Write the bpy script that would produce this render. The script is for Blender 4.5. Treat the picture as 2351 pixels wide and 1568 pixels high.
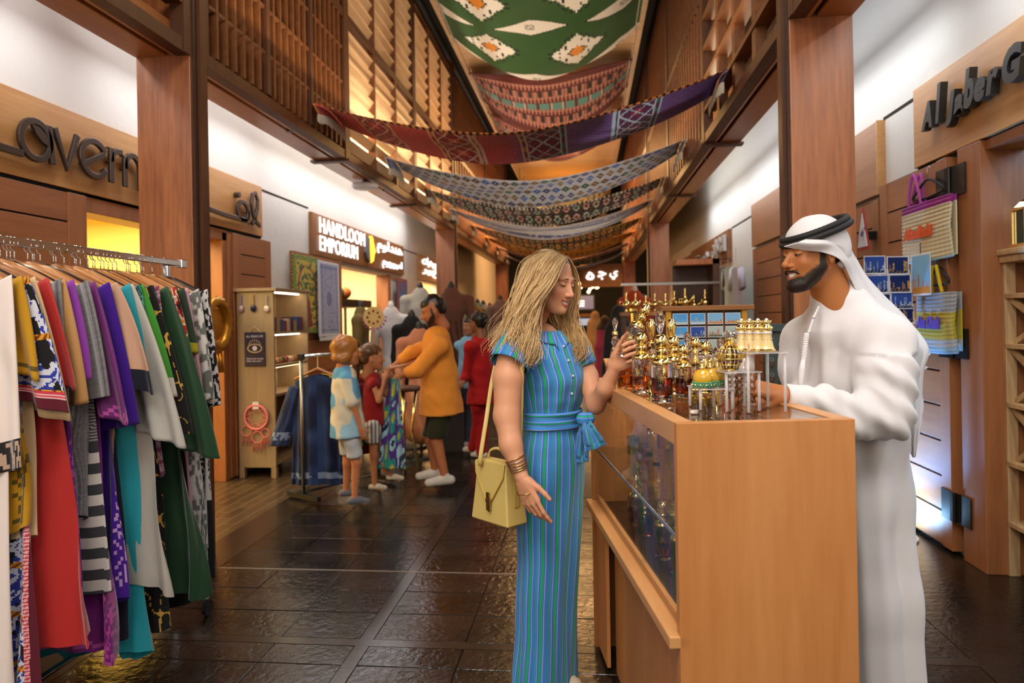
import bpy, math, random
import numpy as np
from mathutils import Vector, Matrix
random.seed(7); rng = np.random.default_rng(7)
for o in list(bpy.data.objects): bpy.data.objects.remove(o)
SC = bpy.context.scene; COL = SC.collection
pi = math.pi; cos = math.cos; sin = math.sin
# ------------------------------------------------------------------ camera
F_PX = 1600.0; CX, CY = 1175.5, 730.0; ROLL = .0175; YAW = math.atan(.106); EYE = 1.5
FWD = Vector((-sin(YAW), cos(YAW), 0)); RGT = Vector((cos(YAW), sin(YAW), 0)); UP = Vector((0, 0, 1))
cam = bpy.data.cameras.new('camera'); camo = bpy.data.objects.new('camera', cam); COL.objects.link(camo)
cam.sensor_width = 36; cam.lens = F_PX / 2351 * 36; cam.shift_y = -(784 - CY) / 2351
cam.clip_start = .05; cam.clip_end = 200
_U = RGT * cos(ROLL) - UP * sin(ROLL); _V = RGT * sin(ROLL) + UP * cos(ROLL)
camo.matrix_world = Matrix(((_U.x, _V.x, -FWD.x, 0), (_U.y, _V.y, -FWD.y, 0), (_U.z, _V.z, -FWD.z, EYE), (0, 0, 0, 1)))
cam.dof.use_dof = True; cam.dof.focus_distance = 2.55; cam.dof.aperture_fstop = 2.8
SC.camera = camo
# ------------------------------------------------------------------ world, light, exposure
SC.view_settings.view_transform = 'Standard'; SC.view_settings.look = 'None'
SC.view_settings.gamma = 1; SC.view_settings.use_curve_mapping = False
SC.view_settings.exposure = 0.4
w = bpy.data.worlds.new('world'); SC.world = w; w.use_nodes = True
w.node_tree.nodes['Background'].inputs[0].default_value = (1, .86, .72, 1)
w.node_tree.nodes['Background'].inputs[1].default_value = .10
cy = SC.cycles
cy.max_bounces = 8; cy.diffuse_bounces = 3; cy.glossy_bounces = 4; cy.transmission_bounces = 8; cy.transparent_max_bounces = 16; cy.use_adaptive_sampling = True; cy.adaptive_threshold = .03
cy.caustics_reflective = False; cy.caustics_refractive = False; cy.sample_clamp_indirect = 4; cy.use_denoising = True
def look_rot(d): return Vector(d).to_track_quat('-Z', 'Y').to_euler()
def area(name, loc, to, sx, sy, power, col, spread=180):
    l = bpy.data.lights.new(name, 'AREA'); l.shape = 'RECTANGLE'; l.size = sx; l.size_y = sy; l.energy = power; l.color = col
    l.spread = math.radians(spread)
    o = bpy.data.objects.new(name, l); COL.objects.link(o); o.location = loc
    o.rotation_euler = look_rot(Vector(to) - Vector(loc)); return o
def spot(name, loc, to, power, col, ang=60, blend=.5, r=.03):
    l = bpy.data.lights.new(name, 'SPOT'); l.energy = power; l.color = col; l.spot_size = math.radians(ang); l.spot_blend = blend; l.shadow_soft_size = r
    o = bpy.data.objects.new(name, l); COL.objects.link(o); o.location = loc; o.rotation_euler = look_rot(Vector(to) - Vector(loc)); return o
def point(name, loc, power, col, r=.1):
    l = bpy.data.lights.new(name, 'POINT'); l.energy = power; l.color = col; l.shadow_soft_size = r
    o = bpy.data.objects.new(name, l); COL.objects.link(o); o.location = loc; return o
WARM = (1, .72, .42); AMBER = (1, .55, .2); NEUT = (1, .94, .87); COOL = (.86, .93, 1)
# cove strips between the beams and the side walls, washing the white plaster
for (y0, y1) in ((-3.5, 4.1), (4.55, 7.0), (7.15, 10.0), (10.1, 13.0)):
    ln = y1 - y0; ym = (y0 + y1) / 2
    for X, Xw, c, p in ((-3.0, -3.42, (.97, .97, 1), 5.6), (1.9, 2.28, (.88, .94, 1), 5.6)):
        o = area('cove_light', (X, ym, 3.42), (X + (Xw - X) * .55, ym, 2.3), ln, .12, p * ln, c)
        o.rotation_euler = Matrix(((0, 1, 0), (1, 0, 0), (0, 0, -1))).to_euler()
        d = Vector((Xw - X, 0, -1.5)).normalized(); y = Vector((0, 1, 0)); z = -d; x = y.cross(z)
        o.rotation_euler = Matrix((( y.x, z.cross(y).x, z.x), (y.y, z.cross(y).y, z.y), (y.z, z.cross(y).z, z.z))).to_euler()
# uplight strips added in the same gap to brighten the upper walls
for X, dx, c in ((-3.1, -.12, (.97, .97, 1)), (1.85, .15, (.9, .95, 1))):
    for y0, y1 in ((-3.5, 4.1), (4.35, 13)):
        d = Vector((dx, 0, 1)).normalized(); y = Vector((0, 1, 0)); z = -d; u_ = z.cross(y); o = area('cove_uplight', (X, (y0 + y1) / 2, 3.46), (X, 0, 5), y1 - y0, .08, 3.4 * (y1 - y0), c)
        o.rotation_euler = Matrix(((y.x, u_.x, z.x), (y.y, u_.y, z.y), (y.z, u_.z, z.z))).to_euler()
# added fill lamps, no fixtures: above and behind the camera, over the corridor
area('hall_light', (-.9, -.6, 4.6), (.1, 2.6, 1.1), 1.6, 1.6, 95, NEUT)
area('hall_light', (.1, .9, 5.2), (.5, 3.0, 1.0), 1.0, 1.0, 45, (1, .9, .78))
area('hall_light', (-.9, -2.6, 2.6), (-.6, 7, 3.4), 2.4, 1.6, 52, (1, .84, .66))  # added low fill from behind the camera for rugs, screens and faces
area('hall_light', (-.6, 6.3, 5.6), (-.6, 6.3, 0), 1.6, 1.6, 45, WARM)
area('hall_light', (-.6, 11, 5.6), (-.6, 11, 0), 1.6, 2.0, 90, AMBER)
area('hall_light', (-.6, 16.5, 5.2), (-.6, 16.5, 0), 2.0, 3.0, 420, AMBER)
area('hall_light', (-.6, 23, 5.0), (-.6, 23, 0), 2.0, 3.0, 520, AMBER)
# added spots brightening the counter, and added floor uplights that wash the hanging rugs
spot('counter_spot', (.45, 2.2, 3.15), (.45, 2.25, 1.2), 24, (1, .86, .62), 24, .8, .05)
spot('counter_spot', (.5, 2.75, 3.15), (.38, 2.75, 1.2), 15, (1, .86, .62), 22, .8, .05)
for y in (5.0, 7.4, 9.8, 12.2): spot('rug_uplight', (1.02, y, .09), (-.75, y + 1.1, 3.15), 150, (1, .88, .74), 72, 1, .06)
# added uplights without fixtures: behind the screens, and towards the ceiling
for y0, y1 in ((4.5, 7.0), (7.2, 9.9), (10.2, 12.9), (13.3, 17.2), (17.6, 21.6)):
    for X, dx, p, c in ((-2.65, -.25, 14 if y0 > 5 else 2.5, (1, .84, .64)), (1.40, .25, 6 if y0 > 5 else 1.5, (1, .78, .52)), (-2.34, .5, 4, (1, .78, .54)), (1.08, -.5, 3.5, (1, .78, .54))):
        d = Vector((dx, 0, 1)).normalized(); y = Vector((0, 1, 0)); z = -d; u_ = z.cross(y)
        o = area('screen_uplight', (X, (y0 + y1) / 2, 3.47 if abs(dx) < .3 else 3.66), (X + dx, (y0 + y1) / 2, 4.5), y1 - y0, .05, p * (y1 - y0), c)
        o.rotation_euler = Matrix(((y.x, u_.x, z.x), (y.y, u_.y, z.y), (y.z, u_.z, z.z))).to_euler()
# ------------------------------------------------------------------ pixel helpers (photo pixel -> place at a real distance)
def ray(px, py):
    u = (px - CX) / F_PX; v = (CY - py) / F_PX
    a = u * cos(ROLL) + v * sin(ROLL); b = -u * sin(ROLL) + v * cos(ROLL)
    return FWD + RGT * a + UP * b
def at(px, py, d): return Vector((0, 0, EYE)) + ray(px, py) * d
def onX(px, py, X): r = ray(px, py); return Vector((0, 0, EYE)) + r * (X / r.x)
def onY(px, py, Y): r = ray(px, py); return Vector((0, 0, EYE)) + r * (Y / r.y)
def onZ(px, py, Z): r = ray(px, py); return Vector((0, 0, EYE)) + r * ((Z - EYE) / r.z)
# ------------------------------------------------------------------ object helpers
def tag(o, label=None, cat=None, group=None, kind=None):
    if label: o['label'] = label
    if cat: o['category'] = cat
    if group: o['group'] = group
    if kind: o['kind'] = kind
    return o
def thing(name, label, cat, loc=(0, 0, 0), rz=0, group=None, kind=None):
    o = bpy.data.objects.new(name, None); COL.objects.link(o); o.empty_display_size = .05
    o.location = loc; o.rotation_euler = (0, 0, rz); tag(o, label, cat, group, kind); return o
def MW(o):
    m = Matrix.LocRotScale(o.location, o.rotation_euler, o.scale)
    return MW(o.parent) @ m if o.parent else m
def dup(root, loc=None, rz=None, label=None, group=None, scale=None, parent=None):
    r = root.copy(); COL.objects.link(r)
    if parent is not None: r.parent = parent
    if loc is not None: r.location = loc
    if rz is not None: r.rotation_euler = (0, 0, rz)
    if scale is not None: r.scale = (scale,) * 3 if not hasattr(scale, '__len__') else scale
    if label: r['label'] = label
    if group: r['group'] = group
    for ch in root.children:
        if ch is not r: dup(ch, parent=r)
    return r
def srgb(c): return c / 12.92 if c <= .04045 else ((c + .055) / 1.055) ** 2.4
def hx(s):
    s = s.lstrip('#'); return tuple(srgb(int(s[i:i + 2], 16) / 255) for i in (0, 2, 4))
def mixc(a, b, t): return tuple(x + (y - x) * t for x, y in zip(a, b))
class MB:
    def __init__(s): s.v = []; s.f = []; s.c = []; s.hc = False; s.uv = None
    def add(s, vs, fs, col=None):
        n = len(s.v); s.v.extend([tuple(p) for p in vs]); s.f.extend([tuple(i + n for i in f) for f in fs])
        if col is None: s.c.extend([None] * len(fs))
        elif isinstance(col, list): s.c.extend(col); s.hc = True
        else: s.c.extend([col] * len(fs)); s.hc = True
        return s
    def box(s, lo, hi, col=None, rot=None, ctr=None):
        x0, y0, z0 = lo; x1, y1, z1 = hi
        vs = [Vector(p) for p in ((x0, y0, z0), (x1, y0, z0), (x1, y1, z0), (x0, y1, z0), (x0, y0, z1), (x1, y0, z1), (x1, y1, z1), (x0, y1, z1))]
        if rot is not None:
            c = Vector(ctr) if ctr is not None else (vs[0] + vs[6]) / 2; vs = [c + rot @ (p - c) for p in vs]
        return s.add(vs, [(3, 2, 1, 0), (4, 5, 6, 7), (0, 1, 5, 4), (1, 2, 6, 5), (2, 3, 7, 6), (3, 0, 4, 7)], col)
    def obox(s, c, X, Y, Z, col=None):   # box by centre and half axes
        c, X, Y, Z = Vector(c), Vector(X), Vector(Y), Vector(Z)
        vs = [c - X - Y - Z, c + X - Y - Z, c + X + Y - Z, c - X + Y - Z, c - X - Y + Z, c + X - Y + Z, c + X + Y + Z, c - X + Y + Z]
        return s.add(vs, [(3, 2, 1, 0), (4, 5, 6, 7), (0, 1, 5, 4), (1, 2, 6, 5), (2, 3, 7, 6), (3, 0, 4, 7)], col)
    def bar(s, a, b, w, h, up=(0, 0, 1), col=None):
        a, b = Vector(a), Vector(b); d = b - a; z = Vector(up); x = d.cross(z)
        if x.length < 1e-6: x = d.cross(Vector((1, 0, 0)))
        x.normalize(); z = x.cross(d).normalized()
        return s.obox((a + b) / 2, x * w / 2, d / 2, z * h / 2, col)
    def tube(s, path, r, n=8, col=None, cap=True, closed=False, flat=1.0, up=None):
        P = [Vector(p) for p in path]; m = len(P); rs = r if hasattr(r, '__len__') else [r] * m
        vs = []; prev = None
        for i in range(m):
            if closed: t = P[(i + 1) % m] - P[i - 1]
            else: t = P[min(i + 1, m - 1)] - P[max(i - 1, 0)]
            if t.length < 1e-9: t = Vector((0, 0, 1))
            t.normalize()
            if up is not None: x = Vector(up).cross(t)
            elif prev is None: x = t.cross(Vector((0, 0, 1)) if abs(t.z) < .9 else Vector((1, 0, 0)))
            else: x = prev - t * prev.dot(t)
            if x.length < 1e-6: x = t.cross(Vector((1, 0, 0)))
            x.normalize(); prev = x; y = t.cross(x)
            for k in range(n):
                a = 2 * pi * k / n; vs.append(P[i] + x * (rs[i] * cos(a)) + y * (rs[i] * sin(a) * flat))
        fs = []
        for i in range(m if closed else m - 1):
            j = (i + 1) % m
            for k in range(n): fs.append((i * n + k, i * n + (k + 1) % n, j * n + (k + 1) % n, j * n + k))
        if cap and not closed: fs.append(tuple(range(n - 1, -1, -1))); fs.append(tuple((m - 1) * n + k for k in range(n)))
        return s.add(vs, fs, col)
    def lathe(s, prof, n=20, c=(0, 0, 0), col=None, M=None, ell=1.0, cap=True):
        vs = []; c = Vector(c)
        for r, z in prof:
            for k in range(n):
                a = 2 * pi * k / n; p = Vector((r * cos(a), r * sin(a) * ell, z)); p = (M @ p) if M is not None else p; vs.append(c + p)
        fs = []; m = len(prof); cl = []
        for i in range(m - 1):
            for k in range(n): fs.append((i * n + k, i * n + (k + 1) % n, (i + 1) * n + (k + 1) % n, (i + 1) * n + k)); cl.append(col[i] if isinstance(col, list) else col)
        if cap:
            fs.append(tuple(range(n - 1, -1, -1))); fs.append(tuple((m - 1) * n + k for k in range(n)))
            cl += [col[0], col[-1]] if isinstance(col, list) else [col, col]
        return s.add(vs, fs, cl if col is not None else None)
    def grid(s, fn, nu, nv, colfn=None, cu=False, thick=0, flip=False):
        vs = [Vector(fn(i / nu, j / nv)) for j in range(nv + 1) for i in range(nu if cu else nu + 1)]
        W = nu if cu else nu + 1; fs = []; cl = []
        for j in range(nv):
            for i in range(nu):
                q = (j * W + i, j * W + (i + 1) % W, (j + 1) * W + (i + 1) % W, (j + 1) * W + i)
                fs.append(q[::-1] if flip else q)
                if colfn: cl.append(colfn((i + .5) / nu, (j + .5) / nv))
        s.add(vs, fs, cl if colfn else None); return s
    def prism(s, poly, o, ex, ey, depth, col=None):   # 2D polygon (x, y) extruded along ex x ey
        o, ex, ey = Vector(o), Vector(ex), Vector(ey); n = ex.cross(ey).normalized() * depth; m = len(poly)
        vs = [o + ex * a + ey * b for a, b in poly] + [o + ex * a + ey * b + n for a, b in poly]
        return s.add(vs, [tuple(range(m - 1, -1, -1)), tuple(range(m, 2 * m))] + [(i, (i + 1) % m, (i + 1) % m + m, i + m) for i in range(m)], col)
    def ball(s, c, r, nu=14, nv=8, col=None, M=None):
        r = r if hasattr(r, '__len__') else (r, r, r); c = Vector(c); vs = []; fs = []
        for j in range(1, nv):
            t = pi * j / nv
            for i in range(nu):
                a = 2 * pi * i / nu; p = Vector((r[0] * sin(t) * cos(a), r[1] * sin(t) * sin(a), r[2] * cos(t))); vs.append(c + (M @ p if M is not None else p))
        top = Vector((0, 0, r[2])); vs.append(c + (M @ top if M is not None else top)); vs.append(c - (M @ top if M is not None else top))
        T = len(vs) - 2; B = T + 1
        for i in range(nu): fs.append((T, i, (i + 1) % nu)); fs.append((B, (nv - 2) * nu + (i + 1) % nu, (nv - 2) * nu + i))
        for j in range(nv - 2):
            for i in range(nu): fs.append((j * nu + i, (j + 1) * nu + i, (j + 1) * nu + (i + 1) % nu, j * nu + (i + 1) % nu))
        return s.add(vs, fs, col)
    def build(s, name, mat, parent=None, smooth=False, local=False, label=None, cat=None, group=None, kind=None, bevel=0, seg=2, solid=0, sub=0, origin=None):
        me = bpy.data.meshes.new(name); V = np.array(s.v, dtype=np.float64)
        if local and parent is not None: inv = Matrix.Identity(4)
        elif parent is not None: inv = MW(parent).inverted()
        else: inv = Matrix.Identity(4)
        if inv != Matrix.Identity(4):
            A = np.array(inv); V = V @ A[:3, :3].T + A[:3, 3]
        lo, hi = V.min(0), V.max(0)
        og = np.array([(lo[0] + hi[0]) / 2, (lo[1] + hi[1]) / 2, lo[2]]) if origin is None else np.array(origin)
        V = V - og
        me.from_pydata(V.tolist(), [], s.f)
        if s.hc:
            at_ = me.color_attributes.new('Col', 'FLOAT_COLOR', 'CORNER')
            lens = np.array([len(f) for f in s.f]); cc = np.array([(c if c is not None else (1, 1, 1)) for c in s.c], dtype=np.float32)
            cc = np.concatenate([cc, np.ones((len(cc), 1), np.float32)], 1); at_.data.foreach_set('color', np.repeat(cc, lens, axis=0).ravel())
        if s.uv is not None:
            ul = me.uv_layers.new(name='UVMap'); ul.data.foreach_set('uv', np.array(s.uv, dtype=np.float32).ravel())
        if smooth: me.polygons.foreach_set('use_smooth', [True] * len(me.polygons))
        me.update(); o = bpy.data.objects.new(name, me); COL.objects.link(o); o.location = og.tolist()
        if mat is not None: me.materials.append(mat)
        if parent is not None: o.parent = parent
        if solid: m = o.modifiers.new('s', 'SOLIDIFY'); m.thickness = solid; m.offset = 0
        if sub: m = o.modifiers.new('d', 'SUBSURF'); m.levels = sub; m.render_levels = sub
        if bevel: m = o.modifiers.new('b', 'BEVEL'); m.width = bevel; m.segments = seg; m.limit_method = 'ANGLE'; m.angle_limit = .7
        tag(o, label, cat, group, kind); return o
# ------------------------------------------------------------------ materials
MATS = {}
def newmat(name):
    m = bpy.data.materials.new(name); m.use_nodes = True; nt = m.node_tree; b = nt.nodes['Principled BSDF']; MATS[name] = m; return m, nt, b
def N(nt, t, **kw):
    n = nt.nodes.new(t)
    for k, v in kw.items():
        if hasattr(n, k): setattr(n, k, v)
    return n
def bump(nt, b, scale, strength, dist=.01, detail=3, coord='Object', sc=None):
    tc = N(nt, 'ShaderNodeTexCoord'); no = N(nt, 'ShaderNodeTexNoise'); no.inputs['Scale'].default_value = scale; no.inputs['Detail'].default_value = detail
    mp = N(nt, 'ShaderNodeMapping'); nt.links.new(tc.outputs[coord], mp.inputs[0]); nt.links.new(mp.outputs[0], no.inputs['Vector'])
    if sc: mp.inputs['Scale'].default_value = sc
    bu = N(nt, 'ShaderNodeBump'); bu.inputs['Strength'].default_value = strength; bu.inputs['Distance'].default_value = dist
    nt.links.new(no.outputs[0], bu.inputs['Height']); nt.links.new(bu.outputs[0], b.inputs['Normal']); return no
def plain(name, col, rough=.5, metal=0, bmp=None, emit=0, ecol=None, sheen=0, coat=0, alpha=1, spec=None, sss=0):
    if name in MATS: return MATS[name]
    m, nt, b = newmat(name); c = hx(col) if isinstance(col, str) else col
    b.inputs['Base Color'].default_value = (*c, 1); b.inputs['Roughness'].default_value = rough; b.inputs['Metallic'].default_value = metal
    if bmp: bump(nt, b, *bmp)
    if emit: b.inputs['Emission Color'].default_value = (*(ecol or c), 1); b.inputs['Emission Strength'].default_value = emit
    if sheen: b.inputs['Sheen Weight'].default_value = sheen
    if coat: b.inputs['Coat Weight'].default_value = coat
    if spec is not None: b.inputs['Specular IOR Level'].default_value = spec
    if alpha < 1: b.inputs['Alpha'].default_value = alpha
    if sss: b.inputs['Subsurface Weight'].default_value = sss; b.inputs['Subsurface Radius'].default_value = (.6, .25, .12); b.inputs['Subsurface Scale'].default_value = .02
    return m
def wood(name, c1, c2, axis='Z', scale=1.0, rough=.42, contrast=1.0, coat=0):
    if name in MATS: return MATS[name]
    m, nt, b = newmat(name); c1, c2 = hx(c1), hx(c2)
    tc = N(nt, 'ShaderNodeTexCoord'); mp = N(nt, 'ShaderNodeMapping'); nt.links.new(tc.outputs['Object'], mp.inputs[0])
    st = [7 * scale] * 3; st['XYZ'.index(axis)] = .6 * scale; mp.inputs['Scale'].default_value = st
    oi = N(nt, 'ShaderNodeObjectInfo'); ad = N(nt, 'ShaderNodeVectorMath', operation='ADD'); mul = N(nt, 'ShaderNodeMath', operation='MULTIPLY'); mul.inputs[1].default_value = 37.
    nt.links.new(oi.outputs['Random'], mul.inputs[0]); nt.links.new(mp.outputs[0], ad.inputs[0]); nt.links.new(mul.outputs[0], ad.inputs[1])
    n1 = N(nt, 'ShaderNodeTexNoise'); n1.inputs['Scale'].default_value = 1.3; n1.inputs['Detail'].default_value = 4; n1.inputs['Distortion'].default_value = .8
    n2 = N(nt, 'ShaderNodeTexNoise'); n2.inputs['Scale'].default_value = 9; n2.inputs['Detail'].default_value = 5
    nt.links.new(ad.outputs[0], n1.inputs['Vector']); nt.links.new(ad.outputs[0], n2.inputs['Vector'])
    mx = N(nt, 'ShaderNodeMix'); mx.data_type = 'FLOAT'; mx.inputs[0].default_value = .4; nt.links.new(n1.outputs[0], mx.inputs[2]); nt.links.new(n2.outputs[0], mx.inputs[3])
    cr = N(nt, 'ShaderNodeValToRGB'); cr.color_ramp.elements[0].position = .5 - .2 / contrast; cr.color_ramp.elements[1].position = .5 + .2 / contrast
    cr.color_ramp.elements[0].color = (*c1, 1); cr.color_ramp.elements[1].color = (*c2, 1)
    nt.links.new(mx.outputs[0], cr.inputs[0]); nt.links.new(cr.outputs[0], b.inputs['Base Color']); b.inputs['Roughness'].default_value = rough
    bu = N(nt, 'ShaderNodeBump'); bu.inputs['Strength'].default_value = .12; bu.inputs['Distance'].default_value = .004
    nt.links.new(n2.outputs[0], bu.inputs['Height']); nt.links.new(bu.outputs[0], b.inputs['Normal'])
    if coat: b.inputs['Coat Weight'].default_value = coat; b.inputs['Coat Roughness'].default_value = .2
    return m
def colmat(name, rough=.8, sheen=.2, bmp=None, metal=0, trans=0, sss=0, spec=.3, emit=0, alpha=1):
    if name in MATS: return MATS[name]
    m, nt, b = newmat(name); a = N(nt, 'ShaderNodeAttribute'); a.attribute_name = 'Col'; nt.links.new(a.outputs['Color'], b.inputs['Base Color'])
    b.inputs['Roughness'].default_value = rough; b.inputs['Sheen Weight'].default_value = sheen; b.inputs['Metallic'].default_value = metal; b.inputs['Specular IOR Level'].default_value = spec
    if bmp: bump(nt, b, *bmp)
    if emit: nt.links.new(a.outputs['Color'], b.inputs['Emission Color']); b.inputs['Emission Strength'].default_value = emit
    if alpha < 1: b.inputs['Alpha'].default_value = alpha
    if sss: b.inputs['Subsurface Weight'].default_value = sss; b.inputs['Subsurface Radius'].default_value = (.6, .25, .12); b.inputs['Subsurface Scale'].default_value = .02
    return m
def emis(name, col, s):
    if name in MATS: return MATS[name]
    m, nt, b = newmat(name); c = hx(col) if isinstance(col, str) else col
    b.inputs['Base Color'].default_value = (*c, 1); b.inputs['Emission Color'].default_value = (*c, 1); b.inputs['Emission Strength'].default_value = s; return m
def glass(name, col=(1, 1, 1), rough=.0, ior=1.45):
    if name in MATS: return MATS[name]
    m, nt, b = newmat(name); b.inputs['Base Color'].default_value = (*(hx(col) if isinstance(col, str) else col), 1)
    b.inputs['Transmission Weight'].default_value = 1; b.inputs['Roughness'].default_value = rough; b.inputs['IOR'].default_value = ior; return m
def pane(name, tint=(1, 1, 1), refl=1.0, ior=1.5):   # thin clear sheet: see-through plus mirror reflection by angle
    if name in MATS: return MATS[name]
    m, nt, b = newmat(name); nt.nodes.remove(b); out = nt.nodes['Material Output']
    tr = N(nt, 'ShaderNodeBsdfTransparent'); tr.inputs[0].default_value = (*tint, 1); gl = N(nt, 'ShaderNodeBsdfGlossy'); gl.inputs['Roughness'].default_value = .0; gl.inputs[0].default_value = (refl, refl, refl, 1)
    lw = N(nt, 'ShaderNodeLayerWeight'); pw = N(nt, 'ShaderNodeMath', operation='POWER'); pw.inputs[1].default_value = 5; ma_ = N(nt, 'ShaderNodeMath', operation='MULTIPLY_ADD'); r0 = ((ior - 1) / (ior + 1)) ** 2; ma_.inputs[1].default_value = .75 * (1 - r0); ma_.inputs[2].default_value = r0
    mx = N(nt, 'ShaderNodeMixShader'); nt.links.new(lw.outputs['Facing'], pw.inputs[0]); nt.links.new(pw.outputs[0], ma_.inputs[0])
    nt.links.new(ma_.outputs[0], mx.inputs[0]); nt.links.new(tr.outputs[0], mx.inputs[1]); nt.links.new(gl.outputs[0], mx.inputs[2]); nt.links.new(mx.outputs[0], out.inputs[0]); return m
def text_mb(mb, s, o, ex, ey, size, depth=.01, col=None, offset=0, shear=0, align='LEFT', width=None, height=None, space=1.):
    c = bpy.data.curves.new('t', 'FONT'); c.body = s; c.size = size; c.extrude = depth / 2; c.offset = offset; c.shear = shear; c.align_x = align; c.resolution_u = 3; c.space_character = space
    ob = bpy.data.objects.new('t', c); COL.objects.link(ob); bpy.context.view_layer.update()
    me = bpy.data.meshes.new_from_object(ob.evaluated_get(bpy.context.evaluated_depsgraph_get()))
    o, ex, ey = Vector(o), Vector(ex).normalized(), Vector(ey).normalized(); n = ex.cross(ey)
    P = [v.co.copy() for v in me.vertices]
    if width: mn = min(p.x for p in P); mxx = max(p.x for p in P); k = width / (mxx - mn); P = [Vector(((p.x - mn) * k, p.y, p.z)) for p in P]
    if height: mn = min(p.y for p in P); mxx = max(p.y for p in P); k = height / (mxx - mn); P = [Vector((p.x, (p.y - mn) * k, p.z)) for p in P]
    mb.add([o + ex * p.x + ey * p.y + n * (p.z + depth / 2) for p in P], [tuple(f.vertices) for f in me.polygons], col)
    bpy.data.objects.remove(ob); bpy.data.meshes.remove(me); return mb
def stroke(mb, pts, o, ex, ey, wd, depth, closed=False, col=None):   # flat ribbon letter stroke with depth
    o, ex, ey = Vector(o), Vector(ex).normalized(), Vector(ey).normalized(); n = ex.cross(ey); P = [Vector(p) for p in pts]; m = len(P); vs = []
    for i in range(m):
        t = (P[(i + 1) % m] - P[i - 1]) if closed else (P[min(i + 1, m - 1)] - P[max(i - 1, 0)])
        t = t.normalized(); q = Vector((-t.y, t.x)) * wd / 2
        for a, z in ((P[i] + q, 0), (P[i] - q, 0), (P[i] - q, depth), (P[i] + q, depth)): vs.append(o + ex * a.x + ey * a.y + n * z)
    fs = []
    for i in range(m if closed else m - 1):
        j = (i + 1) % m
        for k in range(4): fs.append((i * 4 + k, i * 4 + (k + 1) % 4, j * 4 + (k + 1) % 4, j * 4 + k))
    if not closed: fs += [(3, 2, 1, 0), tuple((m - 1) * 4 + k for k in range(4))]
    return mb.add(vs, fs, col)
def arc(cx, cy_, rx, ry, a0, a1, n=20): return [(cx + rx * cos(math.radians(a0 + (a1 - a0) * i / n)), cy_ + ry * sin(math.radians(a0 + (a1 - a0) * i / n))) for i in range(n + 1)]
# shared materials
W_COL = wood('cherry_wood', '#7a4220', '#ac6a3a', 'Z', .7, .4, 1.3, coat=.12)
W_BEAM = wood('beam_wood', '#94542a', '#b67236', 'Y', .8, .36, coat=.2)
W_LAT = wood('lattice_wood', '#40210e', '#5c3317', 'Z', 1.2, .5)
W_BACK = wood('backing_wood', '#7a4e2a', '#a07044', 'Z', .8, .5)
W_SIGN = wood('sign_oak', '#b07c45', '#cf9d62', 'Y', .6, .45)
W_DOOR = wood('door_wood', '#85502e', '#a4683c', 'Y', .8, .45)
W_DOORV = wood('door_wood_v', '#85502e', '#a4683c', 'Z', .8, .45)
W_BEECH = wood('counter_beech', '#b9753c', '#cf8f55', 'Z', .7, .42)
W_BEECHH = wood('counter_beech_h', '#c68a52', '#d89e66', 'Y', .7, .38)
W_DARK = wood('dark_stain', '#2e160b', '#43220f', 'Z', 1, .5)
PLASTER = plain('white_plaster', '#d9d6d0', .9, bmp=(9, .25, .02, 6))
BLACK = plain('black_void', '#060504', .9)
DKMETAL = plain('dark_metal', '#2b2825', .4, .7)
BRONZE = plain('bronze_letters', '#5b5048', .38, .8)
CHROME = plain('chrome', '#d8d8d8', .12, 1)
STEEL = plain('brushed_steel', '#9a9894', .3, 1)
GOLD = plain('polished_gold', (1, .77, .31), .15, 1)
GLOW = emis('white_glow', (1, .98, .95), 9)
LAMPG = emis('lamp_glow', (1, .78, .45), 25)
FAB = colmat('dyed_fabric', .85, .25, (260, .25, .002))
SATIN = colmat('satin_fabric', .5, .4, (60, .1, .002))
RUG = colmat('woven_rug', .95, .1, (200, .5, .003))
PRINT = colmat('printed_card', .4, 0)
# ================================================================== STRUCTURE
XL, XR, XBL0, XBL1, XBR0, XBR1, ZB = -3.42, 2.28, -2.81, -2.45, 1.19, 1.54, 3.19
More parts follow.
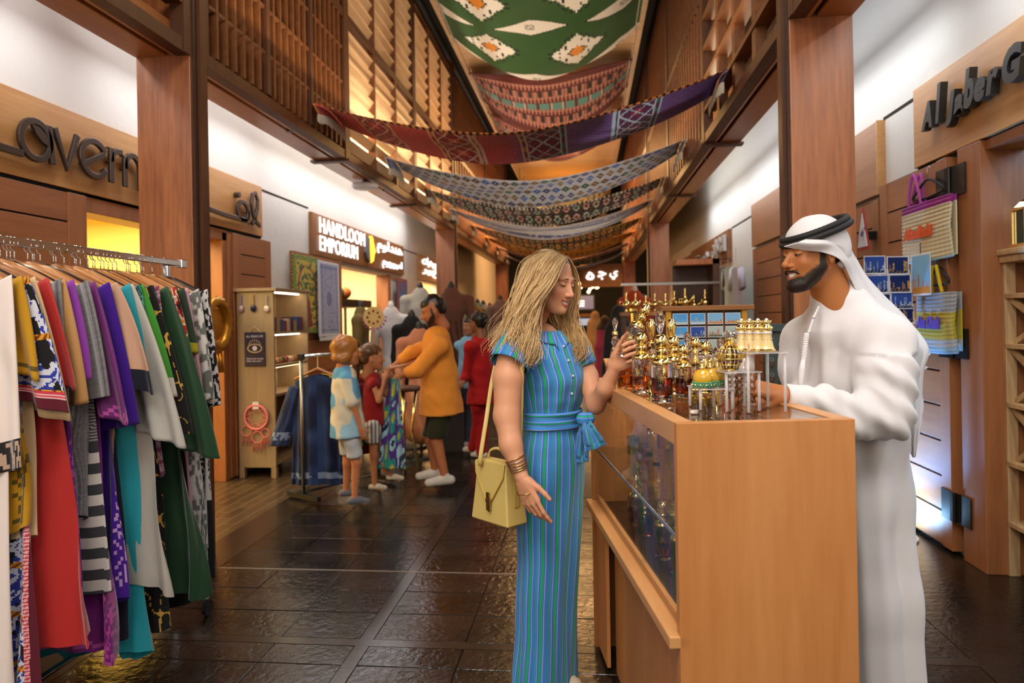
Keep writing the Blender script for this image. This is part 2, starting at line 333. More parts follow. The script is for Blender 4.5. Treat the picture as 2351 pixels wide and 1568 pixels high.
# ---- floor: slate slabs bedded in dark grout
def slate(name, c1, c2, rough):
    m, nt, b = newmat(name); tc = N(nt, 'ShaderNodeTexCoord'); ge = N(nt, 'ShaderNodeNewGeometry')
    n1 = N(nt, 'ShaderNodeTexNoise'); n1.inputs['Scale'].default_value = 4; n1.inputs['Detail'].default_value = 6
    n2 = N(nt, 'ShaderNodeTexNoise'); n2.inputs['Scale'].default_value = 26; n2.inputs['Detail'].default_value = 4; n2.inputs['Distortion'].default_value = .6
    for n in (n1, n2): nt.links.new(ge.outputs['Position'], n.inputs['Vector'])
    oi = N(nt, 'ShaderNodeObjectInfo'); mx = N(nt, 'ShaderNodeMix'); mx.data_type = 'FLOAT'; mx.inputs[0].default_value = .4
    nt.links.new(n1.outputs[0], mx.inputs[2]); nt.links.new(oi.outputs['Random'], mx.inputs[3])
    cr = N(nt, 'ShaderNodeValToRGB'); cr.color_ramp.elements[0].color = (*hx(c1), 1); cr.color_ramp.elements[1].color = (*hx(c2), 1); cr.color_ramp.elements[0].position = .3; cr.color_ramp.elements[1].position = .7
    nt.links.new(mx.outputs[0], cr.inputs[0]); nt.links.new(cr.outputs[0], b.inputs['Base Color'])
    bu = N(nt, 'ShaderNodeBump'); bu.inputs['Strength'].default_value = .5; bu.inputs['Distance'].default_value = .006
    ad = N(nt, 'ShaderNodeMath', operation='ADD'); nt.links.new(n2.outputs[0], ad.inputs[0]); nt.links.new(n1.outputs[0], ad.inputs[1])
    nt.links.new(ad.outputs[0], bu.inputs['Height']); nt.links.new(bu.outputs[0], b.inputs['Normal'])
    mr = N(nt, 'ShaderNodeMapRange'); mr.inputs[3].default_value = rough - .1; mr.inputs[4].default_value = rough + .14; nt.links.new(n1.outputs[0], mr.inputs[0]); nt.links.new(mr.outputs[0], b.inputs['Roughness'])
    return m
SLATE = slate('slate_slab', '#120d0a', '#261d17', .19)
STRIP = plain('granite_strip', '#2a221c', .22, bmp=(60, .15, .003))
m, nt, b = newmat('brick_paving'); ge = N(nt, 'ShaderNodeNewGeometry'); br = N(nt, 'ShaderNodeTexBrick')
mpg = N(nt, 'ShaderNodeMapping'); mpg.inputs['Rotation'].default_value = (0, 0, pi / 2); nt.links.new(ge.outputs['Position'], mpg.inputs[0]); nt.links.new(mpg.outputs[0], br.inputs['Vector'])
br.inputs['Scale'].default_value = 1; br.inputs['Brick Width'].default_value = .30; br.inputs['Row Height'].default_value = .105; br.inputs['Mortar Size'].default_value = .004
br.inputs['Color1'].default_value = (*hx('#3a2c1e'), 1); br.inputs['Color2'].default_value = (*hx('#4a3826'), 1); br.inputs['Mortar'].default_value = (*hx('#6a5840'), 1)
nt.links.new(br.outputs['Color'], b.inputs['Base Color']); b.inputs['Roughness'].default_value = .3
bu = N(nt, 'ShaderNodeBump'); bu.inputs['Strength'].default_value = .4; bu.inputs['Distance'].default_value = .003; nt.links.new(br.outputs['Fac'], bu.inputs['Height']); bu.invert = True; nt.links.new(bu.outputs[0], b.inputs['Normal'])
BRICKP = m
floor = MB().box((-7, -4, -.12), (6.5, 30, -.012)).build('floor', plain('grout', '#4a4036', .6), kind='structure')
MB().box((XL - .3, -4, -.012), (-2.55, 30, 0)).build('shopfront_paving', BRICKP, floor)
MB().box((-2.55, -4, -.012), (-2.27, 30, .0)).build('border_strip', STRIP, floor)
MB().box((1.62, -4, -.012), (XR + .3, 30, 0)).build('shopfront_paving', SLATE, floor)
MB().box((-1.085, -4, -.012), (-1.02, 30, .0005)).build('border_strip', STRIP, floor)
for y in (3.12, 7.68): MB().box((-2.27, y, -.012), (1.62, y + .065, .0007)).build('border_strip', STRIP, floor)
for y in (4.05, 8.6): MB().box((-2.27, y, -.012), (1.62, y + .018, .0009)).build('metal_joint', plain('joint_metal', '#8a8078', .35, .6), floor)
slabs = {}
ys = []; y = 1.2
while y < 9.4:
    if abs(y - 3.12) < .03: y = 3.185
    if abs(y - 4.05) < .03: y = 4.068
    if abs(y - 7.68) < .03: y = 7.745
    ny = y + .29
    for s in (3.12, 4.05, 7.68):
        if y < s < ny + .1: ny = s
    ys.append((y, ny)); y = ny
xs = [-2.27, -1.87, -1.47, -1.085, None, -1.02, -.58, -.14, .30, .74, 1.18, 1.62]
nsl = 0
for r, (y0, y1) in enumerate(ys):
    for a, c in zip(xs[:-1], xs[1:]):
        if a is None or c is None or nsl > 298: continue
        key = (round(c - a, 3), round(y1 - y0, 3))
        if key not in slabs:
            slabs[key] = MB().box((-key[0] / 2 + .002, -key[1] / 2 + .002, 0), (key[0] / 2 - .002, key[1] / 2 - .002, .012)).build('slab', SLATE, floor, bevel=.0025, seg=1, local=True); o = slabs[key]
        else: o = slabs[key].copy(); COL.objects.link(o)
        dz = random.uniform(-.0008, .0008); nsl += 1
        o.location = Vector(((a + c) / 2, (y0 + y1) / 2, -.012 + dz)) - Vector(floor.location); o.rotation_euler = (random.uniform(-.0015, .0015), random.uniform(-.0015, .0015), 0)
yb = ys[-1][1]
MB().box((-2.27, yb, -.012), (1.62, 30, -.0005)).build('far_paving', SLATE, floor); MB().box((-2.27, -4, -.012), (1.62, 1.2, -.0005)).build('near_paving', SLATE, floor)
# ---- side walls with shop openings
def wall(name, x0, x1, spans, y0, y1, ztop, mat):
    mb = MB(); y = y0
    for a, c, zt in spans: mb.box((x0, y, 0), (x1, a, ztop)); mb.box((x0, a, zt), (x1, c, ztop)); y = c
    mb.box((x0, y, 0), (x1, y1, ztop)); return mb.build(name, mat, kind='structure')
wall('wall_left', XL - .2, XL, [(4.42, 6.33, 2.36), (9.4, 11.9, 2.28), (14.2, 16.2, 2.3)], -4, 18.6, 6.7, PLASTER)
wall('wall_right', XR, XR + .2, [(2.4, 4.33, 2.43), (11.9, 14.6, 2.3)], -4, 26, 6.7, PLASTER)
MB().box((XL - .2, 18.6, 0), (XL, 30, 6.7)).build('wall_left_far', plain('grey_panel', '#9a8f84', .8), kind='structure')
MB().box((-7, 30, 0), (6.5, 30.2, 6.7)).build('wall_end', plain('end_wall', '#140f0c', .8), kind='structure')
MB().box((-7, -4.2, 0), (6.5, -4, 6.7)).build('wall_behind', PLASTER, kind='structure')
# reveal lines in the plaster
for n, x, a, c, z in (('trim_1', XL, 7.06, 8.37, 2.905), ('trim_2', XL, 12.76, 14.0, 2.83), ('trim_3', XR - .006, 5.0, 5.57, 2.955), ('trim_4', XR - .006, 9.6, 11.15, 2.83)):
    MB().box((x, a, z), (x + .006, c, z + .018)).build(n, BLACK, kind='structure')
# ---- ceiling
ceil = MB().box((-7, -4, 6.55), (6.5, 30, 6.7)).build('ceiling', BLACK, kind='structure')
CE = wood('ceiling_board', '#a88a68', '#c0a27c', 'X', .8, .4)
y = 6.9; k = 0; cb = None
while y < 29:
    if cb is None: cb = MB().box((-1.45, -.29, 0), (1.45, .29, .05)).build('ceiling_board', CE, ceil, local=True, bevel=.006)
    else: c2 = cb.copy(); COL.objects.link(c2); cb = c2
    cb.location = Vector((-.57, y + .3, 6.0)) - Vector(ceil.location); y += .6
for x0, x1 in ((-2.1, -2.02), (.88, .96)): MB().box((x0, 6.9, 5.97), (x1, 29, 6.08)).build('edge_board', CE, ceil)
# ---- columns, beams, lattice screens
def column(x0, x1, y0, lab, inner):
    t = thing('column', lab, 'column', ((x0 + x1) / 2, y0 + .07, 0))
    MB().box((x0, y0, 0), (x1, y0 + .15, 6.4)).build('shaft', W_COL, t, bevel=.004)
    xi = x1 if inner > 0 else x0
    MB().box((min(xi, xi + inner * .012), y0 + .02, 0), (max(xi, xi + inner * .012), y0 + .05, 6.4)).build('reveal', W_DARK, t)  # dark strip stands in for shade on the column's inner face
    MB().box((min(xi, xi + inner * .03), y0 + .07, 0), (max(xi, xi + inner * .03), y0 + .15, 6.4)).build('side_board', W_LAT, t)  # dark wood puts the inner face's shade into the colour
    return t
column(XBL0, XBL1, 4.15, 'tall reddish wooden column behind the crowded clothes rail', 1)
column(XBR0, XBR1, 4.15, 'tall reddish wooden column behind the man in white', -1)
column(XBL0, XBL1, 13.0, 'wooden column beside the lit shop signs past the orange shirt', 1)
column(XBR0, XBR1, 13.0, 'distant wooden column above the gold lamp display', -1)
column(XBL0, XBL1, 21.8, 'farthest wooden column behind the blonde hair', 1)
column(XBR0, XBR1, 21.8, 'farthest wooden column beside the distant lit sign', -1)
def beam(x0, x1, y0, y1, lab, inner):
    t = thing('beam', lab, 'beam', ((x0 + x1) / 2, (y0 + y1) / 2, ZB)); x0, x1 = (x0, x1 - .09) if inner > 0 else (x0 + .09, x1); xm = x1 - .045 if inner > 0 else x0 + .045
    MB().box((x0, y0, ZB), (xm - .018, y1, ZB + .2)).build('soffit_board', W_BEAM, t, bevel=.003)
    MB().box((xm + .018, y0, ZB), (x1, y1, ZB + .2)).build('soffit_board', W_BEAM, t, bevel=.003)
    MB().box((xm - .018, y0, ZB + .03), (xm + .018, y1, ZB + .2)).build('light_slot', BLACK, t)
    return t
NM = {-1: 'left', 1: 'right'}
for s, x0, x1 in ((-1, XBL0, XBL1), (1, XBR0, XBR1)):
    beam(x0, x1, -4, 4.15, f'wooden beam meeting the near column on the {NM[s]} side, top corner', -s)
    beam(x0, x1, 4.30, 13.0, f'long wooden beam above the {NM[s]} shopfronts with a dark light slot', -s)
    beam(x0, x1, 13.15, 21.8, f'distant wooden beam on the {NM[s]} side beyond the far column', -s)
    for y in (7.08, 10.03):
        MB().box((x0 - .03, y - .05, ZB - .025), (x1 + .03, y + .05, ZB + .002)).build('bracket', W_LAT, None, label=f'wooden strap under the {NM[s]} beam at the {"nearer" if y < 8 else "farther"} screen joint', cat='bracket', bevel=.003)
SL = {}
def slat(parent, lo, hi, mat, name='slat'):
    lo, hi = Vector(lo), Vector(hi); d = hi - lo; key = (round(d.x, 4), round(d.y, 4), round(d.z, 4), mat.name)
    if key not in SL: SL[key] = MB().box((-d.x / 2, -d.y / 2, -d.z / 2), (d.x / 2, d.y / 2, d.z / 2)).build(name, mat, parent, local=True, origin=(0, 0, 0)); o = SL[key]
    else: o = SL[key].copy(); COL.objects.link(o); o.name = name; o.parent = parent
    o.location = (lo + hi) / 2 - Vector(parent.location); return o
W_SLAT = wood('slat_wood', '#5c3418', '#7c4c26', 'Y', 1.2, .45)
W_PALE = plain('screen_backing', '#ecd4ac', .7, bmp=(5, .2, .01))
W_LVR = wood('louvre_board', '#c09a70', '#dcbc92', 'Y', .8, .5)
def screen(side, y0, y1, style, lab, back, z0=3.188, z1=6.3):
    xi = XBL1 if side < 0 else XBR0; s = side; t = thing('lattice_screen', lab, 'screen', (xi, (y0 + y1) / 2, z0))
    def X(a, c): p, q = xi + s * a, xi + s * c; return (min(p, q), max(p, q))
    def bx(a, c, ya, yb_, za, zb, m, n='slat'): xa, xb = X(a, c); return slat(t, (xa, ya, za), (xb, yb_, zb), m, n)
    bx(-.006, .085, y0, y0 + .07, z0, z1, W_LAT, 'stile'); bx(-.006, .085, y1 - .07, y1, z0, z1, W_LAT, 'stile')
    for zr in (z0, 4.66, z1 - .1): bx(.0, .085, y0 + .07, y1 - .07, zr, zr + .085, W_LAT, 'rail')
    bx(.30, .32, y0, y1, ZB + .2, z1, back, 'backing')
    L = y1 - y0 - .14; ya = y0 + .07
    if style == 'grid':
        for q in (1, 2): bx(-.01, .08, ya + L * q / 3 - .03, ya + L * q / 3 + .03, z0 + .1, z1 - .1, W_LAT, 'mullion')
        n = 21
        for i in range(1, n):
            if i % 7: yy = ya + L * i / n; bx(.0, .07, yy - .013, yy + .013, z0 + .1, z1 - .1, W_SLAT)
        for q in range(3):
            zz = z0 + .42; k = 0
            while zz < z1 - .15:
                if abs(zz - 4.7) > .12: bx(.005, .085, ya + L * q / 3 + .03, ya + L * (q + 1) / 3 - .03, zz - .012, zz + .012, W_SLAT)
                zz += .36; k += 1
    elif style == 'louvre':
        for q in (1, 2): bx(.0, .09, ya + L * q / 3 - .02, ya + L * q / 3 + .02, z0 + .085, z1 - .1, W_SLAT, 'mullion')
        zz = z0 + .2
        while zz < z1 - .12:
            if abs(zz - 4.71) > .12: bx(.040, .056, ya, ya + L, zz - .055, zz + .055, W_LVR).rotation_euler = (0, -s * .62, 0)
            zz += .165
    elif style == 'ladder':
        for q in (1, 2, 3): bx(.01, .09, ya + L * q / 4 - .05, ya + L * q / 4 + .05, z0 + .1, z1 - .1, W_SLAT, 'mullion')
        zz = z0 + .32
        while zz < z1 - .12:
            if abs(zz - 4.71) > .1: bx(.0, .11, ya, ya + L, zz - .02, zz + .02, W_SLAT)
            zz += .3
    else:
        n = 14
        for i in range(1, n): yy = ya + L * i / n; bx(.0, .08, yy - .02, yy + .02, z0 + .1, z1 - .1, W_SLAT)
        for zz in (3.9, 4.35, 5.2, 5.7): bx(.02, .09, ya, ya + L, zz - .015, zz + .015, W_SLAT)
    return t
for s, y0, y1, st, lab, bk in (
    (-1, .9, 4.15, 'ladder', 'timber screen with wide panes above the near left beam', W_BACK),
    (-1, 4.30, 7.08, 'grid', 'dark wooden grid screen of small tall cells right of the near left column', W_BACK),
    (-1, 7.08, 10.03, 'louvre', 'louvred wooden screen with pale backing behind the red hanging rug', W_PALE),
    (-1, 10.03, 13.0, 'louvre', 'louvred wooden screen farther along above the fringed patterned textile on the left', W_PALE),
    (-1, 13.15, 17.4, 'bars', 'barred wooden screen deep in the corridor on the left', W_PALE),
    (-1, 17.4, 21.8, 'bars', 'last barred wooden screen at the corridor end on the left', W_PALE),
    (1, 1.2, 4.15, 'bars', 'wooden screen above the near right beam beside the column', W_BACK),
    (1, 4.30, 7.08, 'ladder', 'ladder-like wooden screen with wide rails left of the near right column', W_DARK),
    (1, 7.08, 10.03, 'bars', 'barred wooden screen behind the right end of the purple hanging rug', W_BACK),
    (1, 10.03, 13.0, 'bars', 'barred wooden screen above the right end of the checked white textile', W_PALE),
    (1, 13.15, 17.4, 'bars', 'barred wooden screen deep in the corridor on the right', W_PALE),
    (1, 17.4, 21.8, 'bars', 'last barred wooden screen at the corridor end on the right', W_PALE)): screen(s, y0, y1, st, lab, bk)
# ---- downlights in the beam slots
dl = None; ORD = ('first', 'second', 'third', 'fourth', 'fifth', 'sixth')
for s, x, yl in ((-1, XBL1 - .135, (3.1, 5.95, 8.9, 11.9, 15.5, 18.5)), (1, XBR0 + .135, (4.75, 7.75, 10.6, 13.9, 16.5, 19.5))):
    for i, y in enumerate(yl):
        lb = f'small round warm downlight set in the {NM[s]} beam, {ORD[i]} from the near end'
        if dl is None:
            dl = thing('downlight', lb, 'lamp', (x, y, ZB), 0, 'downlights in the beam slots')
            MB().lathe([(.028, -.004), (.036, 0), (.036, .02), (.028, .02)], 16).build('ring', DKMETAL, dl, local=True)
            MB().lathe([(.001, .006), (.026, .006), (.026, .012), (.001, .012)], 16).build('lens', LAMPG, dl, local=True)
        else: dup(dl, (x, y, ZB), 0, lb)
        spot('downlight_beam', (x, y, ZB - .01), (x, y, 0), 28 if y < 12 else 40, (1, .76, .46), 80, .7)
def doorleaf(n, side, y0, y1, zt, planks, lab=None, thick=.05, mat=None, z0=.02, stile=.11):
    x0, x1 = (XL, XL + thick) if side < 0 else (XR - thick, XR); t = thing(f'door_{n}', None, None, ((x0 + x1) / 2, (y0 + y1) / 2, z0), kind='structure')
    MB().box((x0, y0, z0), (x1, y0 + stile, zt)).build('stile', W_DOORV, t, bevel=.003); MB().box((x0, y1 - stile, z0), (x1, y1, zt)).build('stile', W_DOORV, t, bevel=.003)
    MB().box((x0 + .012, y0 + stile, z0), (x1 - .012, y1 - stile, zt)).build('core', BLACK, t); h = (zt - z0) / planks
    for i in range(planks): MB().box((x0 + .004, y0 + stile, z0 + i * h + .006), (x1 - .003, y1 - stile, z0 + (i + 1) * h - .006)).build('plank', W_DOOR, t, bevel=.002)
    return t
doorleaf(1, -1, 3.52, 4.42, 2.38, 12, stile=.17); doorleaf(2, -1, 6.41, 7.21, 2.37, 12, stile=.14)
doorleaf(3, -1, 7.8, 9.4, 2.33, 11); doorleaf(4, 1, 4.53, 5.5, 2.44, 11, thick=.07, stile=.12)
doorleaf(5, 1, 5.58, 8.0, 2.36, 11, stile=.12); doorleaf(6, 1, 8.05, 9.6, 2.36, 11, stile=.2)
# jambs and heads of the shop doors
for n, lo, hi in (('trim_5', (XL - .2, 6.25, 0), (XL + .02, 6.33, 2.36)), ('trim_6', (XL - .2, 4.42, 2.28), (XL + .02, 6.33, 2.42)), ('trim_7', (XR - .05, 4.2, 0), (XR + .2, 4.44, 2.46)),
                  ('trim_8', (XR - .02, 2.4, 2.40), (XR + .2, 4.33, 2.46)), ('trim_9', (XL - .2, 11.8, 0), (XL + .02, 11.95, 2.3)), ('trim_10', (XL + .005, 6.33, .02), (XL + .035, 6.40, 2.36))):
    MB().box(lo, hi).build(n, W_DOORV, kind='structure', bevel=.004)
for i, z in enumerate((2.28, 1.30, .30)):
    t = thing('door_hinge', f'black metal door hinge plate, {("highest", "middle", "lowest")[i]} of three beside the blue shop doorway', 'hinge', (XR - .06, 4.48, z - .09))
    MB().box((XR - .078, 4.535, z - .09), (XR - .07, 4.64, z + .09)).build('leaf_plate', DKMETAL, t); MB().box((XR - .06, 4.34, z - .09), (XR - .052, 4.44, z + .09)).build('jamb_plate', DKMETAL, t)
    MB().bar((XR - .075, 4.535, z), (XR - .055, 4.44, z), .008, .18).build('strap', DKMETAL, t)
    MB().tube([(XR - .075, 4.49, z - .09), (XR - .075, 4.49, z + .09)], .01, 8).build('pin', DKMETAL, t)
# ---- shop rooms
def room(tagname, x0, x1, y0, y1, zt, mat, fmat, cmat=None):
    s = -1 if x0 < 0 else 1; xb = x0 if s < 0 else x1; e = .1
    MB().box((min(xb, xb + s * e), y0 - e, 0), (max(xb, xb + s * e), y1 + e, zt)).build(f'wall_{tagname}_back', mat, kind='structure')
    MB().box((x0, y0 - e, 0), (x1, y0, zt)).build(f'wall_{tagname}_near', mat, kind='structure'); MB().box((x0, y1, 0), (x1, y1 + e, zt)).build(f'wall_{tagname}_far', mat, kind='structure')
    MB().box((x0, y0, zt), (x1, y1, zt + .1)).build(f'ceiling_{tagname}', cmat or mat, kind='structure'); MB().box((x0, y0, -.01), (x1, y1, .002)).build(f'floor_{tagname}', fmat, kind='structure')
YEL = plain('yellow_wall', '#f2d884', .7); CREAM = plain('cream_wall', '#ead2a8', .7); BLUEW = plain('blue_grey_wall', '#3a4a66', .6)
room('left_shop', XL - 2.6, XL - .2, 3.9, 7.0, 2.7, YEL, W_DOOR); area('shop_light', (XL - 1.2, 5.4, 2.6), (XL - 1.2, 5.4, 0), 1.6, 2, 110, (1, .84, .46))
room('handloom', XL - 3.0, XL - .2, 8.8, 12.6, 2.7, CREAM, W_DOOR); area('shop_light', (XL - 1.2, 10.6, 2.6), (XL - 1.2, 10.6, 0), 1.8, 2.4, 150, (1, .82, .55))
room('far_left_shop', XL - 2.0, XL - .2, 13.8, 16.6, 2.6, CREAM, W_DOOR); area('shop_light', (XL - 1.0, 15.2, 2.5), (XL - 1.0, 15.2, 0), 1.4, 2, 110, (1, .75, .42))
room('blue_shop', XR + .2, XR + 2.6, 1.6, 5.4, 2.8, BLUEW, SLATE); area('shop_light', (XR + 1.1, 3.5, 2.7), (XR + 1.1, 3.5, 0), 1.4, 2, 40, (.45, .7, 1))
room('shirt_shop', XR + .2, XR + 2.4, 11.4, 15.2, 2.6, plain('amber_wall', '#b8743a', .6), W_DOOR); area('shop_light', (XR + 1.0, 13.2, 2.5), (XR + 1.0, 13.2, 0), 1.2, 2, 60, (1, .7, .38))
# low cool spot grazing the open door of the blue shop
spot('floor_spot', (1.98, 5.0, .07), (2.22, 5.0, .30), 60, (.30, .60, 1), 130, .9, .04)
spot('floor_spot', (1.6, 5.6, .07), (2.25, 4.95, .9), 240, (.16, .42, 1), 60, .9, .04)
for i, y in enumerate((5.0, 7.4, 9.8, 12.2)):
    t = thing('floor_uplight', f'small black floor uplight by the right side of the corridor, {ORD[i]} from the counter', 'lamp', (1.02, y, 0)); MB().lathe([(.05, 0), (.055, .01), (.05, .05), (.042, .05), (.042, .02)], 18, (1.02, y, 0)).build('can', DKMETAL, t); MB().lathe([(.001, .03), (.04, .03), (.04, .034), (.001, .034)], 18, (1.02, y, 0)).build('lens', LAMPG, t)  # lamp bodies added to go with the rug fill spots
# ================================================================== HANGING TEXTILES
def H(*a): return [hx(c) for c in a]
def tri(x): return abs((x % 1) * 2 - 1)
def hash2(i, j, k=0): return (math.sin(i * 127.1 + j * 311.7 + k * 74.7) * 43758.5453) % 1
def rug_red(u, v):
    A = mixc(hx('#c43a34'), hx('#6a4090'), min(1, max(0, (u - .38) / .3))); Bk = mixc(hx('#8a1418'), hx('#521848'), min(1, max(0, (u - .4) / .3)))
    LN = mixc(hx('#e0b090'), hx('#b0c8e0'), min(1, max(0, (u - .3) / .3)))
    if v < .06: return hx('#1a0c0c') if int(u * 120) % 2 else hx('#c8783a')
    blk = [(.10, .20), (.30, .42), (.52, .64), (.75, .86)]
    for a, c in blk:
        if a <= u <= c:
            t = (u - a) / (c - a)
            if t < .05 or t > .95 or abs(t - .13) < .02 or abs(t - .87) < .02: return LN
            if t < .13 or t > .87: return Bk if tri(v * 4) > .4 else hx('#2e6a6a') if u > .6 else hx('#c07a3a')
            x = abs(t - .5) / .37; y = abs(((v * 2) % 1) - .5) * 2
            if abs(x + y - 1) < .08 or abs(x - y) < .05: return LN
            if x + y < .42: return hx('#d04038') if u < .5 else hx('#8a2040')
            return Bk
    s = (math.sin(u * 330) * math.sin(v * 95 + u * 100))
    return mixc(A, hx('#c86a50') if u < .5 else hx('#7a88b8'), .45 if s > .35 else (.12 if s > -.3 else 0)) if s > -.6 else Bk
def rug_check(u, v):
    W = hx('#b9bac0'); n = 30; m = 5; x = u * n; y = v * m
    i, j = int(x), int(y); off = .5 if j % 2 else 0; x2 = x + off; i = int(x2); dx = abs(x2 - i - .5); dy = abs(y - j - .5)
    d = dx + dy
    if d < .43:
        if d < .08: return hx('#d8c890')
        c = H('#2f63b8', '#5a3a26', '#1d5a4a', '#2a3a7a', '#7a5a3a')[int(hash2(i, j) * 5)]
        return c if d < .33 else mixc(c, (0, 0, 0), .5)
    return W
def rug_geo(cols, n=20, m=3):
    cols = H(*cols)
    def f(u, v):
        if v < .1 or v > .9: return cols[-1] if int(u * n * 5) % 2 else cols[0]
        x = u * n; y = (v - .1) / .8 * m; i = int(x); j = int(y); dx = abs(x - i - .5); dy = abs(y - j - .5); d = max(dx + dy * .6, dy * 1.1)
        c = cols[1 + int(hash2(i, j, 3) * (len(cols) - 2))]
        if d < .12: return cols[0]
        if d < .26: return c
        if d < .36: return cols[-1]
        if d < .43: return cols[0]
        return mixc(c, cols[0], .6) if int(x * 6 + y * 4) % 3 == 0 else cols[0]
    return f
def rug_stripe(cols, n):
    cols = H(*cols)
    def f(u, v): return cols[int(hash2(int(v * n), 1) * len(cols))] if hash2(int(u * 90), int(v * n)) > .12 else cols[0]
    return f
def rug_green(u, v):
    G, Wt, K, O = H('#1f4a1a', '#d8d5cc', '#0e0d0c', '#d0821e')
    u = min(.999, max(0, u)); n = 2.2; m = 2.0
    x = u * n; y = v * m; i = int(x); j = int(y); a = x - i - .5; b_ = y - j - .5
    a = round(a * 40) / 40; b_ = round(b_ * 28) / 28
    # stepped white medallions with orange heart, hooks along the edge
    d = abs(a) + abs(b_) * .9
    if d < .10: return O
    if d < .12: return K
    if d < .30:
        k = (a * 12) % 1.0; l = (b_ * 12) % 1
        if d > .2 and ((abs(k - .5) < .18 and abs(l - .5) < .34) ) and not (abs(k - .4) < .1 and abs(l - .5) < .2): return K
        return Wt
    a2 = ((x) % 1) - .5 if False else (x + .5) % 1 - .5; b2 = (y + .5) % 1 - .5
    d2 = abs(a2) * .75 + abs(b2) * 2.0
    if d2 < .30:
        if abs(a2) < .05 and abs(b2) < .06 and int(a2 * 60 + b2 * 60) % 2: return K
        return Wt
    if d2 < .325: return K
    if .33 < d < .36 and int(a * 30) % 2: return K
    return G
def rug_kilim(u, v):
    R, P, T, K, Wt = H('#4a1014', '#9a6a60', '#4a7a78', '#1a1414', '#b09a90')
    y = v * 9; j = int(y); f = y - j
    if j in (0, 8): return R
    if j == 4: return T if tri(u * 12) < .75 else (R if int(u * 12) % 3 else Wt)
    if j in (1, 7, 3, 5): return P if (tri(u * 40) > f) else R
    return K if tri(u * 16) > .6 else mixc(P, R, .5) if int(u * 60) % 2 else P
def swag(name, lab, xl, xr, yl, yr, zl, zr, sag, colfn, nu=150, nv=40, drop=.14, fringe=True, tilt=0, group='textiles hung across the corridor', fr_col='#c8bfae', wave=.02, drop_w=None):
    """a long woven cloth hung from side to side; yl/yr = (near, far) edge on each side"""
    t = thing(name, lab, 'textile', ((xl + xr) / 2, (yl[0] + yr[1]) / 2, min(zl, zr) - sag), 0, group)
    def pos(u, v):
        x = xl + (xr - xl) * u; y0 = yl[0] + (yr[0] - yl[0]) * u; y1 = yl[1] + (yr[1] - yl[1]) * u
        s = 4 * u * (1 - u); pin = 1 - .22 * (1 - s) ** 2
        y = (y0 + y1) / 2 + (y1 - y0) * (v - .5) * pin
        z = zl + (zr - zl) * u - sag * s - tilt * (v - .5) * s + wave * math.sin(v * 7 + u * 9) * s + .05 * (1 - s) ** 3 * math.sin(v * pi)
        return (x, y, z)
    MB().grid(pos, nu, nv, colfn).build('cloth', RUG, t, smooth=True, solid=.006)
    for e, sx in ((0, -1), (1, 1)):
        mb = MB(); cf = lambda a, b_: colfn(.02 if e == 0 else .98, a)
        def dp(a, b_):
            p = Vector(pos(e, a)); return (p.x - sx * (.05 * b_) + sx * .02, p.y, p.z - drop * b_)
        mb.grid(dp, nv, 6, cf); mb.build('end_flap', RUG, t, smooth=True, solid=.006)
        if fringe:
            mf = MB(); n = 34
            for i in range(n + 1):
                p = Vector(dp(i / n, 1)); l = .07 + .02 * hash2(i, e); q = hash2(i, e, 5) - .5
                mf.tube([p, p + Vector((0, q * .012, -l * .5)), p + Vector((0, q * .03, -l))], [.006, .008, .005], 5)
            mf.build('fringe', plain('fringe_' + fr_col, fr_col, .95), t, kind='stuff')
    if zl > 5:
        for e in (0, 1):
            for v in (.05, .95): p = Vector(pos(e, v)); MB().tube([p, (p.x, p.y, 6.56)], .006, 6).build('tie_cord', DKMETAL, t)
    return t
xl, xr = XBL1 + .05, XBR0 - .05
swag('hanging_rug', 'long red and purple patterned rug hung lowest and nearest across the corridor', xl, xr, (5.97, 6.91), (5.55, 6.38), 3.47, 3.43, .42, rug_red, 230, 56, .10, tilt=.06)
swag('hanging_rug', 'white hanging textile with blue, brown and green diamonds', xl, xr, (8.24, 9.19), (7.92, 8.84), 3.50, 3.48, .46, rug_check, 210, 45, tilt=.16)
swag('hanging_rug', 'black, red and cream hanging rug below the diamond-checked one', xl, xr, (10.35, 11.3), (9.97, 10.9), 3.50, 3.47, .44, rug_geo(['#1c1414', '#9a2c20', '#3a6a5a', '#7a5a3a', '#c8bca4'], 24, 2), 170, 36, tilt=.14)
swag('hanging_rug', 'thin pale hanging cloth with blue stripes, fourth across the corridor', xl, xr, (12.3, 13.2), (11.8, 12.7), 3.50, 3.46, .46, rug_stripe(['#a8a4a8', '#8a8690', '#3a4470', '#b8b4b0'], 14), 120, 28, tilt=.12)
swag('hanging_rug', 'brown and red medallion hanging rug just above the golden-yellow one', xl, xr, (14.6, 15.5), (13.9, 14.9), 3.50, 3.46, .44, rug_geo(['#2c1a10', '#b04a1c', '#c88a2a', '#3a5a3a', '#d8b060'], 26, 2), 150, 28, tilt=.2)
swag('hanging_rug', 'golden-yellow hanging rug with dark diamonds, just above the blonde hair', xl, xr, (16.6, 17.6), (16.0, 17.0), 3.48, 3.44, .42, rug_geo(['#c8922a', '#5a2a10', '#2a2a18', '#e0b860', '#8a4a18'], 28, 2), 150, 28, tilt=.25)
swag('hanging_rug', 'dull purple hanging rug behind the golden-yellow one', xl, xr, (18.8, 19.8), (18.2, 19.2), 3.46, 3.42, .42, rug_geo(['#4a2830', '#7a4048', '#6a3a50', '#a07a70'], 24, 2), 100, 20)
swag('hanging_rug', 'farthest grey fringed cloth across the corridor end', xl, xr, (21, 22), (20.4, 21.4), 3.40, 3.36, .42, rug_stripe(['#6a5a58', '#8a7a78', '#4a4050'], 10), 90, 16)
G2 = 'textiles hung under the ceiling'
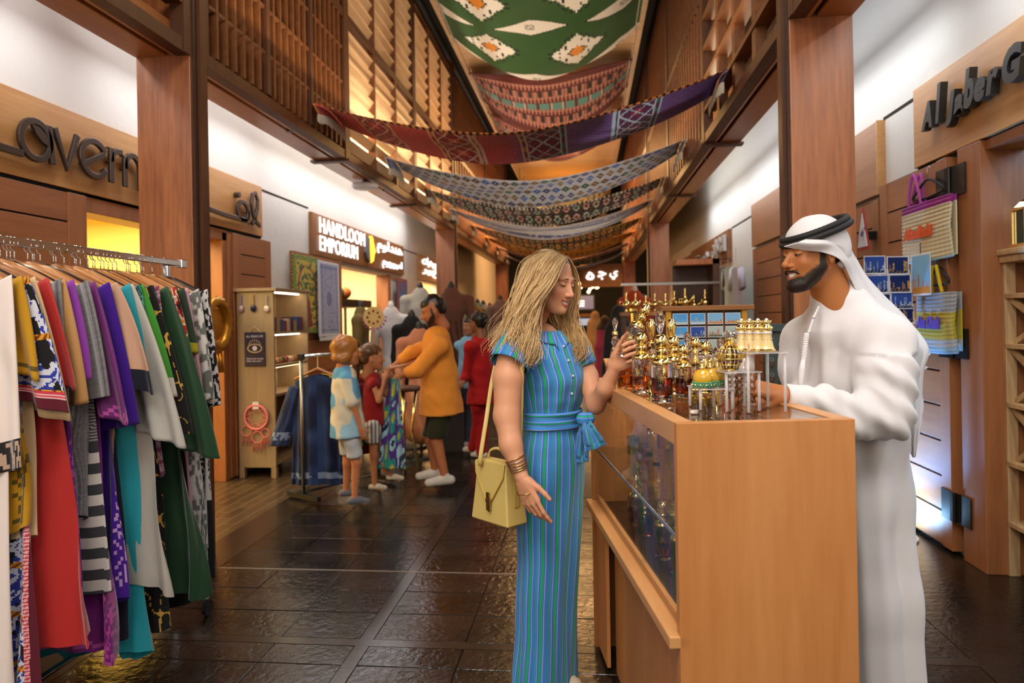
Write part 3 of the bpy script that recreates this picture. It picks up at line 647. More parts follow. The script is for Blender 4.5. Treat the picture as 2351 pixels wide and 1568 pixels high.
swag('hanging_rug', 'green and white rug with orange stepped motifs under the ceiling', -1.98, .84, (8.3, 11.0), (7.9, 10.9), 5.86, 5.84, .42, rug_green, 230, 150, .02, True, .3, G2, wave=.05)
swag('hanging_rug', 'dark red striped rug hung under the ceiling behind the green one', -1.98, .84, (12.0, 13.9), (11.7, 13.6), 5.86, 5.84, .5, rug_kilim, 200, 70, .02, True, .5, G2)
swag('hanging_rug', 'dull red rug partly hidden behind the dark red striped one', -1.98, .84, (14.4, 16.2), (14.2, 16.0), 5.86, 5.80, .62, rug_kilim, 160, 50, .02, True, .2, G2)
swag('hanging_rug', 'grey-blue and yellow rug seen under the purple rug, high in the corridor', -1.9, .80, (20.5, 22.4), (20.2, 22), 5.5, 5.5, .8, rug_geo(['#2a3a40', '#c8a050', '#4a6a70', '#d8b870'], 16, 3), 120, 30, .02, True, .3, G2)
swag('hanging_rug', 'brown and cream rug deep in the corridor beneath the ceiling', -1.9, .80, (25, 27), (25, 27), 5.3, 5.3, .7, rug_geo(['#5a3a20', '#c8a878', '#8a3a20', '#d8c098'], 14, 3), 80, 24, .02, False, .2, G2)
# ================================================================== SHOP SIGNS
EY, EZ = Vector((0, 1, 0)), Vector((0, 0, 1)); NY = Vector((0, -1, 0))
def E2(cy_, cz, ry, rz, a0=0, a1=360, n=26): return arc(cy_, cz, ry, rz, a0, a1, n)
t = thing('shop_sign', 'oak shop sign board with bronze letters above the clothes rail', 'sign', (XL + .02, 5.2, 2.40))
MB().box((XL, 2.6, 2.405), (XL + .035, 7.055, 2.93)).build('board', W_SIGN, t, bevel=.003)
MB().box((XL, 2.6, 2.385), (XL + .02, 7.055, 2.405)).build('shadow_gap', BLACK, t)
xf = XL + .06; O = (xf, 0, 0); wd = .042; dp = .025
def letter(strokes, closed=()):
    mb = MB()
    for i, s in enumerate(strokes): stroke(mb, s, O, EY, EZ, wd, dp, closed=i in closed)
    for s in strokes: mb.tube([(xf, s[0][0], s[0][1]), (XL + .03, s[0][0], s[0][1])], .008, 6)
    return mb.build('letter', BRONZE, t, bevel=.006)
letter([[(3.62, 2.95 - .06), (3.62, 2.62)] + E2(3.70, 2.62, .08, .08, 180, 270, 8) + [(3.853, 2.539)]])
letter([E2(3.955, 2.645, .115, .115)[:-1], [(4.062, 2.765), (4.092, 2.523)]], (0,))
MB().prism([(3.92, 2.735), (3.98, 2.73), (4.04, 2.69), (4.065, 2.62), (4.0, 2.645), (3.955, 2.68)], (xf + .004, 0, 0), EY, EZ, .02).build('leaf_motif', BRONZE, t)
letter([[(4.11, 2.765), (4.212, 2.525), (4.313, 2.765)]])
letter([E2(4.47, 2.645, .125, .12, -28, -328, 28), [(4.375, 2.595), (4.575, 2.70)]])
letter([[(4.642, 2.765), (4.642, 2.515)], [(4.642, 2.66), (4.66, 2.72), (4.70, 2.75), (4.76, 2.755)]])
letter([[(4.792, 2.74), (4.792, 2.512)], [(4.792, 2.64)] + E2(4.88, 2.66, .085, .1, 170, 0, 14) + [(4.967, 2.51)]])
letter([E2(5.14, 2.645, .125, .12, -28, -328, 28), [(5.045, 2.595), (5.245, 2.70)]])
letter([E2(6.56, 2.60, .105, .09)[:-1], [(5.84, 2.60), (5.88, 2.53), (6.2, 2.515), (6.64, 2.515), (6.67, 2.56), (6.665, 2.62)]], (0,))
MB().tube([(xf - .02, 6.473, 2.745), (xf + .03, 6.473, 2.745)], .028, 12).build('dot', BRONZE, t)
letter([[(6.74, 2.50), (6.80, 2.54), (6.87, 2.68), (6.88, 2.76), (6.83, 2.83), (6.77, 2.80), (6.745, 2.70), (6.77, 2.60), (6.84, 2.53), (6.92, 2.50)]])
# lit sign
t = thing('shop_sign', 'brown shop sign reading HANDLOOM EMPORIUM in glowing white letters', 'sign', (XL + .03, 10.6, 2.34))
W_HS = wood('sign_brown', '#7a4a26', '#95602f', 'Y', .6, .5)
MB().box((XL, 8.38, 2.335), (XL + .05, 12.76, 2.87)).build('board', W_HS, t, bevel=.004)
GL2 = emis('sign_glow', (1, .99, .97), 1.3)
def glow_text(s, y, z, w_, h, size=.2, off=.0): return text_mb(MB(), s, (XL + .06, y, z), EY, EZ, size, .012, offset=off, width=w_, height=h, space=1.12 if s.isascii() else 1.).build('lettering', GL2, t)
glow_text('HANDLOOM', 8.58, 2.635, 1.82, .20); glow_text('EMPORIUM', 8.58, 2.405, 1.48, .195)
# Arabic letters in joined forms, in visual order
def AR(s): return s[::-1]
glow_text(AR('\ufeeb\ufee8\ufeaa\ufedf\ufeee\ufee1'), 11.05, 2.60, 1.55, .24, off=.004); glow_text(AR('\ufe8d\ufee3\ufe92\ufeee\ufead\ufef3\ufeee\ufee1'), 11.33, 2.37, 1.25, .19, off=.004)
lg = MB(); lg.prism([(10.62, 2.40), (10.74, 2.44), (10.80, 2.56), (10.86, 2.60), (10.80, 2.66), (10.72, 2.80), (10.66, 2.83), (10.62, 2.72), (10.60, 2.55)], (XL + .05, 0, 0), EY, EZ, .05); lg.build('emblem', emis('emblem_glow', '#f0b838', 1.6), t)
lg = MB(); lg.prism([(10.38, 2.55), (10.46, 2.46), (10.60, 2.40), (10.58, 2.62), (10.58, 2.78), (10.50, 2.80), (10.42, 2.70)], (XL + .05, 0, 0), EY, EZ, .04); lg.build('emblem', plain('emblem_grey', '#6a6a72', .5), t)
# third, overexposed sign
t = thing('shop_sign', 'small overexposed glowing white sign left of the far wooden column', 'sign', (XL + .03, 15, 2.34))
MB().box((XL, 14.0, 2.34), (XL + .05, 17.2, 2.84)).build('board', W_SIGN, t)
for s, z, w_ in ((AR('\ufe8d\ufedf\ufee4\ufea0\ufeee\ufeeb\ufeae\ufe8d\ufe95'), 2.62, 1.9), (AR('\ufe91\ufea6\ufeee\ufead'), 2.42, 1.9)):
    text_mb(MB(), s, (XL + .06, 14.2, z), EY, EZ, .2, .015, offset=.006, width=w_, height=.2).build('lettering', GL2, t)
# right-hand sign
t = thing('shop_sign', 'oak shop sign board with dark slanted letters starting Al Jaber at the right edge', 'sign', (XR - .03, 3.7, 2.46))
MB().box((XR - .045, 2.2, 2.465), (XR, 4.997, 2.995)).build('board', W_SIGN, t, bevel=.003); MB().box((XR - .02, 2.2, 2.44), (XR, 4.997, 2.465)).build('shadow_gap', BLACK, t)
ANTH = plain('anthracite_letters', '#35322f', .4, .3)
for s, y, z, h, wd_ in (('A', 4.80, 2.655, .17, .14), ('l', 4.62, 2.655, .24, .075), ('J', 4.50, 2.60, .20, .115), ('a', 4.40, 2.63, .125, .10), ('b', 4.295, 2.645, .225, .11), ('e', 4.185, 2.65, .13, .11), ('r', 4.07, 2.655, .13, .12), ('G', 3.92, 2.655, .19, .17)):
    text_mb(MB(), s, (XR - .06, y - .04, z), NY, EZ, .2, .045, offset=.011, shear=.25, width=wd_, height=h).build('letter', ANTH, t)
t = thing('shop_sign', 'plain wooden sign board beside the near right column, behind the man', 'sign', (XR - .03, 7.5, 2.4))
MB().box((XR - .06, 5.57, 2.39), (XR, 9.6, 2.945)).build('board', wood('panel_brown', '#9a6a44', '#b58158', 'Y', .5, .45), t, bevel=.003)
MB().box((XR - .062, 5.55, 2.39), (XR, 5.57, 2.95)).build('end_cap', W_SIGN, t)
t = thing('shop_sign', 'wooden shop sign with raised silver letters above the hanging t-shirts', 'sign', (XR - .03, 13, 2.33))
MB().box((XR - .05, 11.14, 2.33), (XR, 15.1, 2.83)).build('board', W_HS, t, bevel=.004)
SILV = plain('silver_letters', '#c9c4bd', .35, .4)
for s, y, z, w_, h in ((AR('\ufe8d\ufefb\ufedf\ufeee\ufe8d\ufee5'), 12.35, 2.42, 1.1, .34), (AR('\ufe91\ufef4\ufe96'), 14.4, 2.42, 1.6, .24)):
    text_mb(MB(), s, (XR - .06, y, z), NY, EZ, .3, .05, offset=.012, width=w_, height=h).build('lettering', SILV, t)
t = thing('shop_sign', 'small wooden sign farther right of the far right column with silver script', 'sign', (XR - .03, 16.5, 2.33))
MB().box((XR - .05, 15.2, 2.3), (XR, 17.6, 2.78)).build('board', W_HS, t); text_mb(MB(), AR('\ufee3\ufe98\ufea0\ufeae'), (XR - .06, 17.3, 2.4), NY, EZ, .3, .05, offset=.012, width=1.7, height=.26).build('lettering', SILV, t)
# end-of-corridor sign, screen, doors, pendant lights
t = thing('shop_sign', 'distant wooden fascia with three glowing white Arabic letters', 'sign', (.55, 21.5, 2.55))
MB().box((-.15, 21.5, 2.4), (1.15, 21.58, 3.1)).build('board', W_HS, t)
for i, g in enumerate(('\ufee9', '\ufe9f', '\ufef1')):
    text_mb(MB(), g, (.02 + i * .36, 21.47, 2.62), (1, 0, 0), EZ, .3, .02, offset=.008, width=.26, height=.26).build('letter', GL2, t)
t = thing('display_screen', 'dim lit screen hanging above the glass doors at the corridor end', 'screen', (-.5, 27, 1.95))
MB().box((-1.0, 27, 1.75), (.35, 27.06, 2.35)).build('panel', plain('screen_frame', '#101018', .4), t); [MB().tube([(x, 27.03, 2.35), (x, 27.03, 6.0)], .01, 6).build('rod', DKMETAL, t) for x in (-.9, .25)]; MB().box((-.95, 26.99, 1.8), (.3, 27.0, 2.3)).build('display', emis('screen_glow', '#5a5a78', .5), t)
text_mb(MB(), '\u2261\u2261\u2261', (-.75, 26.98, 1.9), (1, 0, 0), EZ, .3, .01, width=.7, height=.22).build('bright_lines', GL2, t)
t = thing('glass_door', 'dark double glass door at the far end of the corridor', 'door', (-.4, 28.5, 0))
for x in (-1.1, -.35): MB().box((x, 28.5, .02), (x + .7, 28.54, 1.5)).build('leaf', plain('dark_glass', '#141820', .1), t, bevel=.01); MB().box((x + .05, 28.48, 1.15), (x + .65, 28.5, 1.42)).build('lit_pane', emis('door_pane', '#9aa8c0', .7), t)
MB().box((-1.25, 28.48, 1.5), (.45, 28.56, 1.62)).build('head', W_HS, t)
for i in range(26):
    x = -1.6 + 2.2 * hash2(i, 1) ; y = 23.5 + 3.5 * hash2(i, 2); z = 2.35 + .75 * hash2(i, 3)
    if 24.9 < y < 27.1 and z > 2.9: z -= .4
    gl = thing('pendant_light', 'small glowing round pendant light among the cluster at the corridor end', 'lamp', (x, y, z), 0, 'pendant lights at the corridor end'); MB().ball((0, 0, 0), .05, 12, 8).build('globe', emis('globe_glow', (1, .6, .25), 14), gl, smooth=True, local=True)
    MB().tube([(0, 0, .05), (0, 0, 6.0 - z)], .004, 5).build('cord', DKMETAL, gl, local=True)
# emergency lamp under the left beam
t = thing('ceiling_fixture', 'small white disc fixture fixed under the left wooden beam', 'fixture', (-2.63, 8.2, ZB - .12))
MB().lathe([(.02, -.10), (.13, -.10), (.16, -.075), (.15, -.04), (.04, -.02)], 28, (-2.63, 8.2, ZB)).build('body', plain('white_plastic', '#d8d6dc', .4), t, smooth=True)
MB().lathe([(.03, -.03), (.03, 0)], 12, (-2.63, 8.2, ZB)).build('stem', DKMETAL, t)
# ================================================================== CLOTHES RAIL, HANGERS AND GARMENTS
RX, RZ = -2.15, 1.82
def noise2(x, y, s=0):
    i, j = math.floor(x), math.floor(y); fx, fy = x - i, y - j; fx = fx * fx * (3 - 2 * fx); fy = fy * fy * (3 - 2 * fy)
    a, b_, c, d = hash2(i, j, s), hash2(i + 1, j, s), hash2(i, j + 1, s), hash2(i + 1, j + 1, s)
    return (a + (b_ - a) * fx) * (1 - fy) + (c + (d - c) * fx) * fy
def pl(c): c = hx(c); return lambda x, z, e: c
def trim(c, tr, wd=.06, lace=None):
    c, tr = hx(c), hx(tr); lc = hx(lace) if lace else None
    def f(x, z, e):
        if e < wd: return tr
        if lc and e < wd + .05 and abs((e - wd) - .025 - .012 * math.sin(z * 220)) < .005: return lc
        return c
    return f
def leopard(x, z, e):
    Wt, B, K, O, R = H('#cfd0de', '#2c3a9a', '#0f0d12', '#d8921e', '#5a0f22')
    if e < .035: return R
    if e < .055: return hx('#c83a4a') if int(z * 160) % 2 else hx('#e0b0b0')
    if z % .17 < .02: return O if math.sin(z * 300 + x * 200) > -.2 else hx('#7a3a10')
    if noise2(x * 44, z * 30, 1) > .70: return K
    if noise2(x * 90 + z * 60, z * 90, 2) > .62: return B
    return Wt
def plaid(x, z, e):
    a = .55 + .45 * hash2(int(x * 220), 3); b_ = .75 + .25 * hash2(int(z * 160), 7); g = a * b_
    if int(x * 100) % 7 == 0: g = 1.15
    if int(x * 100) % 5 == 0: g *= .6
    c = hx('#8c8a8c'); return tuple(min(1, q * g * 1.2) for q in c)
def bands(x, z, e):
    if z < .66: return hx('#4a4a4e') if int(z * 160) % 2 else hx('#a8a4a4')
    return hx('#3a3a40') if ((z - .66) % .082) < .04 else hx('#d0c8c2')
def wave(c, l, m=None):
    c, l = hx(c), hx(l)
    def f(x, z, e):
        if abs(e - .035 - .009 * math.sin(z * 130)) < .004 or abs(e - .012) < .003: return l
        return c
    return f
def hound(x, z, e): return hx('#8a3a5a') if (int(x * 110) + int(z * 110)) % 2 or int(z * 55) % 3 == 0 else hx('#d8b8c4')
def paisley(x, z, e):
    a, b_ = H('#1c4a44', '#5a9a88'); n = noise2(x * 60, z * 55, 5); return b_ if abs(n - .5) < .07 or n > .78 else a
def wavyteal(x, z, e): return hx('#0c2a28') if math.sin(z * 150 + 2 * math.sin(x * 50)) > .2 else hx('#1f5a52')
def floral(x, z, e):
    K = H('#b8281a', '#e0d0c8', '#d8882a', '#2a6a2a', '#1a1210'); n = noise2(x * 44, z * 40, 9)
    if e < .06: return K[2] if (int(x * 120) + int(z * 120)) % 2 else K[0]
    return K[4] if n < .2 else K[0] if n < .45 else K[1] if n < .62 else K[2] if n < .78 else K[3]
def blackgold(x, z, e): return hx('#c89a40') if abs(noise2(x * 16, z * 14, 4) - .5) < .025 else hx('#0c0a0a')
def greyprint(x, z, e): n = noise2(x * 46, z * 40, 6); return hx('#6a6e6a') if n > .52 else hx('#b0aea8') if n > .4 else hx('#d4d0cc')
def whiteblack(x, z, e):
    if .10 < z < .16 or (z > .52 and (x % .3) < .12 and .52 < z < 1.05): return hx('#141214') if noise2(x * 80, z * 80, 8) > .42 else hx('#d0cac8')
    return hx('#141214') if e < .03 and z > 1.1 else hx('#cfc9c6')
def whitebl_sl(x, z, e): return hx('#151316') if noise2(x * 64, z * 60, 11) > .47 else hx('#cdc8c8')
def colblk(c, cuff, n=.10, pat=None):
    c, cuff = hx(c), hx(cuff)
    def f(x, z, e): return cuff if e < n else c
    return f
def pinkcuff(x, z, e):
    if e < .10: return hx('#17110f') if noise2(x * 110, e * 60, 3) > .52 or e < .008 or e > .092 else hx('#b89a84')
    return hx('#e6d6ce')
def navydiag(x, z, e):
    return hx('#101024') if e < .075 or (abs((x % .55) - .14 - .35 * (z - .36)) < .03 and .25 < z < .8) else hx('#c69a80')
def whitetrim(c): return trim(c, '#cfcabc', .07)
def embro(c): 
    c = hx(c)
    def f(x, z, e): return hx('#b84a9a') if (e < .05 and noise2(x * 110, z * 110, 2) > .55) else c
    return f
HANG = [wood('hanger_light', '#a86a34', '#c8905a', 'X', 1.5, .3, coat=.4), wood('hanger_mid', '#8a5426', '#a86e38', 'X', 1.5, .3, coat=.4), plain('hanger_dark', '#21140f', .3, coat=.3)]
hang_proto = []
def make_hanger(i):
    t = thing('coat_hanger', 'x', 'hanger', (0, 0, 0)); n = 16; mb = MB()
    def P(a): x = .215 * a; return Vector((x, .012 * a * a, -.012 - .085 * abs(a) ** 1.35))
    path = [P(-1 + 2 * k / n) for k in range(n + 1)]; mb.tube(path, [.007 + .007 * (1 - abs(-1 + 2 * k / n)) for k in range(n + 1)], 8, flat=2.0, up=(0, 0, 1)); mb.build('bar', HANG[i], t, smooth=True, local=True)
    hk = [(0, 0, .0), (0, 0, .05)] + [(.016 * cos(a) + .0, 0, .075 + .026 * sin(a)) for a in [math.radians(d) for d in range(250, -30, -25)]]
    MB().tube(hk, .0022, 6).build('hook', CHROME, t, smooth=True, local=True); return t
def hanger_at(y, kind, rz, lab):
    while len(hang_proto) <= kind: hang_proto.append(None)
    if hang_proto[kind] is None: hang_proto[kind] = make_hanger(kind); o = hang_proto[kind]; o.location = (RX, y, RZ - .082); o.rotation_euler = (0, 0, rz)
    else: o = dup(hang_proto[kind], (RX, y, RZ - .082), rz)
    tag(o, lab, None, 'hangers on the clothes rail'); return o
def garment(name, lab, cat, y, body, length, sleeve=None, sl=.4, sw=.16, hw=.21, hem=.24, thick=.014, flute=.6, side=.0, rz=0., res=1, mat=None, sl_ang=.42, peak=0, sl_th=.010, z_off=-.112, fl_n=3, seed=0):
    t = thing(name, lab, cat, (RX, y, RZ + z_off - length), rz, 'garments on the clothes rail')
    nb = int(52 * res); nv = int(length / .015 * res); mat = mat or FAB; zt = length
    def pos(u, v):
        th = 2 * pi * u; cx_ = cos(th); s_ = sin(th); wv = hw + (hem - hw) * v ** 1.2
        sq = abs(cx_) ** .6 * (1 if cx_ > 0 else -1); x = wv * sq; z = -length * v
        if v < .10: x *= .88 + .12 * min(1, v / .06)
        z -= .085 * (abs(x) / .215) ** 1.3 * max(0, 1 - v * 2.2)
        z -= peak * max(0, x / wv) ** 2 * v
        f = flute * v ** .8; y_ = (thick + .014 * v) * s_ + f * .035 * math.sin(x * 34 * fl_n / 3 + seed) + f * .02 * math.sin(x * 71 + seed * 2 + v * 3)
        x += side * v + f * .02 * math.sin(v * 8 + seed) + f * .022 * math.sin(4 * s_ + v * 5 + seed); z -= .03 * f * math.sin(2 * th + seed * 3)
        return (x, y_, z)
    def cf(u, v):
        x, y_, z = pos(u, v); return body(u * 1.1 + .012 * math.sin(v * 20), -z, (1 - v) * length if x < hem * .85 else min((1 - v) * length, max(.0, (hem + side * v) * 1.01 - x) * 1.2))
    mb = MB().grid(pos, nb, nv, cf, cu=True); mb.v = [(a, b_, c + zt) for a, b_, c in mb.v]; mb.build('body', mat, t, smooth=True, local=True)
    # neck opening band
    mb = MB(); nk = [(.07 * cos(a), .03 * sin(a), zt - .004 - .012 * abs(cos(a))) for a in [2 * pi * k / 20 for k in range(20)]]; mb.tube(nk, .006, 6, closed=True, col=body(0, .02, .5)); mb.build('neckline', mat, t, smooth=True, local=True)
    if sleeve:
        for sg in (1, -1):
            ns = int(30 * res); nl = int(sl / .014 * res)
            def sp(u, v):
                th = 2 * pi * u; d = Vector((sg * sl_ang * (1 - .55 * v), 0, -1)); base = Vector((sg * (hw - .045), 0, -.075))
                w_ = (.075 + (sw / 2 - .075) * v ** .8); c = base + Vector((sg * sl_ang * (v - .28 * v * v), 0, -v)) * sl
                xx = w_ * cos(th); f = v * .02
                return (c.x + xx, (sl_th + .01 * v) * sin(th) + f * math.sin(xx * 60 + seed), c.z + xx * .55 * sg * (1 - .7 * v) - (.5 * sg * xx * v if sl_ang > .3 else 0))
            def sc(u, v): x, y_, z = sp(u, v); return sleeve(u * .5 + .2, v * sl, (1 - v) * sl)
            mb = MB().grid(sp, ns, nl, sc, cu=True); mb.v = [(a, b_, c + zt) for a, b_, c in mb.v]; mb.build('sleeve', mat, t, smooth=True, local=True, solid=.002)
    return t
def yp(px, py=660): return onX(px, py, RX + .22).y
SHEER = colmat('sheer_fabric', .7, .4, alpha=.72)
L_ = [  # name, label, px of the shoulder, body pattern, length, kwargs
 ('abaya', 'pale pink-white abaya with a black patterned cuff at the near end of the rail', 18, pl('#e6d6ce'), 1.55, dict(res=2., sleeve=pinkcuff, sl=.62, sw=0.168, hem=.22, flute=.25, mat=SATIN, sl_ang=0.07)),
 ('blouse', 'mustard yellow blouse squeezed behind the pale pink-white abaya', 38, wave('#b8860e', '#5a4a10'), .9, dict(sleeve=wave('#b8860e', '#5a4a10'), sl=.3, sw=0.118)),
 ('kaftan', 'kaftan in blue, white and black animal print with maroon edging', 52, leopard, 1.62, dict(sleeve=leopard, sl=.40, sw=0.202, hem=.27, res=3.2, peak=.0, sl_ang=0.36)),
 ('shirt', 'cream shirt with a long plain sleeve beside the animal print kaftan', 72, pl('#cfae84'), .95, dict(sleeve=pl('#cfae84'), sl=.44, sw=0.160, sl_ang=0.35, mat=SATIN)),
 ('dress', 'bright red silk dress with a flared hem between cream and grey clothes', 98, pl('#b0201c'), 1.33, dict(sleeve=pl('#b0201c'), sl=.34, sw=0.151, hem=.34, side=.05, mat=SATIN, sl_ang=0.40)),
 ('blouse', 'grey striped linen blouse just right of the red silk dress', 128, plaid, .8, dict(sleeve=plaid, sl=.42, sw=0.126, res=2.5, sl_ang=0.14)),
 ('tunic', 'tan silk tunic with a curled sleeve edge', 142, pl('#b88850'), 1.15, dict(sleeve=pl('#b88850'), sl=.43, sw=0.151, mat=SATIN, sl_ang=0.30)),
 ('dress', 'lilac-purple long dress with an embroidered edge', 158, wave('#7a2a96', '#c05ab8'), 1.32, dict(sleeve=wave('#8a3aa0', '#d090c8'), sl=.32, sw=0.101, hem=.26)),
 ('jacket', 'light grey plaid linen jacket with a wide straight sleeve', 186, plaid, .95, dict(sleeve=plaid, sl=.42, sw=0.176, res=2.8, sl_ang=0.22, hw=.22)),
 ('dress', 'grey pinstriped dress with bold black and white bands at the hem', 196, bands, 1.24, dict(hem=.31, res=2.6, flute=.15)),
 ('kaftan', 'magenta kaftan whose pink hem shows under the neighbours', 212, embro('#7a1a78'), 1.50, dict(sleeve=embro('#6a1a6a'), sl=.5, sw=0.134, hem=.30, flute=.9, mat=SATIN)),
 ('kaftan', 'deep violet kaftan with a wavy gold line along its edge', 240, wave('#3c0a86', '#b890c0'), 1.32, dict(sleeve=wave('#3c0a86', '#b890c0'), sl=.55, sw=0.185, hem=.30, sl_ang=0.23)),
 ('kaftan', 'peach kaftan with wide navy bands on sleeve and hem', 262, navydiag, 1.48, dict(sleeve=colblk('#c69a80', '#101024', .075), sl=.38, sw=0.235, hem=.27, sl_ang=0.43, res=2.8)),
 ('dress', 'turquoise dress whose hem trails almost to the floor', 284, pl('#1690a0'), 1.60, dict(sleeve=pl('#1690a0'), sl=.3, sw=0.101, hem=.29, flute=.9, mat=SATIN)),
 ('shawl_dress', 'sheer off-white drape with a curved hanging point', 296, pl('#c0bab0'), 1.25, dict(sleeve=pl('#c8c4bc'), sl=.62, sw=0.218, hem=.36, side=.05, mat=SHEER, sl_ang=0.45, peak=.12)),
 ('blouse', 'teal paisley blouse between the sheer drape and the green tunic', 312, paisley, .8, dict(sleeve=paisley, sl=.52, sw=0.143, res=2.8, sl_ang=0.26)),
 ('tunic', 'bright green tunic with a pale wide border', 322, whitetrim('#3a8a2a'), .9, dict(sleeve=whitetrim('#3f8f2c'), sl=.42, sw=0.185, sl_ang=0.40)),
 ('abaya', 'black abaya with a curling gold thread pattern', 338, blackgold, 1.55, dict(sleeve=blackgold, sl=.6, sw=0.134, res=2.6, hem=.30)),
 ('blouse', 'dark teal wavy-striped blouse left of the pink check', 345, wavyteal, .8, dict(sleeve=wavyteal, sl=.3, sw=0.109, res=2.6)),
 ('tunic', 'pink and white small-check tunic', 354, hound, .9, dict(sleeve=hound, sl=.52, sw=0.118, res=2.8, sl_ang=0.19)),
 ('kaftan', 'dark bottle-green chiffon kaftan, the widest near the far end', 372, pl('#0e3418'), 1.44, dict(sleeve=pl('#103c1c'), sl=.72, sw=0.218, hem=.36, side=.06, mat=SATIN, sl_ang=0.37, flute=.9)),
 ('blouse', 'red and orange flowered blouse with a bright cuff', 392, floral, .8, dict(sleeve=floral, sl=.42, sw=0.151, res=2.8, sl_ang=0.30)),
 ('dress', 'plain black dress behind the red flowered blouse', 400, pl('#0b0a0c'), 1.52, dict(sleeve=pl('#0b0a0c'), sl=.3, sw=0.101, hem=.30)),
 ('blouse', 'lime yellow-edged floral blouse, third from the far end of the rail', 414, trim('#3a2a40', '#a8a020', .04), .7, dict(sleeve=trim('#2a3a2a', '#a8a020', .05), sl=.26, sw=0.101)),
 ('shawl_dress', 'pale pink long-sleeved dress near the far end of the rail', 424, pl('#c08a9a'), 1.25, dict(sleeve=pl('#c490a0'), sl=.62, sw=0.134, sl_ang=0.22, mat=SATIN)),
 ('blouse', 'grey and white printed blouse with a full sleeve', 446, greyprint, 1.36, dict(sleeve=greyprint, sl=.52, sw=0.168, res=2.6, sl_ang=0.17)),
 ('dress', 'white dress with black lace-like print, last on the rail', 470, whiteblack, 1.48, dict(sleeve=whitebl_sl, sl=.56, sw=0.143, res=2.9, sl_ang=0.16, hem=.26)),
]
for i, (nm, lab, px, bd, ln, kw) in enumerate(L_):
    y = yp(px); rzz = .10 * (hash2(i, 9) - .5); garment(nm, lab, 'clothing', y, bd, ln, rz=rzz, seed=i * 1.3, **kw)
    hanger_at(y, (0, 1, 2, 1, 0, 0, 2, 1)[i % 8], rzz, ('pale', 'brown', 'black')[(0, 1, 2, 1, 0, 0, 2, 1)[i % 8]] + ' hanger holding the ' + ' '.join(lab.replace(',', '').split()[:5]))
for i in range(9):
    y = yp(60) + (yp(440) - yp(60)) * (i + .5) / 9 + .012; nb_ = min(L_, key=lambda q: abs(yp(q[2]) - y))[1]; hanger_at(y, (1, 0, 2)[i % 3], .12 * (hash2(i, 3) - .5), ('brown', 'pale', 'black')[i % 3] + ' empty hanger on the crowded rail beside the ' + ' '.join(nb_.replace(',', '').split()[:5]))
t = thing('clothes_rail', 'chrome clothes rail on a floor frame crowded with garments', 'clothes rail', (RX, 2.4, 0))
MB().box((RX - .016, .9, RZ - .016), (RX + .016, 3.53, RZ + .016)).build('rail', CHROME, t, bevel=.004)
MB().box((RX - .020, 3.50, RZ - .022), (RX + .020, 3.55, RZ + .022)).build('end_cap', CHROME, t, bevel=.004)
MB().box((RX - .014, 3.38, .09), (RX + .014, 3.41, RZ - .016)).build('post', CHROME, t, bevel=.004); MB().box((RX - .014, .98, .09), (RX + .014, 1.01, RZ - .016)).build('post', CHROME, t, bevel=.004)
for y in (3.395, .995): MB().tube([(RX - .2, y, .09), (RX + .2, y, .09)], .014, 10).build('foot_bar', CHROME, t, smooth=True)
MB().tube([(RX, .995, .12), (RX, 3.395, .12)], .013, 10).build('base_bar', CHROME, t, smooth=True)
for y in (3.395, .995):
    for x in (-.19, .19): MB().tube([(RX + x - .01, y, .04), (RX + x + .01, y, .04)], .04, 16).build('castor', plain('castor', '#1a1a1a', .5), t); MB().tube([(RX + x, y, .06), (RX + x, y, .09)], .008, 8).build('castor_stem', STEEL, t)
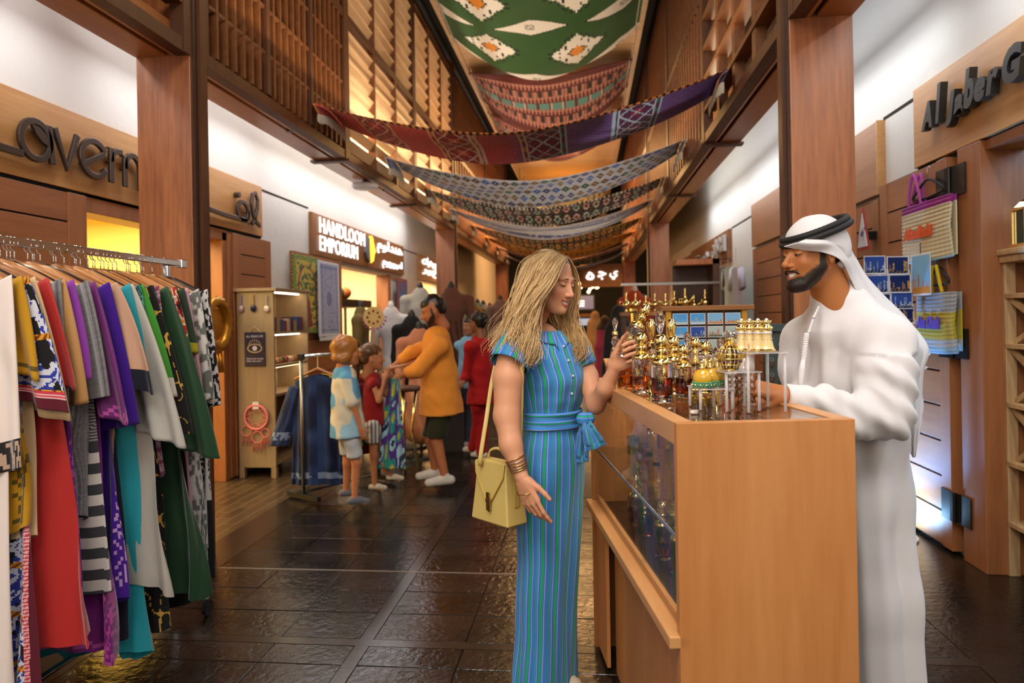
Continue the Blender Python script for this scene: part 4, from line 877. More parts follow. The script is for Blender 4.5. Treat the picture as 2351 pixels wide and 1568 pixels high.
# ================================================================== BODY MODELLING TOOLS (implicit surfaces -> one continuous mesh)
class SDF:
    def __init__(s): s.p = []
    def cone(s, a, b, ra, rb, k=.015, op='u', squash=None):
        s.p.append(('c', np.array(a, float), np.array(b, float), ra, rb, k, op, squash)); return s
    def chain(s, pts, rs, k=.015, squash=None):
        for i in range(len(pts) - 1): s.cone(pts[i], pts[i + 1], rs[i], rs[i + 1], k, 'u', squash)
        return s
    def ell(s, c, r, A=None, k=.015, op='u'):
        s.p.append(('e', np.array(c, float), np.array(r if hasattr(r, '__len__') else (r, r, r), float), np.eye(3) if A is None else np.array(A, float), None, k, op, None)); return s
    def plane(s, p, n): s.p.append(('p', np.array(p, float), np.array(n, float) / np.linalg.norm(n), None, None, 0, 'i', None)); return s
    def mesh(s, h, disp=None):
        lo = np.full(3, 1e9); hi = np.full(3, -1e9)
        for q in s.p:
            if q[6] != 'u': continue
            if q[0] == 'c': r = max(q[3], q[4]); m0 = np.minimum(q[1], q[2]) - r; m1 = np.maximum(q[1], q[2]) + r
            else: r = np.abs(q[3]) @ q[2]; m0 = q[1] - r; m1 = q[1] + r
            lo = np.minimum(lo, m0); hi = np.maximum(hi, m1)
        lo -= 3 * h; hi += 3 * h; n = np.ceil((hi - lo) / h).astype(int) + 1
        F = np.full(n, .2, np.float32); ax = [lo[i] + h * np.arange(n[i]) for i in range(3)]
        for q in s.p:
            k = max(q[5], 1e-5)
            if q[0] == 'p':
                D = ((ax[0] - q[1][0]) * q[2][0])[:, None, None] + ((ax[1] - q[1][1]) * q[2][1])[None, :, None] + ((ax[2] - q[1][2]) * q[2][2])[None, None, :]
                F = np.maximum(F, D.astype(np.float32)); continue
            pad = k + 3 * h
            if q[0] == 'c': r = max(q[3], q[4]) + pad; m0 = np.minimum(q[1], q[2]) - r; m1 = np.maximum(q[1], q[2]) + r
            else: r = np.abs(q[3]) @ q[2] + pad; m0 = q[1] - r; m1 = q[1] + r
            i0 = np.clip(np.floor((m0 - lo) / h).astype(int), 0, n); i1 = np.clip(np.ceil((m1 - lo) / h).astype(int) + 1, 0, n)
            if np.any(i1 <= i0): continue
            X = ax[0][i0[0]:i1[0]][:, None, None]; Y = ax[1][i0[1]:i1[1]][None, :, None]; Z = ax[2][i0[2]:i1[2]][None, None, :]
            if q[0] == 'c':
                a, b_ = q[1], q[2]; d = b_ - a; L2 = max(d @ d, 1e-12); px, py, pz = X - a[0], Y - a[1], Z - a[2]
                tt = np.clip((px * d[0] + py * d[1] + pz * d[2]) / L2, 0, 1); ex, ey, ez = px - tt * d[0], py - tt * d[1], pz - tt * d[2]
                if q[7] is not None:   # squash = (axis, factor): thinner along axis
                    n_, f_ = np.array(q[7][0], float), q[7][1]; w_ = (ex * n_[0] + ey * n_[1] + ez * n_[2]); g = (1 / f_ - 1); ex, ey, ez = ex + w_ * g * n_[0], ey + w_ * g * n_[1], ez + w_ * g * n_[2]
                D = np.sqrt(ex * ex + ey * ey + ez * ez) - (q[3] + (q[4] - q[3]) * tt)
            else:
                c, r_, A = q[1], q[2], q[3]; px, py, pz = X - c[0], Y - c[1], Z - c[2]
                u = [(px * A[0, i] + py * A[1, i] + pz * A[2, i]) for i in range(3)]
                k0 = np.sqrt(sum((u[i] / r_[i]) ** 2 for i in range(3))); k1 = np.sqrt(sum((u[i] / r_[i] ** 2) ** 2 for i in range(3))) + 1e-9; D = k0 * (k0 - 1) / k1
            sl = tuple(slice(i0[i], i1[i]) for i in range(3)); f = F[sl]
            if q[6] == 'u': hh = np.clip(.5 + .5 * (D - f) / k, 0, 1); F[sl] = D * (1 - hh) + f * hh - k * hh * (1 - hh)
            elif q[6] == 's': D = -D; hh = np.clip(.5 - .5 * (D - f) / k, 0, 1); F[sl] = D * (1 - hh) + f * hh + k * hh * (1 - hh)
        return nets(F, lo, h)
def nets(F, lo, h):
    S = F < 0; c = [S[i:S.shape[0] - 1 + i, j:S.shape[1] - 1 + j, k:S.shape[2] - 1 + k] for i in (0, 1) for j in (0, 1) for k in (0, 1)]
    cnt = sum(x.astype(np.int8) for x in c); act = (cnt > 0) & (cnt < 8); I = np.argwhere(act); idx = np.full(act.shape, -1, np.int32); idx[act] = np.arange(len(I))
    off = np.array([(i, j, k) for i in (0, 1) for j in (0, 1) for k in (0, 1)]); val = [F[I[:, 0] + o[0], I[:, 1] + o[1], I[:, 2] + o[2]] for o in off]
    P = np.zeros((len(I), 3)); n = np.zeros(len(I))
    for a in range(8):
        for b_ in range(a + 1, 8):
            if np.abs(off[a] - off[b_]).sum() != 1: continue
            m = (val[a] < 0) != (val[b_] < 0); t = val[a][m] / (val[a][m] - val[b_][m]); P[m] += off[a] + (off[b_] - off[a]) * t[:, None]; n[m] += 1
    V = lo + h * (I + P / n[:, None]); Q = []
    for ax_ in range(3):
        o = [0, 0, 0]; o[ax_] = 1; A = S[:S.shape[0] - o[0], :S.shape[1] - o[1], :S.shape[2] - o[2]]; B = S[o[0]:, o[1]:, o[2]:]
        E = np.argwhere(A != B); u, v = (ax_ + 1) % 3, (ax_ + 2) % 3
        E = E[(E[:, u] > 0) & (E[:, v] > 0) & (E[:, u] < S.shape[u] - 1) & (E[:, v] < S.shape[v] - 1)]
        def g(du, dv): e = E.copy(); e[:, u] -= du; e[:, v] -= dv; return idx[e[:, 0], e[:, 1], e[:, 2]]
        q = np.stack([g(1, 1), g(0, 1), g(0, 0), g(1, 0)], 1); fl = ~A[E[:, 0], E[:, 1], E[:, 2]]; q[fl] = q[fl][:, ::-1]; Q.append(q)
    return V, np.concatenate(Q)
def xform(V, M): A = np.array(M); return V @ A[:3, :3].T + A[:3, 3]
def smooth_v(V, Q, it=2, lam=.5):
    n = len(V)
    for _ in range(it):
        acc = np.zeros_like(V); cn = np.zeros(n)
        for a, b_ in ((0, 1), (1, 2), (2, 3), (3, 0)):
            np.add.at(acc, Q[:, a], V[Q[:, b_]]); np.add.at(cn, Q[:, a], 1); np.add.at(acc, Q[:, b_], V[Q[:, a]]); np.add.at(cn, Q[:, b_], 1)
        V = V + lam * (acc / np.maximum(cn, 1)[:, None] - V)
    return V
def normals(V, Q):
    nn = np.cross(V[Q[:, 2]] - V[Q[:, 0]], V[Q[:, 3]] - V[Q[:, 1]]); N_ = np.zeros_like(V)
    for i in range(4): np.add.at(N_, Q[:, i], nn)
    return N_ / (np.linalg.norm(N_, axis=1)[:, None] + 1e-12)
def wrinkle(V, Q, amp, freq, seed=0, dirn=None):
    Nn = normals(V, Q); d = np.zeros(len(V)); r = np.random.default_rng(seed)
    for i in range(7):
        k = r.normal(size=3); k = k / np.linalg.norm(k) * freq * (.6 + r.random())
        if dirn is not None: k = k * np.array(dirn)
        d += np.sin(V @ k + r.random() * 6.28 + 1.3 * np.sin(V @ r.normal(size=3) * freq * .3)) / 7
    return V + Nn * (d * amp)[:, None]
def npadd(mb, V, Q, C=None):
    """C = per-vertex colours or one colour"""
    n = len(mb.v); mb.v.extend(map(tuple, V.tolist())); mb.f.extend(map(tuple, (Q + n).tolist()))
    if C is None: mb.c.extend([None] * len(Q))
    elif isinstance(C, tuple): mb.c.extend([C] * len(Q)); mb.hc = True
    else: mb.c.extend(map(tuple, C[Q].mean(1).tolist())); mb.hc = True
    return mb
SKIN = colmat('skin', .48, 0, (220, .06, .001), sss=.12, spec=.4)
HAIRM = colmat('hair', .38, 0, spec=.5)
CLOTH = colmat('clothing', .85, .08, (300, .15, .002))
def frame(o, f, pitch=0, tilt=0):
    """matrix of a figure frame: x forward, y left, z up"""
    f = Vector(f).normalized(); l = UP.cross(f).normalized(); M = Matrix(((f.x, l.x, 0, o[0]), (f.y, l.y, 0, o[1]), (f.z, l.z, 1, o[2]), (0, 0, 0, 1)))
    M = Matrix(((f.x, l.x, 0, o[0]), (f.y, l.y, 0, o[1]), (0, 0, 1, o[2]), (0, 0, 0, 1)))
    return M @ Matrix.Rotation(pitch, 4, 'Y') @ Matrix.Rotation(tilt, 4, 'X')
def mouth(smile, open_):
    mw = .0225 + .005 * smile
    return mw, (lambda t: -.0712 + .0085 * smile * t * t), (lambda t: .0905 - .0165 * t * t)
def head_sdf(g=0, smile=.5, open_=.0, child=0, beard=0):
    """g: 0 female, 1 male; local frame, z=0 at the eyes"""
    s = SDF(); w_ = 1 + .06 * g - .02 * child
    s.ell((-.022, 0, .034), (.097, .077 * w_, .088)); s.ell((.012, 0, -.02), (.075, .066 * w_, .082), k=.03)
    s.ell((.046, 0, -.055), (.042, .048 * w_, .058), k=.03)
    for y in (1, -1):
        s.cone((.0, y * .052 * w_, -.045), (.052, y * .022, -.100 - .004 * g), .018 + .003 * g, .015, k=.03)      # jaw line
        s.ell((.058, y * .036, -.036 + .003 * smile), (.020, .020, .018), k=.022)                              # cheek
        s.ell((.072, y * .028, .020), (.016, .026, .009 + .002 * g), k=.014)                                     # brow
    s.ell((.076, 0, -.102 - .004 * g), (.016 + .003 * g, .018 + .004 * g, .015), k=.022)                         # chin
    for y in (1, -1): s.ell((.094, y * .032, .002), (.014, .017, .0105), k=.010, op='s')
    for y in (1, -1): s.ell((.0735, y * .0315, .001), (.0135, .0150, .0115), k=.004)                            # lids
    s.cone((.080, 0, .012), (.104 + .003 * g, 0, -.034), .0070, .0105 + .001 * g, k=.010); s.ell((.107 + .003 * g, 0, -.036), (.0095, .0100, .0085), k=.008)
    for y in (1, -1): s.ell((.096, y * .0125, -.040), (.010, .0075, .0072), k=.006); s.ell((.101, y * .0065, -.0475), (.004, .003, .003), k=.003, op='s')
    mw, zm, xm = mouth(smile, open_); T = [-1 + i * .25 for i in range(9)]
    s.chain([(xm(t), mw * t, zm(t) + .0048 * (1 - t * t) + open_ * .5 * (1 - t * t)) for t in T], [.0022 + .0030 * (1 - t * t) * (1 - .25 * math.exp(-(t / .12) ** 2)) for t in T], k=.004)
    s.chain([(xm(t) - .0015, mw * t * .93, zm(t) - .0050 * (1 - t * t) - open_ * .5 * (1 - t * t)) for t in T], [.0022 + .0040 * (1 - t * t) for t in T], k=.004)
    s.chain([(xm(t) + .003, mw * t * .97, zm(t)) for t in T], [.0012 + (.0006 + open_ * .62) * (1 - t * t) for t in T], k=.0015); s.p[-8:] = [q[:6] + ('s',) + q[7:] for q in s.p[-8:]]
    for y in (1, -1):
        A = Matrix.Rotation(y * .35, 3, 'Z') @ Matrix.Rotation(-.15, 3, 'Y'); s.ell((-.012, y * .078 * w_, -.012), (.019, .0085, .031), A=np.array(A), k=.006)
        s.ell((-.006, y * .088 * w_, -.010), (.010, .006, .018), A=np.array(A), k=.005, op='s')
    return s
def skin_cols(V, base, lip, blush, g=0, beard=None, brow=None, smile=.8, open_=.004):
    """V in head frame"""
    x, y, z = V[:, 0], V[:, 1], V[:, 2]; C = np.tile(np.array(base), (len(V), 1))
    def mix(m, c, a): nonlocal C; m = np.clip(m, 0, 1)[:, None] * a; C = C * (1 - m) + np.array(c) * m
    bl = np.exp(-(((np.abs(y) - .040) / .018) ** 2 + ((z + .035) / .018) ** 2)) * (x > .03); mix(bl, blush, .55)
    mix(np.exp(-((z + .036) / .012) ** 2 - (y / .014) ** 2) * (x > .09), blush, .35)
    mw, zm, xm = mouth(smile, open_); t = np.clip(np.abs(y) / mw, 0, 1); zc = -.0712 + .0085 * smile * t * t; q = 1 - t * t
    lp = (x > .0905 - .0165 * t * t - .006) & (np.abs(y) < mw * 1.02) & (z < zc + .0020 + (.0072 + open_ * .5) * q) & (z > zc - .0022 - (.0088 + open_ * .5) * q); mix(lp.astype(float), lip, .85)
    if beard is not None:
        ss = lambda v: (lambda k: k * k * (3 - 2 * k))(np.clip(v, 0, 1)); nz = np.random.default_rng(5).normal(0, .0022, len(V))
        zl = np.interp(x, [-.01, .004, .010, .024, .030, .055, .072, .13], [.02, .035, .035, .022, -.030, -.050, -.068, -.074]); xb = np.interp(z, [-.13, -.10, -.05, .03], [.045, .012, -.006, .006])
        m = ss((zl - z + nz) / .014) * ss((x - xb + nz) / .014) * (z > -.14); m = np.where((x > .065) & (z > zc - .014) & (np.abs(y) < mw), 0, m)
        mst = ss((.034 - np.abs(y)) / .006) * (x > .066) * ss((-.0505 + .12 * np.abs(y) * 0 - z) / .004) * ss((z - zc - .006 - .0045 * q + .012 * (np.abs(y) > .022)) / .003); m = np.maximum(m, mst)
        m = np.where(lp, 0, m); mix(m, beard, .975)
    return C
def hand_sdf(s, M, curl, spread=.10, thumb=(.6, .75, -.15), thcurl=.5, scale=1., side=1, rad=.0085):
    """hand in frame M: x along the fingers, y thumb side, z back of the hand; curl = 3 bends per finger (index..little)"""
    def W(p): return np.array(M @ Vector((p[0] * scale, p[1] * scale, p[2] * scale)))
    s.cone(W((-.008, .003, 0)), W((.012, .004, 0)), .0235 * scale, .024 * scale, k=.012, squash=(np.array(M.to_3x3() @ Vector((0, 0, 1))), .72))
    base = [(.088, .030, 0), (.092, .010, .002), (.088, -.010, .001), (.080, -.029, -.002)]; ln = [(.040, .025, .021), (.044, .028, .022), (.041, .026, .021), (.032, .020, .018)]
    for b_ in base: s.cone(W((.008, b_[1] * .55, 0)), W((b_[0] - .006, b_[1], b_[2] - .002)), .0150 * scale, .0110 * scale, k=.012)
    s.ell(W((.03, .022, -.010)), np.array((.030, .016, .014)) * scale, A=np.array(M.to_3x3()), k=.012); s.ell(W((.03, -.022, -.008)), np.array((.032, .012, .013)) * scale, A=np.array(M.to_3x3()), k=.012)
    for i in range(4):
        p = Vector(base[i]); a = 0; yaw = spread * (1.5 - i) / 1.5
        for j in range(3):
            a += curl[i][j]; d = Vector((cos(a) * cos(yaw), cos(a) * sin(yaw), -sin(a))); q = p + d * ln[i][j]; r0 = (rad - .0006 * j) * scale * (1 if i < 3 else .9)
            s.cone(W(p), W(q), r0, r0 - .0006 * scale, k=.004); p = q
    p = Vector((.012, .026, -.004)); d = Vector(thumb).normalized()
    q = p + d * .040; s.cone(W(p), W(q), .0135 * scale, .0105 * scale, k=.010); d2 = (d + Vector((thcurl, -.3 * thcurl, -.2 * thcurl))).normalized(); q2 = q + d2 * .032; s.cone(W(q), W(q2), .0102 * scale, .0092 * scale, k=.005)
    d3 = (d2 + Vector((thcurl * .6, -.3 * thcurl, -.2 * thcurl))).normalized(); s.cone(W(q2), W(q2 + d3 * .024), .0094 * scale, .0075 * scale, k=.005); return s
def handframe(w_, fdir, back):
    x = Vector(fdir).normalized(); z = Vector(back); z = (z - x * z.dot(x)).normalized(); y = z.cross(x)
    return x, y, z
def hmat(o, fdir, back, flip=False):
    x, y, z = handframe(o, fdir, back); y = -y if flip else y
    return Matrix(((x.x, y.x, z.x, o[0]), (x.y, y.y, z.y, o[1]), (x.z, y.z, z.z, o[2]), (0, 0, 0, 1)))
def ring_loft(mb, rings, n=48, colfn=None, uvn=None, pleat=None, cap=False):
    """rings: (centre, axis a, axis b, ra, rb); closed around, optional uv (u stripes, v metres)"""
    m = len(rings); vs = []
    for j, (c, A, B, ra, rb) in enumerate(rings):
        for i in range(n):
            th = 2 * pi * i / n; k = 1 + (pleat(i / n, j / (m - 1)) if pleat else 0); vs.append(Vector(c) + Vector(A) * (ra * k * cos(th)) + Vector(B) * (rb * k * sin(th)))
    fs = []; cl = []; uv = []
    for j in range(m - 1):
        for i in range(n):
            fs.append((j * n + i, (j + 1) * n + i, (j + 1) * n + (i + 1) % n, j * n + (i + 1) % n))
            if colfn: cl.append(colfn((i + .5) / n, (j + .5) / (m - 1)))
            if uvn: uv += [(i / n, j / (m - 1)), (i / n, (j + 1) / (m - 1)), ((i + 1) / n, (j + 1) / (m - 1)), ((i + 1) / n, j / (m - 1))]
    if uvn: mb.uv = (mb.uv or []) + uv
    mb.add(vs, fs, cl if colfn else None); return mb
def interp(keys, t):
    for (t0, v0), (t1, v1) in zip(keys[:-1], keys[1:]):
        if t <= t1: a = (t - t0) / (t1 - t0) if t1 > t0 else 0; a = min(1, max(0, a)); a = a * a * (3 - 2 * a); return v0 + (v1 - v0) * a
    return keys[-1][1]
# ================================================================== WOMAN IN THE STRIPED JUMPSUIT
def ctr(px, z, d): p = at(px, CY - (z - EYE) * F_PX / d, d); p.z = z; return p
def crom(P, n):
    P = [Vector(p) for p in P]; out = []; m = len(P)
    for i in range(m - 1):
        p0, p1, p2, p3 = P[max(i - 1, 0)], P[i], P[i + 1], P[min(i + 2, m - 1)]
        for k in range(n): t = k / n; out.append(.5 * ((2 * p1) + (p2 - p0) * t + (2 * p0 - 5 * p1 + 4 * p2 - p3) * t * t + (3 * p1 - p0 - 3 * p2 + p3) * t ** 3))
    out.append(P[-1]); return out
def body_arm(pts, rs, hM, curl, **kw):
    s = SDF(); s.chain([np.array(p) for p in pts], rs, k=.02); hand_sdf(s, hM, curl, **kw); return s
wo = thing('person', 'blonde woman in a blue and green striped jumpsuit holding a perfume bottle', 'person', ctr(1255, 0, 2.82))
SKW = hx('#d89a76'); LIPW = hx('#b0524a'); BLW = hx('#d0745a')
hf = RGT * .78 - FWD * .62; HW = frame(at(1266, 647, 2.80), hf, .22, -.05)
body = MB()
s = head_sdf(0, 1.5, .006); s.cone((-.025, 0, -.05), (-.062, 0, -.215), .050, .052, k=.03)
V, Q = s.mesh(.0021); V = smooth_v(V, Q, 1, .4); VH = V; C = skin_cols(V, SKW, LIPW, BLW, smile=1.5, open_=.006); npadd(body, xform(V, HW), Q, C)
# chest under the collar
s = SDF(); nb = ctr(1248, 1.42, 2.81); s.cone(np.array(nb), np.array(nb - UP * .06), .058, .09, k=.02); V, Q = s.mesh(.006); npadd(body, V, Q, SKW)
# right arm hanging, left arm raised
pts = [at(1176, 800, 2.66), at(1167, 868, 2.63), at(1163, 955, 2.60), at(1173, 1022, 2.56), at(1197, 1094, 2.52)]
hM = hmat(at(1200, 1104, 2.515), at(1226, 1172, 2.49) - at(1200, 1104, 2.515), -FWD * .75 - RGT * .55)
s = body_arm(pts, [.050, .056, .047, .040, .0255], hM, [(.15, .25, .1), (.35, .4, .2), (.42, .5, .3), (.5, .5, .3)], spread=.05, thumb=(.75, .55, -.1), thcurl=.25)
V, Q = s.mesh(.003); V = smooth_v(V, Q, 2, .5); npadd(body, V, Q, SKW)
pts = [at(1325, 805, 2.92), at(1348, 865, 2.84), at(1367, 928, 2.74), at(1390, 892, 2.68), at(1412, 844, 2.648)]
wr = at(1413, 834, 2.645); hL = hmat(wr, RGT * .80 + UP * .44 - FWD * .36, FWD * .90 - UP * .2 + RGT * .35, True)
s = body_arm(pts, [.048, .043, .036, .032, .0215], hL, [(1.2, 1.0, .45), (1.28, 1.05, .45), (1.34, 1.05, .45), (1.4, 1.05, .45)], spread=.08, thumb=(.8, .55, -.25), thcurl=.2, scale=1.06)
V, Q = s.mesh(.003); V = smooth_v(V, Q, 2, .5); npadd(body, V, Q, SKW)
# trunk and thighs inside the jumpsuit
s = SDF(); q_ = [np.array(ctr(p, z, 2.81)) for p, z in ((1248, 1.40), (1258, 1.30), (1265, 1.1), (1265, .92))]; s.chain(q_, [.07, .085, .08, .09], k=.03)
for px, d in ((1325, 2.92), (1176, 2.66)): s.cone(q_[0], np.array(at(px, 804, d)), .05, .04, k=.03)
for px, d in ((1212, 2.80), (1268, 2.88)): s.chain([q_[3], np.array(ctr(px + 8, .5, d)), np.array(ctr(px, .3, d))], [.07, .05, .04], k=.02)
V, Q = s.mesh(.010); npadd(body, V, Q, SKW)
# ankles
for px, d in ((1212, 2.80), (1268, 2.88)):
    s = SDF(); a = ctr(px, .35, d); b_ = ctr(px, .07, d); s.cone(np.array(a), np.array(b_), .045, .034); V, Q = s.mesh(.006); npadd(body, V, Q, SKW)
body.build('body', SKIN, wo, smooth=True)
def in_head(M, fn): return fn(M)
def face_bits(parent, M, V, brow='#6a4a30', iris='#4a5a50', lash='#2a1a12', lid=.75, brow_w=.0029, teeth=True, open_=.004, smile=.8, sides=(1, -1), brow_z=.021, squint=0):
    """brows, lashes, eyes and teeth laid on the head surface V (head frame)"""
    F_ = V[V[:, 0] > .03]
    def sx_(y, z): d = (F_[:, 1] - y) ** 2 + (F_[:, 2] - z) ** 2; i = np.argsort(d)[:6]; return F_[i, 0].max()
    W_ = lambda y, z, o=0: M @ Vector((sx_(y, z) + o, y, z)); mb = MB()
    for y in sides:
        K = [-1 + i * .2 for i in range(11)]
        mb.tube([W_(y * (.0300 + .0155 * k), brow_z + .0040 * (1 - k * k) - .0025 * k) for k in K], [brow_w * (1.05 - .35 * k) * (.5 if abs(k) > .95 else 1) for k in K], 6, flat=.6)
    mb.build('eyebrow', plain('brow_' + brow, brow, .7), parent, smooth=True)
    mb = MB(); me = MB()
    for y in sides:
        zl = -.0065 + .010 * (1 - lid); K = [-1 + i * .2 for i in range(11)]
        pts_ = [W_(y * (.0315 + .0135 * k), zl * (1 - k * k) + (-.002 - squint) * k * k, .0006) for k in K]; mb.tube(pts_, [.0008 + .0009 * (k + 1) / 2 for k in K], 5)
        if lid < .8:
            A = M.to_3x3(); me.ball(M @ Vector((.0765, y * .0315, -.0025)), (.0118, .0120, .0048), 14, 10, hx('#e8e0da'), M=A); me.ball(M @ Vector((.0850, y * .0318, -.0025)), (.0042, .0055, .0048), 10, 8, hx(iris), M=A)
    mb.build('eyelashes', plain('lash_' + lash, lash, .6), parent, smooth=True)
    if me.v: me.build('eyes', colmat('eye_surface', .15, 0), parent, smooth=True)
    if teeth:
        mw, zm, xm = mouth(smile, open_); mb = MB(); mb.grid(lambda u, v: M @ Vector((xm(u * 2 - 1) - .0012, mw * .93 * (u * 2 - 1), zm(u * 2 - 1) + (.003 + open_ * .6) * (1 - (u * 2 - 1) ** 2) * (1 - 2 * v))), 14, 4); mb.build('teeth', plain('teeth', '#ece6dc', .25), parent, smooth=True, solid=.001)
face_bits(wo, HW, VH, lid=.9, open_=.006, smile=1.5)
# hair
gd = [[(1301, 592, 2.735), (1287, 607, 2.68), (1267, 640, 2.655), (1243, 675, 2.65), (1224, 718, 2.655), (1221, 768, 2.64), (1227, 812, 2.62), (1219, 842, 2.62)],
      [(1280, 583, 2.74), (1260, 604, 2.69), (1240, 643, 2.66), (1218, 690, 2.65), (1204, 740, 2.64), (1206, 790, 2.61), (1213, 836, 2.61)],
      [(1268, 578, 2.76), (1236, 598, 2.71), (1217, 645, 2.68), (1200, 695, 2.66), (1184, 745, 2.65), (1182, 785, 2.62), (1196, 820, 2.61)],
      [(1262, 576, 2.79), (1220, 598, 2.75), (1203, 648, 2.73), (1188, 700, 2.72), (1168, 750, 2.71), (1155, 785, 2.69), (1146, 812, 2.69)],
      [(1262, 576, 2.83), (1214, 602, 2.83), (1200, 655, 2.83), (1186, 705, 2.81), (1164, 755, 2.79), (1143, 802, 2.77)]]
gd2 = [[(1299, 590, 2.77), (1309, 604, 2.82), (1321, 636, 2.86), (1322, 690, 2.89), (1316, 735, 2.86), (1328, 775, 2.80), (1339, 808, 2.78), (1328, 834, 2.78)],
       [(1285, 585, 2.83), (1300, 600, 2.89), (1304, 680, 2.92), (1306, 735, 2.88), (1318, 785, 2.82), (1333, 828, 2.80)],
       [(1270, 590, 2.88), (1262, 650, 2.92), (1275, 720, 2.90), (1300, 770, 2.84), (1312, 815, 2.80)]]
def strands(mb, guides, n, r0, wav, cols, nseg=5, seed=1, jit=.012, tip=.0008):
    R = random.Random(seed); G = []
    for g in guides:
        c = crom([at(*p) for p in g], 6); L = len(c); G.append([c[min(L - 1, int(i * (L - 1) / 31 + .5))] for i in range(32)])
    for k in range(n):
        t = R.random() * (len(G) - 1.001); i = int(t); f = t - i; cl_ = int(t * 7); ph = hash2(cl_, seed) * 6.3 + R.gauss(0, .35); fr = 10 + 5 * hash2(cl_, seed, 4); am = wav * R.uniform(.7, 1.25); oj = Vector((R.gauss(0, jit), R.gauss(0, jit), R.gauss(0, jit * .5))); end = R.uniform(.8, 1.0); m = 26; path = []
        cq = mixc(cols[0], cols[1], R.random() ** .8); rr = r0 * R.uniform(.6, 1.3)
        for q in range(m):
            s_ = q / (m - 1) * end; x = s_ * 31; a = int(min(30, x)); b_ = x - a; p = (G[i][a] * (1 - b_) + G[i][a + 1] * b_) * (1 - f) + (G[i + 1][a] * (1 - b_) + G[i + 1][a + 1] * b_) * f
            p = p + oj * (.25 + s_) + (RGT * math.sin(s_ * fr + ph) + FWD * math.cos(s_ * fr * .9 + ph)) * (am * s_ ** 1.2); path.append(p)
        sg = [mixc(mixc(hx('#5a3c22'), cq, .35), cq, min(1, q / (m * .35))) for q in range(m - 1)]; N0 = len(mb.f)
        mb.tube(path, [max(tip, rr * min(1, .5 + q / 6) * (1 - .75 * (q / (m - 1)) ** 2)) for q in range(m)], 5, col=(1, 1, 1), cap=False)
        for j in range(N0, len(mb.f)): mb.c[j] = sg[min(m - 2, (j - N0) // 5)]
    return mb
hair = MB(); s = SDF(); s.ell((-.030, 0, .045), (.099, .083, .084)); s.ell((-.065, 0, -.02), (.055, .070, .09), k=.03); s.ell((-.08, .0, -.09), (.040, .055, .08), k=.03)
s.ell((.085, 0, -.02), (.075, .085, .085), k=.02, op='s'); s.ell((.09, 0, -.07), (.1, .07, .08), k=.02, op='s'); V, Q = s.mesh(.005); npadd(hair, xform(V, HW), Q, hx('#5e3f22'))
strands(hair, gd, 1150, .0023, .026, (hx('#b08450'), hx('#efcf9a')), seed=3); strands(hair, gd2, 450, .0023, .022, (hx('#a07644'), hx('#dcb478')), seed=5)
strands(hair, gd, 130, .0011, .028, (hx('#b48a54'), hx('#e4c48c')), seed=8, jit=.028, tip=.0005); hair.build('hair', HAIRM, wo, smooth=True)
# jumpsuit
m, nt, b = newmat('striped_linen'); uvn = N(nt, 'ShaderNodeUVMap'); uvn.uv_map = 'UVMap'; sx = N(nt, 'ShaderNodeSeparateXYZ'); nt.links.new(uvn.outputs[0], sx.inputs[0])
def stripe_ramp(nt, src, n):
    mu = N(nt, 'ShaderNodeMath', operation='MULTIPLY'); mu.inputs[1].default_value = n; fr = N(nt, 'ShaderNodeMath', operation='FRACT'); nt.links.new(src, mu.inputs[0]); nt.links.new(mu.outputs[0], fr.inputs[0])
    cr = N(nt, 'ShaderNodeValToRGB'); cr.color_ramp.interpolation = 'CONSTANT'; el = cr.color_ramp.elements; seq = [(0, '#3d86dc'), (.16, '#b8bcf0'), (.20, '#3d86dc'), (.30, '#1db070'), (.48, '#347cd4'), (.60, '#b8bcf0'), (.64, '#4a92e2'), (.80, '#2fa0b8'), (.90, '#3d86dc')]
    el[0].position = 0; el[0].color = (*hx(seq[0][1]), 1); el[1].position = seq[1][0]; el[1].color = (*hx(seq[1][1]), 1)
    for p_, c_ in seq[2:]: e = el.new(p_); e.color = (*hx(c_), 1)
    nt.links.new(fr.outputs[0], cr.inputs[0]); return cr
cr = stripe_ramp(nt, sx.outputs[0], 14); tc = N(nt, 'ShaderNodeTexCoord'); mp = N(nt, 'ShaderNodeMapping'); mp.inputs['Scale'].default_value = (900, 900, 160); no = N(nt, 'ShaderNodeTexNoise'); no.inputs['Scale'].default_value = 1; nt.links.new(tc.outputs['Object'], mp.inputs[0]); nt.links.new(mp.outputs[0], no.inputs['Vector'])
mx = N(nt, 'ShaderNodeMix'); mx.data_type = 'RGBA'; mx.blend_type = 'MULTIPLY'; mx.inputs[0].default_value = .25; nt.links.new(cr.outputs[0], mx.inputs[6]); nt.links.new(no.outputs[0], mx.inputs[7]); nt.links.new(mx.outputs[2], b.inputs['Base Color'])
b.inputs['Roughness'].default_value = .8; b.inputs['Sheen Weight'].default_value = .2; bu = N(nt, 'ShaderNodeBump'); bu.inputs['Strength'].default_value = .2; bu.inputs['Distance'].default_value = .002; nt.links.new(no.outputs[0], bu.inputs['Height']); nt.links.new(bu.outputs[0], b.inputs['Normal'])
LINEN = m
m, nt, b = newmat('striped_linen_belt'); uvn = N(nt, 'ShaderNodeUVMap'); uvn.uv_map = 'UVMap'; sx = N(nt, 'ShaderNodeSeparateXYZ'); nt.links.new(uvn.outputs[0], sx.inputs[0]); cr = stripe_ramp(nt, sx.outputs[1], 2.2); nt.links.new(cr.outputs[0], b.inputs['Base Color']); b.inputs['Roughness'].default_value = .8
LINENB = m
bf = (RGT * .66 - FWD * .75).normalized(); bl = UP.cross(bf)
kz = [1.445, 1.425, 1.405, 1.37, 1.32, 1.25, 1.18, 1.125, 1.09, 1.05, .98, .90, .75, .5, .25, .035][::-1]
